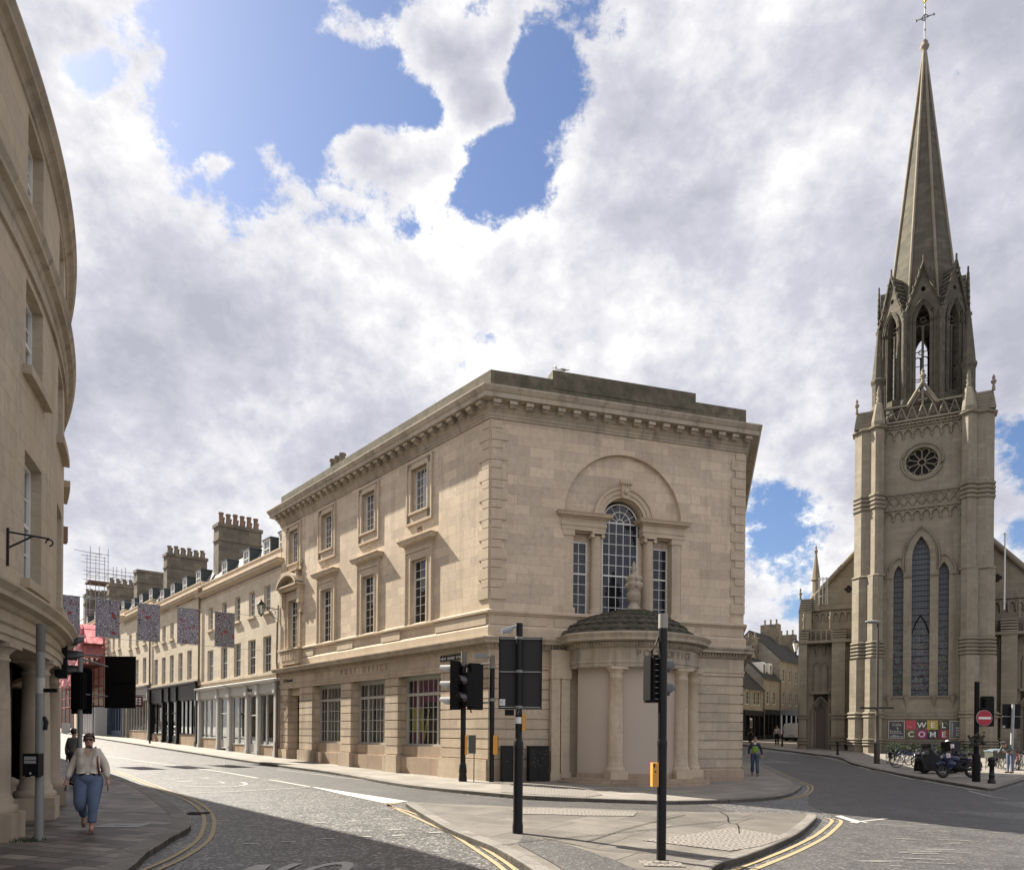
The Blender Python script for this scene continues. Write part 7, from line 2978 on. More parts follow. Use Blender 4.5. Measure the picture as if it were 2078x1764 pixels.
x, y, z = at_ground(996.5, 1585)
t = thing('traffic_light', 'black traffic light seen from behind, its orange box right at the stone corner', 'traffic light', (x, y, z))
q = MB()
pole(q, x, y, z, z + 4.1, .09)
q.build('pole', M_black, t)
q = MB()
pole(q, x, y, z + 4.05, z + 4.48, .093)
q.build('sleeve', MATS['pole_sleeve'], t)
f_ = dirframe(x - .62, y + .15, R(-20))
signal_head(t, f_, 2.6, 1.55, .46, 3, .16, .3, backboard=.06, depth=.26)
q = MB()
q.tube([(x - .4, y + .05, 4.15), (x, y, 4.2)], .04, 6)
q.tube([(x - .4, y + .05, 2.8), (x, y, 2.8)], .04, 6)
q.box(x - .62, x - .2, y - .12, y + .08, 4.38, 4.55)
q.tube([(x - .3, y, 4.45), (x, y, 4.42)], .04, 6)
q.lathe(x, y, [(.12, 4.02), (.12, 4.08)], 10)
q.lathe(x, y, [(.12, 2.85), (.12, 2.95)], 10)
q.build('brackets', M_grey, t)
q = MB()
q.box(x + .06, x + .22, y - .28, y - .06, z + .98, z + 1.65)
q.build('push_button_box', M_orange, t)
q = MB()
q.box(x + .22, x + .235, y - .26, y - .08, z + .98, z + 1.65)
q.build('box_edge', M_black, t)

# cabinets by the wall
for i, (a0, a1, lab) in enumerate(((.42, 1.12, 'black steel roadside cabinet by the post office wall, nearer the building corner'), (1.42, 2.15, 'scuffed black roadside cabinet with faded white graffiti beside the porch pilasters'))):
    c = FB((a0 + a1) / 2, .35, 0)
    t = thing('roadside_cabinet', lab, 'cabinet', (c[0], c[1], 0), 'black roadside cabinets by the post office wall')
    q = MB(FB)
    q.box(a0, a1, .18, .52, .0, 1.24)
    q.box(a0 - .02, a1 + .02, .16, .545, 1.24, 1.28)
    q.box(a0 + .02, a1 - .02, .16, .54, 0, .08)
    q.build('casing', plain('cabinet_paint_%d' % i, (.012, .012, .011), .6, .5, 3, spec=.3), t)
    q = MB(FB)
    q.box((a0 + a1) / 2 - .005, (a0 + a1) / 2 + .005, .52, .53, .1, 1.22)
    q.box((a0 + a1) / 2 + .03, (a0 + a1) / 2 + .06, .52, .545, .65, .8)
    q.build('door', M_matt, t)
    random.seed(20 + i)
    q = MB(FB)
    for k in range(4 + 9 * i):
        a, zz = random.uniform(a0 + .08, a1 - .1), random.uniform(.55, 1.15)
        q.tube([(a, .523, zz), (a + random.uniform(-.06, .06), .524, zz + random.uniform(-.1, .1)), (a + random.uniform(-.08, .08), .523, zz + random.uniform(-.1, .1))], .006, 4)
    q.build('graffiti', plain('chalky_%d' % i, (.25, .25, .23), .8, .3), t)

# tall pole with the sign boards and camera
x, y, z = at_ground(1050, 1689)
t = thing('sign_pole', 'black island pole carrying a large dark board from behind and a small camera', 'sign pole', (x, y, z))
q = MB()
pole(q, x, y, z, z + 1.55, .082, 18)
pole(q, x, y, z + 1.5, z + 3.6, .058, 18)
q.lathe(x, y, [(.09, z), (.092, z + .12), (.083, z + .2)], 18)
q.lathe(x, y, [(.088, z + 1.45), (.085, z + 1.55), (.06, z + 1.62)], 18)
q.build('pole', M_black, t)
q = MB()
q.box(x - .35, x + .39, y + .07, y + .085, 2.13, 3.37)
M_backb = plain('board_back', (.03, .028, .025), .6, .1, 2, spec=.3)
bb_ = q.build('sign_board', M_backb, t)
q = MB()
for zz in (2.15, 2.76, 3.33):
    q.box(x - .34, x + .38, y + .04, y + .07, zz, zz + .022)
    q.lathe(x, y, [(.062, zz - .01), (.066, zz), (.066, zz + .025), (.062, zz + .035)], 12)
q.build('rail', M_grey, bb_)
q = MB()
q.box(x - .345, x - .335, y + .02, y + .07, 2.13, 3.37)
q.box(x + .385, x + .395, y + .02, y + .07, 2.13, 3.37)
q.build('edge', M_matt, bb_)
q = MB()
q.box(x - .34, x - .235, y + .055, y + .069, 2.19, 2.30)
q.build('sticker', M_white, bb_)
q = MB()
text(q, 'NF', 0, 0, .06, 0, .02, .002) if False else None
q.tube([(x - .31, y + .054, 2.22), (x - .31, y + .054, 2.27), (x - .28, y + .054, 2.22), (x - .28, y + .054, 2.27)], .004, 4)
q.build('sticker_mark', M_greyp, bb_)
q = MB()
q.box(x - .24, x - .08, y + .02, y + .12, 2.02, 2.12)
q.build('detector', M_matt, t)
cm_ = MB()
cm_.tube([(x, y, 3.56), (x - .12, y - .03, 3.53), (x - .18, y - .05, 3.47)], .022, 8)
cm_.box(x - .20, x - .14, y - .08, y - .02, 3.42, 3.50)
cm_.tube([(x - .12, y - .05, 3.50), (x - .30, y - .09, 3.43)], .035, 10)
cm_.tube([(x - .10, y - .05, 3.535), (x - .31, y - .09, 3.46)], .02, 6)
cm_.build('camera', plain('camera_grey', (.30, .32, .35), .4, .05), t)
q = MB()
q.lathe(x, y, [(.061, z + 1.88), (.0615, z + 1.99)], 14, cap=False)
q.build('label_band', M_white, t)
q = MB()
q.box(x + .06, x + .12, y - .05, y + .05, z + 1.2 + .55, z + 1.5 + .55)
q.build('push_button_box', M_orange, t)
q = MB()
for k in range(7):
    a0_ = R(200 + k * 13)
    q.tube([(x + .06 * math.cos(a0_), y + .06 * math.sin(a0_), z + 2.0 + .05 * k % .17), (x + .06 * math.cos(a0_ + .15), y + .06 * math.sin(a0_ + .15), z + 2.08 + .03 * k % .12)], .004, 4)
q.build('graffiti', M_greyp, t)

# nearest tall pole
x, y, z = at_ground(1341, 1743)
t = thing('traffic_light', 'tall black foreground pole with a grey top, side-on signals and an orange box', 'traffic light', (x, y, z))
q = MB()
pole(q, x, y, z, z + 1.62, .066, 20)
pole(q, x, y, z + 1.60, z + 3.27, .062, 20)
q.lathe(x, y, [(.066, z + 1.55), (.07, z + 1.6), (.07, z + 1.64), (.062, z + 1.68)], 18)
q.build('pole', M_black, t)
q = MB()
pole(q, x, y, z + 3.22, z + 3.42, .066, 20)
q.build('sleeve', plain('pale_sleeve', (.30, .285, .25), .7, .15, 14), t)
f_ = dirframe(x - .03, y + .16, R(68))
signal_head(t, f_, 2.16, .66, .24, 2, .125, .2, depth=.16)
q = MB()
fq = dirframe(x - .1, y + .1, R(68))
q.fr = fq
for k in range(8):
    q.box(-.12, .12, -.05, .02, 2.2 + k * .08, 2.21 + k * .08)
q.build('cooling_ribs', M_grey, t)
q = MB()
q.tube([(x - .05, y, z + 3.14), (x - .1, y, z + 3.0), (x - .15, y + .02, z + 2.9), (x - .14, y + .05, z + 2.79), (x - .08, y + .08, z + 2.76)], .013, 8)
q.build('cable', M_matt, t)
q = MB()
q.box(x - .145, x - .06, y - .08, y + .08, z + 1.02, z + 1.35)
ob_ = q.build('push_button_box', M_orange, t)
q = MB()
q.box(x - .13, x - .11, y - .085, y - .08, z + 1.29, z + 1.34)
q.ball(x - .105, y - .08, z + 1.23, .012, 8)
q.build('button', M_black, ob_)

# right side: lamp post, bollards, no entry sign
x, y, z = at_ground(1778.5, 1548)
lz = z
t = thing('lamp_post', 'tall slim brown street lamp in front of the church', 'street lamp', (x, y, z))
q = MB()
q.lathe(x, y, [(.17, z), (.17, z + 1.2), (.15, z + 1.4), (.12, z + 1.5), (.11, z + 2.9), (.13, z + 2.95), (.08, z + 3.1)], 12)
top = at = 1.7 + (1495 - 1262) / 1500 * y
q.lathe(x, y, [(.09, z + 3.), (.06, top)], 10)
q.build('post', plain('brown_post', (.06, .045, .035), .6, .2), t)
q = MB()
q.ball(x - .28, y, top + .02, .36, 12, (1.45, .6, .3))
q.box(x - .1, x + .1, y - .08, y + .08, top - .1, top + .02)
q.build('lamp_head', M_grey, t)
q = MB()
fz_ = z + 3.35
q.box(x - 1.05, x - .08, y - .03, y + .03, fz_ - .02, fz_ + .09)
q.box(x + .08, x + 1.0, y - .03, y + .03, fz_ + .0, fz_ + .10)
q.build('finger_signs', M_black, t)

blds = [((1699, 1530.5), 'plain black bollard on the pavement in front of the church porch', 1.0, .075),
        ((1586.5, 1513), 'small black bollard at the sunlit corner of the church pavement, near the van', 1.1, .07),
        ((2011.5, 1588), 'ornate black bollard at the kerb corner right of the no entry sign', 1.12, .1)]
for (px, py), lab, h_, r_ in blds:
    x, y, z = at_ground(px, py)
    q = MB()
    q.lathe(x, y, [(r_ * 1.5, z - .02), (r_ * 1.5, z + .12), (r_ * 1.1, z + .16), (r_ * 1.05, z + .3), (r_ * 1.25, z + .33), (r_, z + .36), (r_ * .85, z + h_ * .62), (r_ * 1.35, z + h_ * .66), (r_ * 1.5, z + h_ * .72), (r_ * 1.2, z + h_ * .82), (r_ * 1.5, z + h_ * .86), (r_ * 1.3, z + h_ * .95), (r_ * .5, z + h_)], 10)
    tag(q.build('bollard', M_black), lab, 'bollard', 'black iron bollards on the church side')

x, y, z = at_ground(1980, 1584.5)
t = thing('no_entry_sign', 'round red no entry sign with white bar on a dark pole by the church', 'road sign', (x, y, z))
q = MB()
pole(q, x, y, z, z + 4.3, .10)
q.lathe(x, y, [(.16, z), (.16, z + 1.1), (.12, z + 1.2)], 12)
q.build('pole', M_matt, t)
zs_ = 1.7 + (1496 - 1455.5) / 1500 * y
q = MB()
sxc = x + .2
rs0 = .32
q.lathe(0, 0, [], 3) if False else None
def disc(mb, cx_, cy_, cz_, r_, n=28):
    mb.add([(cx_ + r_ * math.cos(2 * PI * j / n), cy_, cz_ + r_ * math.sin(2 * PI * j / n)) for j in range(n)] + [(cx_ + r_ * math.cos(2 * PI * j / n), cy_ + .02, cz_ + r_ * math.sin(2 * PI * j / n)) for j in range(n)],
           [tuple(range(n)), tuple(range(n, 2 * n))] + [(j, (j + 1) % n, n + (j + 1) % n, n + j) for j in range(n)])
disc(q, sxc, y - .2, zs_, rs0 + .025)
q.build('rim', M_greyp, t)
q = MB()
disc(q, sxc, y - .225, zs_, rs0)
q.build('disc', plain('sign_red', (.38, .012, .03), .4, .04), t)
q = MB()
q.box(sxc - .26, sxc + .26, y - .235, y - .226, zs_ - .05, zs_ + .05)
q.build('bar', M_white, t)
q = MB()
q.tube([(sxc - .2, y - .2, zs_ + .4), (sxc + .22, y - .2, zs_ + .38)], .04, 6)
q.tube([(sxc, y - .2, zs_ + .4), (sxc, y - .1, zs_ + .4), (x, y, zs_ + .4)], .03, 6)
q.build('sign_lamp', M_matt, t)
f_ = dirframe(x + .52, y + .15, R(10))
signal_head(t, f_, zs_ - .25, 1.1, .32, 3, .1, .2, backboard=.12)
q = MB()
q.tube([(x, y, zs_ + .1), (x + .5, y + .1, zs_ + .1)], .03, 5)
q.box(x + .34, x + .5, y + .0, y + .05, zs_ + .42, zs_ + .68)
q.build('brackets', M_grey, t)
q = MB()
random.seed(4)
for k in range(60):
    a, b, c_ = random.gauss(0, .16), random.gauss(0, .12), random.gauss(0, .13)
    q.ball(x - .05 + a, y - .05 + b, z + 1.75 + c_, random.uniform(.04, .09), 6)
q.build('hanging_foliage', plain('dry_foliage', (.055, .05, .035), .9, .5, 8), t)

x, y, z = at_ground(2050, 1567)
y0_ = y
t = thing('direction_board', 'dark square sign board seen from behind on a pale grey pole near the frame edge', 'road sign', (x, y, z))
q = MB()
k_ = y / 1500
ztp = 1.7 + (1497 - 1428) * k_
q.tube([(x, y, z), (x + .1, y, ztp)], .075, 10)
q.build('pole', M_greyp, t)
q = MB()
q.box(x + .08 - 18 * k_, x + .08 + 19 * k_, y + .12, y + .15, 1.7 + (1497 - 1477) * k_, ztp + .02)
q.build('board', M_matt, t)
q = MB()
q.box(x + .08 - 18 * k_, x + .08 + 19 * k_, y + .09, y + .12, 1.7 + (1497 - 1453) * k_, 1.7 + (1497 - 1452) * k_)
q.box(x + .08 - 17.5 * k_, x + .08 - 12 * k_, y + .11, y + .12, 1.7 + (1497 - 1476) * k_, 1.7 + (1497 - 1471) * k_)
q.build('rail', M_greyp, t)


# ================================================================ cycles
M_tyre = plain('tyre_rubber', (.015, .015, .016), .7, .2)
M_rim = plain('wheel_rim', (.14, .14, .135), .4, .05, metal=.5)
M_bframe = {}


def wheel_mesh(r_, spokes=14, tw=.018):
    q = MB()
    q.tube([(r_ * math.cos(2 * PI * k / 28), 0, r_ * math.sin(2 * PI * k / 28)) for k in range(29)], tw, 6, cap=False)
    ty = q.mesh('tyre', M_tyre)
    q = MB()
    q.tube([((r_ - tw * 1.4) * math.cos(2 * PI * k / 28), 0, (r_ - tw * 1.4) * math.sin(2 * PI * k / 28)) for k in range(29)], .009, 5, cap=False)
    for k in range(spokes):
        a = 2 * PI * k / spokes
        q.tube([(.02 * math.cos(a), .02 * (-1) ** k, .02 * math.sin(a)), ((r_ - tw) * math.cos(a), 0, (r_ - tw) * math.sin(a))], .0035, 3)
    q.tube([(0, -.05, 0), (0, .05, 0)], .02, 6)
    rm = q.mesh('rim', M_rim)
    return ty, rm


BW = wheel_mesh(.335)


def bicycle(col, basket=False):
    key = 'bike_%s' % col[0]
    mt = MATS.get(key) or plain(key, col[1], .35, .05)
    t = thing('bicycle', 'bicycle', 'bicycle', (0, 0, 0), 'bicycles parked beside the church')
    for xx in (-.52, .52):
        w_ = bpy.data.objects.new('wheel', BW[0])
        COL.objects.link(w_)
        w_.parent = t
        w_.location = (xx, 0, .35)
        r2 = bpy.data.objects.new('rim', BW[1])
        COL.objects.link(r2)
        r2.parent = w_
    q = MB()
    bb = (-.08, 0, .3)
    st_ = (-.2, 0, .82)
    hd_ = (.36, 0, .85)
    hb2 = (.39, 0, .7)
    for a, b in ((bb, st_), (st_, hd_), (bb, hb2), (bb, (-.52, 0, .35)), (st_, (-.52, 0, .35)), (hd_, hb2)):
        q.tube([a, b], .018, 6)
    for s in (-.05, .05):
        q.tube([hb2, (.45, s, .6), (.52, s, .35)], .012, 5)
    q.tube([(-.08, -.08, .3), (-.08, .08, .3)], .02, 6)
    q.tube([(-.08, .06, .3), (.03, .06, .18)], .012, 5)
    q.tube([(-.08, -.06, .3), (-.19, -.06, .42)], .012, 5)
    q.tube([(-.52, -.03, .7), (-.15, -.03, .72)], .01, 4)
    q.build('bike_frame', mt, t)
    q = MB()
    q.tube([st_, (-.22, 0, .95)], .014, 6)
    q.ball(-.24, 0, .97, .1, 8, (1.4, .7, .35))
    q.build('saddle', M_black, t)
    q = MB()
    q.tube([hd_, (.34, 0, 1.0)], .016, 6)
    q.tube([(.26, -.28, 1.02), (.34, -.2, 1.02), (.37, 0, 1.0), (.34, .2, 1.02), (.26, .28, 1.02)], .014, 6)
    q.build('handlebar', M_black, t)
    if basket:
        q = MB()
        for s in (-1, 1):
            q.box(-.72, -.38, s * .1 - .06 + s * .05, s * .1 + .06 + s * .05, .38, .72)
        q.build('pannier', M_matt, t)
    return t


bkcols = [('navy', (.02, .03, .12)), ('black', (.02, .02, .02)), ('silver', (.10, .10, .10)), ('red', (.14, .02, .02)), ('olive', (.09, .10, .05))]
protos = [bicycle(bkcols[0]), bicycle(bkcols[1], True), bicycle(bkcols[2]), bicycle(bkcols[3]), bicycle(bkcols[4])]
places = [  # px, py of base, heading deg, proto, lean, label
    (1805, 1548, 78, 1, .0, 'black bicycle with panniers seen end on, next to the lamp post'),
    (1828, 1551, 14, 0, .12, 'dark blue bicycle standing across the pavement, leftmost of the two side-on bicycles'),
    (1840, 1557, -28, 0, -.12, 'dark blue bicycle with its big front wheel nearest the kerb, left of the scooters'),
    (1858, 1545, 40, 2, .15, 'silver bicycle leaning on a hoop behind the blue bicycles'),
    (1870, 1549, 60, 1, -.1, 'black bicycle with panniers beside the covered motorcycle'),
    (1892, 1540, 35, 4, .1, 'olive bicycle behind the covered motorcycle'),
    (1926, 1541, 20, 3, .1, 'red bicycle behind the two motorcycles, left of the no entry pole'),
    (1950, 1544, -15, 2, .1, 'silver bicycle behind the blue motorcycle'),
    (2006, 1556, 70, 1, .1, 'black bicycle parked between the no entry pole and the table'),
    (2022, 1556, 62, 4, .1, 'olive bicycle parked under the covered trolley'),
    (2040, 1558, 75, 2, -.1, 'silver bicycle just left of the bending person'),
    (1815, 1543, 60, 1, .1, 'black bicycle leaning on the hedge just right of the lamp post'),
    (1848, 1541, 30, 1, .1, 'black bicycle against the hedge below the letter W of the banner'),
    (1880, 1553, 24, 1, -.12, 'black bicycle squeezed against the front of the covered motorcycle'),
    (1910, 1545, 50, 1, .1, 'black bicycle between the two motorcycles and the church wall'),
    (1936, 1549, 30, 1, .12, 'black bicycle directly behind the seat of the blue motorcycle'),
    (1964, 1553, 15, 4, -.1, 'olive bicycle just left of the no entry pole'),
    (2062, 1560, 66, 3, .1, 'red bicycle immediately right of the bending person'),
    (2069, 1562, 70, 2, .12, 'silver bicycle second from the right frame edge'),
    (2076, 1563, 72, 4, .1, 'olive bicycle cut off by the right frame edge')]
used = set()
for (px, py, hdg, pi_, lean, lab) in places:
    x, y, z = at_ground(px, py)
    if pi_ not in used:
        o = protos[pi_]
        used.add(pi_)
        o.location = (x, y, z)
        o.rotation_euler = (lean, 0, R(hdg))
        o['label'] = lab
    else:
        o = copy_tree(protos[pi_], None, (x, y, z), R(hdg), lab)
        o.rotation_euler = (lean, 0, R(hdg))
# cycle hoop
x, y, z = at_ground(1855, 1553)
q = MB()
q.tube([(x, y, z), (x, y, z + .7), (x + .12, y, z + .8), (x + .6, y - .2, z + .8), (x + .7, y - .25, z + .7), (x + .7, y - .25, z)], .025, 8)
tag(q.build('cycle_hoop', M_rim), 'steel cycle hoop between the blue bicycles and the covered motorcycle', 'bike rack')


def motorcycle(name, lab, px, py, hdg, col, topbox, cover, lplate, sc=1.0):
    x, y, z = at_ground(px, py)
    t = thing(name, lab, 'motorcycle', (0, 0, 0), 'motorcycles parked at the church corner')
    body = MATS.get('moto_' + col[0]) or plain('moto_' + col[0], col[1], .3, .1)
    for xx in (-.66, .66):
        q = MB()
        q.tube([(xx + .25 * math.cos(2 * PI * k / 24), 0, .31 + .25 * math.sin(2 * PI * k / 24)) for k in range(25)], .062, 8, cap=False)
        wo = q.build('wheel', M_tyre, t)
        q = MB()
        q.tube([(xx + .17 * math.cos(2 * PI * k / 24), 0, .31 + .17 * math.sin(2 * PI * k / 24)) for k in range(25)], .018, 6, cap=False)
        for k in range(5):
            a = 2 * PI * k / 5
            q.tube([(xx, 0, .31), (xx + .17 * math.cos(a), 0, .31 + .17 * math.sin(a))], .014, 4)
        q.lathe(xx, .03, [], 3) if False else None
        q.build('rim', M_rim, wo)
    q = MB()
    for s in (-.09, .09):
        q.tube([(-.66, s, .31), (-.45, s, .75), (-.38, s, .98)], .025, 6)
        q.tube([(.66, s, .31), (.1, s, .42)], .022, 6)
    q.ball(.0, 0, .42, .2, 10, (1.3, .9, .9))
    q.ball(.25, 0, .38, .15, 10, (1.3, .9, .8))
    q.tube([(.1, .14, .3), (.4, .16, .3), (.85, .17, .42)], .045, 8)
    q.tube([(-.66, -.02, .62), (-.9, -.02, .5)], .05, 5)
    q.build('engine', M_matt, t)
    q = MB()
    q.ball(-.12, 0, .80, .19, 12, (1.5, .85, .75))
    q.ball(-.52, 0, .84, .15, 12, (1., 1., 1.25))
    q.tube([(-.95, 0, .55), (-.68, 0, .66), (-.42, 0, .55)], .08, 8)
    q.ball(-.3, 0, .6, .2, 10, (1.3, .75, 1.1))
    q.ball(.6, 0, .78, .12, 10, (1.9, .8, .55))
    q.build('fairing', body, t)
    q = MB()
    q.ball(.3, 0, .82, .15, 10, (2.1, .85, .4))
    q.build('seat', M_black, t)
    q = MB()
    q.tube([(-.30, -.34, 1.04), (-.38, -.15, 1.0), (-.38, .15, 1.0), (-.30, .34, 1.04)], .016, 6)
    for s in (-1, 1):
        q.tube([(-.36, s * .25, 1.02), (-.36, s * .30, 1.18)], .008, 4)
        q.ball(-.36, s * .32, 1.2, .05, 8, (.5, 1.3, .8))
    q.build('handlebar', M_black, t)
    q = MB()
    q.ball(-.67, 0, .88, .07, 10, (.6, 1.2, 1))
    q.build('headlight', M_greyp, t)
    if lplate:
        for nm, mt, e in (('l_plate', M_white, 0), ('l_mark', plain('l_red_' + col[0], (.4, .02, .03), .5, .05), 1)):
            q = MB()
            px_, pz_, sy = lplate
            if e == 0:
                q.box(px_ - .09, px_ + .09, -.235 * sy - .005, -.235 * sy, pz_ - .09, pz_ + .09)
            else:
                q.box(px_ - .04, px_ - .015, -.235 * sy - .012, -.235 * sy - .006, pz_ - .06, pz_ + .06)
                q.box(px_ - .015, px_ + .045, -.235 * sy - .012, -.235 * sy - .006, pz_ - .06, pz_ - .035)
            q.build(nm, mt, t)
    if topbox:
        q = MB()
        q.box(.5, 1.05, -.24, .24, .95, 1.4)
        q.box(.48, 1.07, -.26, .26, 1.28, 1.34)
        q.build('top_box', M_black, t)
    if cover:
        q = MB()
        n1, n2 = 12, 14
        vs = []
        for i in range(n1 + 1):
            u_ = -.95 + 1.6 * i / n1
            hh = .55 + .38 * math.exp(-((u_ + .35) / .28) ** 2) + .3 * math.exp(-((u_ - .35) / .35) ** 2)
            for j in range(n2 + 1):
                a = PI * j / n2
                vs.append((u_, -.27 * math.cos(a) * (1 + .08 * math.sin(i * 2 + j)), .12 + hh * math.sin(a) ** .6 + .02 * math.sin(i * 3.)))
        q.add(vs, [(i * (n2 + 1) + j, i * (n2 + 1) + j + 1, (i + 1) * (n2 + 1) + j + 1, (i + 1) * (n2 + 1) + j) for i in range(n1) for j in range(n2)], True)
        q.add(vs[:n2 + 1], [tuple(range(n2 + 1))])
        q.add(vs[-n2 - 1:], [tuple(range(n2 + 1))])
        q.build('cover', plain('black_cover', (.006, .006, .006), .6, .3, 3, spec=.2), t)
    t.location = (x, y, z)
    t.rotation_euler = (R(-6), 0, R(hdg))
    t.scale = (sc, sc, sc)
    return t


motorcycle('motorcycle', 'blue and black motorcycle with a learner plate left of the no entry pole', 1942, 1577, 8, ('blue', (.012, .016, .06)), False, False, (-.5, .93, .8), 1.08)
motorcycle('motorcycle', 'black covered motorcycle with a top box, left of the blue motorcycle', 1902, 1568, 12, ('black', (.02, .02, .02)), True, True, (.62, 1.18, 1.05), 1.12)
motorcycle('motorcycle', 'small black scooter behind the blue bicycles, left of the covered motorcycle', 1876, 1561, 40, ('scooter', (.012, .012, .013)), True, False, None, 1.0)
motorcycle('motorcycle', 'black motorcycle parked behind the blue motorcycle by the no entry pole', 1960, 1567, 20, ('night', (.01, .01, .014)), False, False, None, 1.15)
q = MB()
x, y, z = at_ground(1921, 1556)
q.ball(x, y, z + 1.45, .11, 10)
q.tube([(x, y, z + 1.35), (x + .05, y, z + 1.0)], .02, 5)
tag(q.build('round_mirror', M_white), 'round white mirror or lamp sticking up behind the covered motorcycle', 'mirror')

# covered trolley / table by the bending person
x, y, z = at_ground(2021, 1560)
t = thing('market_trolley', 'covered trolley with a grey blue top cloth beside the bending person', 'trolley', (x, y, z))
q = MB()
q.box(x - .45, x + .55, y - .4, y + .4, z + .98, z + 1.05)
q.ball(x + .05, y, z + 1.03, .45, 12, (1.2, .9, .22))
q.build('cloth_top', plain('blue_grey_cloth', (.13, .17, .19), .7, .2), t)
q = MB()
q.box(x - .42, x + .52, y - .36, y + .36, z + .62, z + .97)
q.build('crate', plain('trolley_green', (.06, .062, .045), .7, .3), t)
q = MB()
for (a, b) in ((-.38, -.33), (.48, -.33), (-.38, .33), (.48, .33)):
    q.tube([(x + a, y + b, z), (x + a * .9, y + b, z + .65)], .02, 5)
q.tube([(x + .3, y - .33, z + .02), (x - .35, y - .33, z + .6)], .015, 5)
q.build('leg', M_rim, t)


# ================================================================ people
def skin_mesh(nodes, edges, levels=2):
    me = bpy.data.meshes.new('sk')
    names = list(nodes)
    me.from_pydata([nodes[k][:3] for k in names], [(names.index(a), names.index(b)) for a, b in edges], [])
    ob = bpy.data.objects.new('sk', me)
    COL.objects.link(ob)
    ob.modifiers.new('skin', 'SKIN')
    sv = me.skin_vertices[0].data
    for i, k in enumerate(names):
        r_ = nodes[k][3]
        sv[i].radius = (r_, r_) if not isinstance(r_, tuple) else r_
        sv[i].use_root = (i == 0)
    sb = ob.modifiers.new('sub', 'SUBSURF')
    sb.levels = levels
    sb.render_levels = levels
    dg = bpy.context.evaluated_depsgraph_get()
    m2 = bpy.data.meshes.new_from_object(ob.evaluated_get(dg))
    vs = [tuple(v.co) for v in m2.vertices]
    fs = [tuple(p.vertices) for p in m2.polygons]
    bpy.data.objects.remove(ob)
    return vs, fs


def hand(mb, w_, d, down=(0, 0, -1), side=1, curl=.35):
    """palm and five bent fingers hanging from wrist w_"""
    W_ = Vector(w_)
    D = Vector(down).normalized()
    X = Vector((0, 1, 0)).cross(D).normalized() * side
    Y = D.cross(X).normalized()
    mb.tube([W_, W_ + D * .045, W_ + D * .09], .03, 8, r1=.034)
    for i, ln in enumerate((.072, .08, .075, .06)):
        o = W_ + D * .085 + Vector((0, 1, 0)) * (-.03 + .02 * i)
        p1 = o + D * ln * .5
        p2 = p1 + (D * math.cos(curl) - X * math.sin(curl)) * ln * .5
        mb.tube([o, p1, p2], .0095, 6, r1=.007)
    o = W_ + D * .03 + Vector((0, -.025, 0))
    mb.tube([o, o + D * .035 + Vector((0, -.025, 0)), o + D * .07 + Vector((0, -.03, 0))], .011, 6, r1=.008)


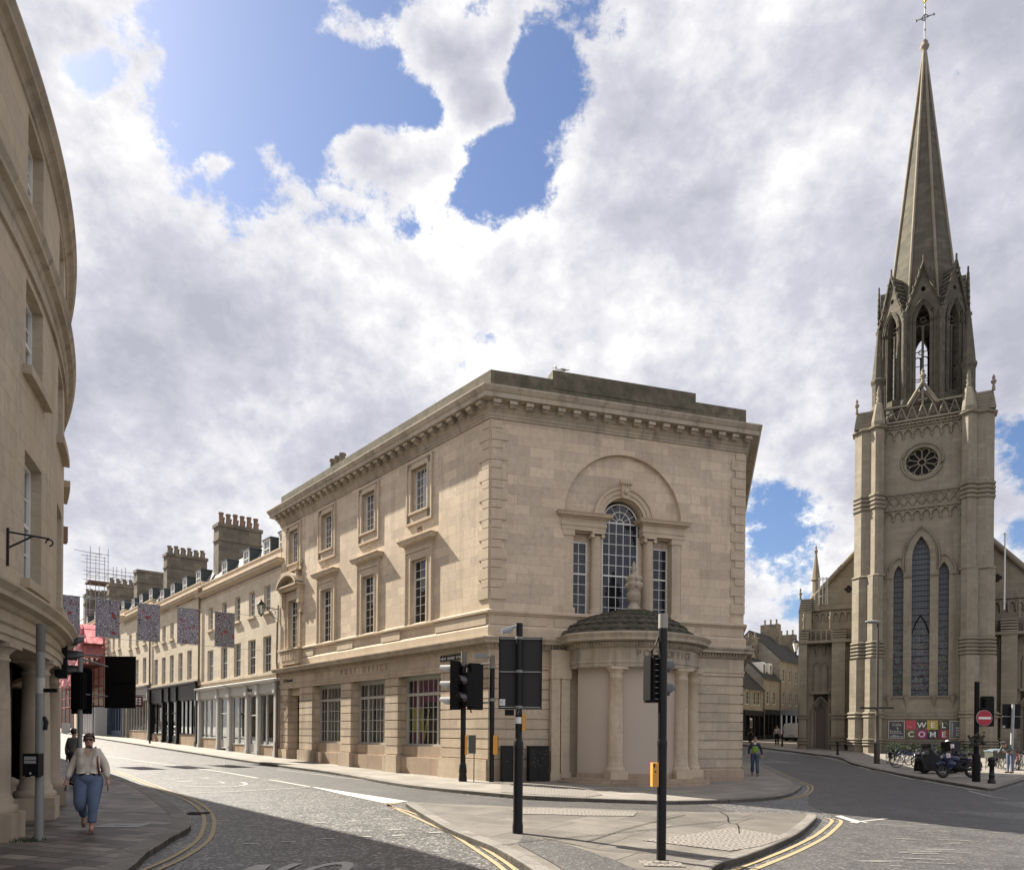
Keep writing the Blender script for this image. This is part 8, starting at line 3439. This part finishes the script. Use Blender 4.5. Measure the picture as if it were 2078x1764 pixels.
def person(lab, loc, rz, H, J, top, trou, shoes, hair, hairlen=0, female=False, extra=None, topthick=1.0, open_jacket=False, skin=None, bare_feet=False):
    """J: joint overrides in a 1.75 m figure facing -Y"""
    s = 1 if not female else .93
    base = dict(pel=(0, 0, .98, .13), wai=(0, 0, 1.1, .12), che=(0, .0, 1.3, .145), nec=(0, 0, 1.47, .06), chi=(0, -.01, 1.545, .06), hea=(0, -.005, 1.63, .088), cro=(0, .005, 1.69, .07),
                shL=(.17 * s, 0, 1.41, .06), elL=(.24 * s, .02, 1.14, .043), wrL=(.27 * s, -.03, .9, .028),
                shR=(-.17 * s, 0, 1.41, .06), elR=(-.24 * s, .02, 1.14, .043), wrR=(-.27 * s, -.03, .9, .028),
                hiL=(.09, 0, .92, .095), knL=(.10, -.02, .5, .062), anL=(.10, .02, .1, .04), toL=(.11, -.14, .045, .035),
                hiR=(-.09, 0, .92, .095), knR=(-.10, -.02, .5, .062), anR=(-.10, .02, .1, .04), toR=(-.11, -.14, .045, .035))
    base.update(J)
    t = thing('person', lab, 'person', (0, 0, 0))
    E_ = [('pel', 'wai'), ('wai', 'che'), ('che', 'nec'), ('nec', 'chi'), ('chi', 'hea'), ('hea', 'cro')]
    for q_ in 'LR':
        E_ += [('che', 'sh' + q_), ('sh' + q_, 'el' + q_), ('el' + q_, 'wr' + q_), ('pel', 'hi' + q_), ('hi' + q_, 'kn' + q_), ('kn' + q_, 'an' + q_), ('an' + q_, 'to' + q_)]
    vs, fs = skin_mesh(base, E_)
    b = MB()
    b.add(vs, fs, True)
    hx, hy, hz = base['hea'][:3]
    b.ball(hx, hy - .085, hz - .015, .017, 8, (.8, 1, 1.4))
    for sg in (-1, 1):
        b.ball(hx + sg * .086, hy + .01, hz - .01, .022, 8, (.5, 1, 1.4))
    for q_, sg in (('L', 1), ('R', -1)):
        e_, w_ = Vector(base['el' + q_][:3]), Vector(base['wr' + q_][:3])
        hand(b, w_, 0, (w_ - e_), sg)
    b.build('body', skin or M_skin, t)
    # mouth and eyes
    b = MB()
    b.ball(hx, hy - .083, hz - .058, .02, 8, (1.2, .4, .35))
    b.build('lips', plain('lips_%s' % lab[:6].replace(' ', ''), (.25, .08, .07), .5, .05), t)
    if callable(extra) or not extra:
        b = MB()
        for sg in (-1, 1):
            b.ball(hx + sg * .033, hy - .078, hz + .012, .012, 8)
        b.build('eyes', M_black, t)
    # clothes grown from the same joints
    def cloth(names, E2, k, nm, mt, add=.0, taper=None):
        nd = {}
        for n in names:
            v = base[n]
            f = (taper or {}).get(n, 1)
            nd[n] = (v[0], v[1], v[2], v[3] * k * f + add)
        vs, fs = skin_mesh(nd, E2)
        mb_ = MB()
        mb_.add(vs, fs, True)
        return mb_.build(nm, mt, t)
    ar = []
    for q_ in 'LR':
        ar += [('che', 'sh' + q_), ('sh' + q_, 'el' + q_), ('el' + q_, 'cu' + q_)]
        e_, w_ = Vector(base['el' + q_][:3]), Vector(base['wr' + q_][:3])
        c_ = e_.lerp(w_, .86)
        base['cu' + q_] = (c_.x, c_.y, c_.z, .036)
    base['nk'] = (base['nec'][0], base['nec'][1] + .01, base['nec'][2] - .03, .06)
    cloth(['che', 'wai', 'pel', 'nk', 'shL', 'shR', 'elL', 'elR', 'cuL', 'cuR'], [('che', 'wai'), ('wai', 'pel'), ('che', 'nk')] + ar, 1.12 * topthick, 'top', top, .008)
    lg = [('pel', 'hiL'), ('pel', 'hiR'), ('hiL', 'knL'), ('hiR', 'knR'), ('knL', 'heL'), ('knR', 'heR')]
    for q_ in 'LR':
        e_, w_ = Vector(base['kn' + q_][:3]), Vector(base['an' + q_][:3])
        c_ = e_.lerp(w_, .82 if female else .97)
        base['he' + q_] = (c_.x, c_.y, c_.z, .055)
    base['pel'] = base['pel'][:3] + (base['pel'][3] * (.98 if not female else 1.04),)
    b = MB()
    pz, pr_ = base['pel'], base['pel'][3]
    for q_ in 'LR':
        h_, k_, e_ = base['hi' + q_], base['kn' + q_], base['he' + q_]
        tp_ = (h_[0] * .75, pz[1], pz[2] + .06)
        b.limb([tp_ + (pr_ * .62,), (h_[0], h_[1], h_[2], h_[3] * 1.08), ((h_[0] + k_[0]) / 2, (h_[1] + k_[1]) / 2, (h_[2] + k_[2]) / 2, (h_[3] * .55 + k_[3] * .6) * 1.02), (k_[0], k_[1], k_[2], k_[3] * 1.14), ((e_[0] + k_[0]) / 2, (e_[1] + k_[1]) / 2, (e_[2] + k_[2]) / 2, .075), (e_[0], e_[1], e_[2], .07)])
    b.ball(pz[0], pz[1], pz[2] - .02, pr_ * 1.0, 14, (1.2, 1.08, .92))
    b.build('trousers', trou, t)
    for q_ in 'LR':
        b = MB()
        a_, o_2 = base['an' + q_], base['to' + q_]
        b.tube([(a_[0], a_[1] + .04, a_[2] - .04), (a_[0], a_[1], a_[2] - .045), (o_2[0], o_2[1], o_2[2]), (o_2[0], o_2[1] - .06, o_2[2] - .005)], .047, 8, r1=.035)
        b.build('shoe', shoes, t)
    b = MB()
    b.ball(hx, hy + .018, hz + .028, .1, 14, (.93, 1.0, 1.0))
    if hairlen:
        b.ball(hx, hy + .075, hz - .04, .075, 10, (1., .8, 1.4))
    hm = plain('hair_%s' % lab[:8].replace(' ', ''), hair, .6, .2, 20)
    # keep the face clear: drop vertices in front
    keep = [i for i, v in enumerate(b.v) if not (v[1] < hy - .015 and v[2] < hz + .062 + (v[1] - hy) * .3)]
    ks_ = set(keep)
    b.v = [(v[0], v[1] if v[1] > hy else hy + (v[1] - hy) * .86, v[2]) for v in b.v]
    b.f = [f for f in b.f if all(i in ks_ for i in f)]
    b.sm = [True] * len(b.f)
    b.build('hair', hm, t)
    if extra:
        extra(t, base) if callable(extra) else extra['fn'](t, base)
    k = H / 1.75
    t.scale = (k, k, k)
    t.location = loc
    t.rotation_euler = (0, 0, rz)
    return t


# woman walking towards the camera
M_knit = plain('cream_blouse', (.64, .57, .47), .85, .14, 9, bump=.4)
M_jean = plain('blue_jeans', (.11, .15, .225), .85, .35, 7, bump=.3)
M_tan = plain('tan_boot', (.17, .10, .07), .7, .15)
M_strap = plain('brown_strap', (.16, .065, .04), .6, .1)


def wextra(t, J):
    hx, hy, hz = J['hea'][:3]
    b = MB()
    for sg in (-1, 1):
        b.ball(hx + sg * .038, hy - .086, hz + .012, .034, 10, (1.05, .35, .62))
        b.tube([(hx + sg * .07, hy - .08, hz + .016), (hx + sg * .092, hy + .01, hz + .01)], .006, 4)
    b.tube([(hx - .02, hy - .092, hz + .018), (hx + .02, hy - .092, hz + .018)], .006, 4)
    b.build('sunglasses', M_black, t)
    b = MB()
    # V neckline: skin coloured patch and the open jacket edges
    b.add([(-.055, -.085, 1.47), (.055, -.085, 1.47), (.0, -.168, 1.33)], [(0, 1, 2)])
    b.build('neckline', M_skin, t)
    for sg in (-1, 1):
        b = MB()
        N_ = 10
        vs = []
        for i in range(N_ + 1):
            z = 1.50 - .45 * i / N_
            w0 = .055 + .02 * math.sin(i * .5) + .012 * i / N_ * (1 if sg > 0 else .4)
            w1 = .19 - .01 * i / N_
            dpt = -.165 - .018 * math.sin(i * 1.3)
            vs += [(sg * w0, dpt if i > 1 else -.11, z), (sg * (w0 + w1) * .5, dpt - .012, z - .01), (sg * w1, -.07, z - .015)]
        b.add(vs, [(3 * i + k, 3 * i + 3 + k, 3 * i + 4 + k, 3 * i + 1 + k) for i in range(N_) for k in (0, 1)], True)
        b.build('jacket_front', M_knit, t)
    b = MB()
    b.tube([(.10, .02, 1.50), (.13, -.12, 1.40), (.15, -.165, 1.25), (.17, -.13, 1.08), (.18, -.04, .98)], .02, 6)
    b.tube([(.10, .02, 1.50), (.14, .14, 1.3), (.2, .15, 1.05)], .02, 6)
    b.build('bag_strap', M_strap, t)
    b = MB()
    b.box(-.12, .12, -.142, -.13, 1.005, 1.04)
    b.build('belt', M_black, t)
    b = MB()
    b.box(-.02, .02, -.15, -.14, 1.0, 1.045)
    b.build('belt_buckle', M_gold, t)
    b = MB()
    w_ = J['wrL']
    b.box(w_[0] + .0, w_[0] + .018, w_[1] - .06, w_[1] + .01, w_[2] - .2, w_[2] - .05)
    b.build('phone', plain('maroon_phone', (.06, .015, .015), .3, .05), t)
    b = MB()
    w_ = J['wrR']
    b.box(w_[0] - .03, w_[0] + .0, w_[1] - .05, w_[1] + .02, w_[2] - .18, w_[2] - .06)
    b.build('purse', plain('dark_purse', (.05, .03, .035), .5, .1), t)


x, y, z = at_ground(179, 1686)
person('woman in sunglasses, cream blouse and blue jeans walking towards the camera on the left pavement', (x, y, z), R(24), 1.65,
       dict(elL=(.27, .03, 1.15, .05), wrL=(.30, -.04, .92, .03), elR=(-.27, .04, 1.15, .05), wrR=(-.33, -.06, .92, .03), pel=(0, 0, .98, .155), wai=(0, 0, 1.12, .13), che=(0, 0, 1.3, .15),
            hiL=(.095, 0, .92, .125), knL=(.085, -.10, .52, .085), anL=(.06, -.10, .1, .042), toL=(.06, -.25, .04, .035),
            hiR=(-.095, 0, .92, .125), knR=(-.12, -.06, .5, .09), anR=(-.09, .26, .25, .042), toR=(-.09, .20, .10, .035)),
       M_knit, M_jean, M_tan, (.05, .025, .018), 0, True, dict(glasses=1, fn=wextra), 1.06)
M_olive = plain('grey_shirt', (.17, .165, .14), .85, .15, 7)
x, y = -.592 * 22.5, 22.5
person('person in a grey shirt behind the woman in sunglasses, seen from the back', (x, y, gh(x, y)), R(170), 1.76,
       dict(knL=(.10, -.12, .5, .06), anL=(.10, -.16, .1, .04), toL=(.1, -.3, .045, .035), anR=(-.1, .22, .14, .04), toR=(-.1, .1, .05, .035)),
       M_olive, plain('dark_trousers', (.03, .035, .05), .85, .1), M_black, (.03, .02, .015))
M_gilet = plain('green_gilet', (.17, .30, .05), .8, .12, 6)
M_navys = plain('navy_sleeve', (.02, .025, .045), .8, .1)
M_jean2 = plain('dark_jeans', (.05, .07, .12), .85, .3, 8)


def gextra(t, J):
    vs, fs = skin_mesh(dict(che=(0, 0, 1.3, .178), wai=(0, 0, 1.1, .158), pel=(0, 0, 1.0, .16), nk=(0, .01, 1.45, .085), sl=(.11, 0, 1.40, .09), sr=(-.11, 0, 1.40, .09)),
                       [('che', 'wai'), ('wai', 'pel'), ('che', 'nk'), ('che', 'sl'), ('che', 'sr')])
    b = MB()
    b.add(vs, fs, True)
    b.build('gilet', M_gilet, t)
    b = MB()
    b.add([(-.05, -.10, 1.50), (.05, -.10, 1.50), (0, -.19, 1.38)], [(0, 1, 2)])
    b.build('collar', M_white, t)


x, y, z = at_ground(1531, 1572.5)
person('man in a green gilet with navy sleeves walking right of the post office', (x, y, z), R(-18), 1.74,
       dict(elL=(.27, .03, 1.14, .045), wrL=(.31, -.06, .9, .028), elR=(-.27, .0, 1.14, .045), wrR=(-.25, -.12, .92, .028),
            knL=(.10, -.1, .5, .06), anL=(.12, -.16, .09, .04), toL=(.13, -.3, .045, .035), knR=(-.11, .02, .5, .06), anR=(-.11, .2, .16, .04), toR=(-.11, .1, .06, .035)),
       M_navys, M_jean2, plain('grey_shoes', (.12, .11, .11), .7, .1), (.09, .06, .045), 0, False, gextra)
# bending person at the trolley
M_fleece = plain('grey_green_fleece', (.085, .10, .09), .9, .25, 5)


def cextra(t, J):
    hx, hy, hz = J['hea'][:3]
    b = MB()
    b.ball(hx, hy, hz + .04, .115, 12, (1.05, 1.2, .7))
    b.build('cap', plain('flat_cap', (.14, .13, .11), .9, .2), t)


x, y, z = at_ground(2049, 1567)
person('person in a flat cap and grey fleece bending over the covered trolley at the right', (x, y, z), R(-70), 1.78,
       dict(wai=(0, -.06, 1.12, .13), che=(0, -.26, 1.28, .16), nec=(0, -.40, 1.36, .06), chi=(0, -.47, 1.37, .06), hea=(0, -.5, 1.44, .09), cro=(0, -.5, 1.5, .075),
            shL=(.17, -.3, 1.33, .06), elL=(.22, -.4, 1.12, .045), wrL=(.16, -.58, 1.05, .03), shR=(-.17, -.3, 1.33, .06), elR=(-.22, -.4, 1.12, .045), wrR=(-.16, -.58, 1.05, .03)),
       M_fleece, plain('worn_jeans', (.11, .13, .19), .85, .3, 8), M_black, (.3, .28, .25), 0, False, cextra)
# distant pedestrians
x, y = .3222 * 70, 70.
person('dark clothed pedestrian standing by the shop with the white door up the side street', (x, y, gh(x, y)), R(20), 1.75, {}, M_black, M_matt, M_black, (.03, .02, .02))
x, y = (1576 - CX) / F * 67.5, 67.5
person('small pedestrian in a pale top beside the silver van', (x, y, gh(x, y)), R(-30), 1.75, {}, M_cream, M_matt, M_black, (.05, .03, .02))
# parked car and van far up the left street
def small_car(lab, s, b, col, h_=1.45):
    c = FA(s, b, 0)
    z = gh(c[0], c[1]) + ROAD
    t = thing('parked_car', lab, 'car', (c[0], c[1], z), 'vehicles far up the left street')
    q = MB(lambda a, bb, zz: FA(s + a, b + bb, zz + z))
    sec = [(-2.1, .35), (-2.15, .75), (-1.3, .95), (-.8, h_), (.9, h_), (1.7, .95), (2.1, .85), (2.1, .35)]
    vs = [(x, yb, zz) for yb, k in ((-.85, 1), (.85, 1)) for x, zz in sec]
    n = len(sec)
    q.add(vs, [(i, (i + 1) % n, n + (i + 1) % n, n + i) for i in range(n)] + [tuple(range(n)), tuple(range(n, 2 * n))])
    q.build('body', plain('car_' + col[0], col[1], .3, .03), t)
    q = MB(lambda a, bb, zz: FA(s + a, b + bb, zz + z))
    q.add([(-1.28, -.7, .98), (-1.28, .7, .98), (-.85, .62, h_ - .06), (-.85, -.62, h_ - .06)], [(0, 1, 2, 3)])
    q.v = [(v[0] - A_[0] * .02, v[1] - A_[1] * .02, v[2]) for v in q.v]
    q.build('windscreen', M_glassd, t)
    for a in (-1.35, 1.35):
        for bb in (-.8, .8):
            q = MB(lambda a_, b_, zz: FA(s + a_, b + b_, zz + z))
            q.tube([(a, bb - .08, .32), (a, bb + .08, .32)], .32, 12)
            q.build('wheel', M_tyre, t)


small_car('white car parked far up the left street beyond the columns', 78, 9.2, ('white', (.75, .75, .75)), 1.5)
small_car('pale grey van parked far up the left street behind the white car', 88, 9.6, ('grey', (.4, .41, .43)), 2.1)
small_car('dark red car far up the left street near the shop sign', 93, 6.2, ('red', (.25, .03, .03)), 1.5)
# low cafe chairs board near the hoarding
x_, y_, _ = FA(71.5, 2.6, 0)
zz = gh(x_, y_)
t = thing('folding_sign', 'folding pavement sign near the white hoarding up the street', 'sign', (x_, y_, zz))
q = MB()
q.box(x_ - .35, x_ + .35, y_ - .2, y_ - .17, zz, zz + 1.1)
q.box(x_ - .35, x_ + .35, y_ + .17, y_ + .2, zz, zz + 1.05)
q.build('panel', M_greyp, t)
clean()
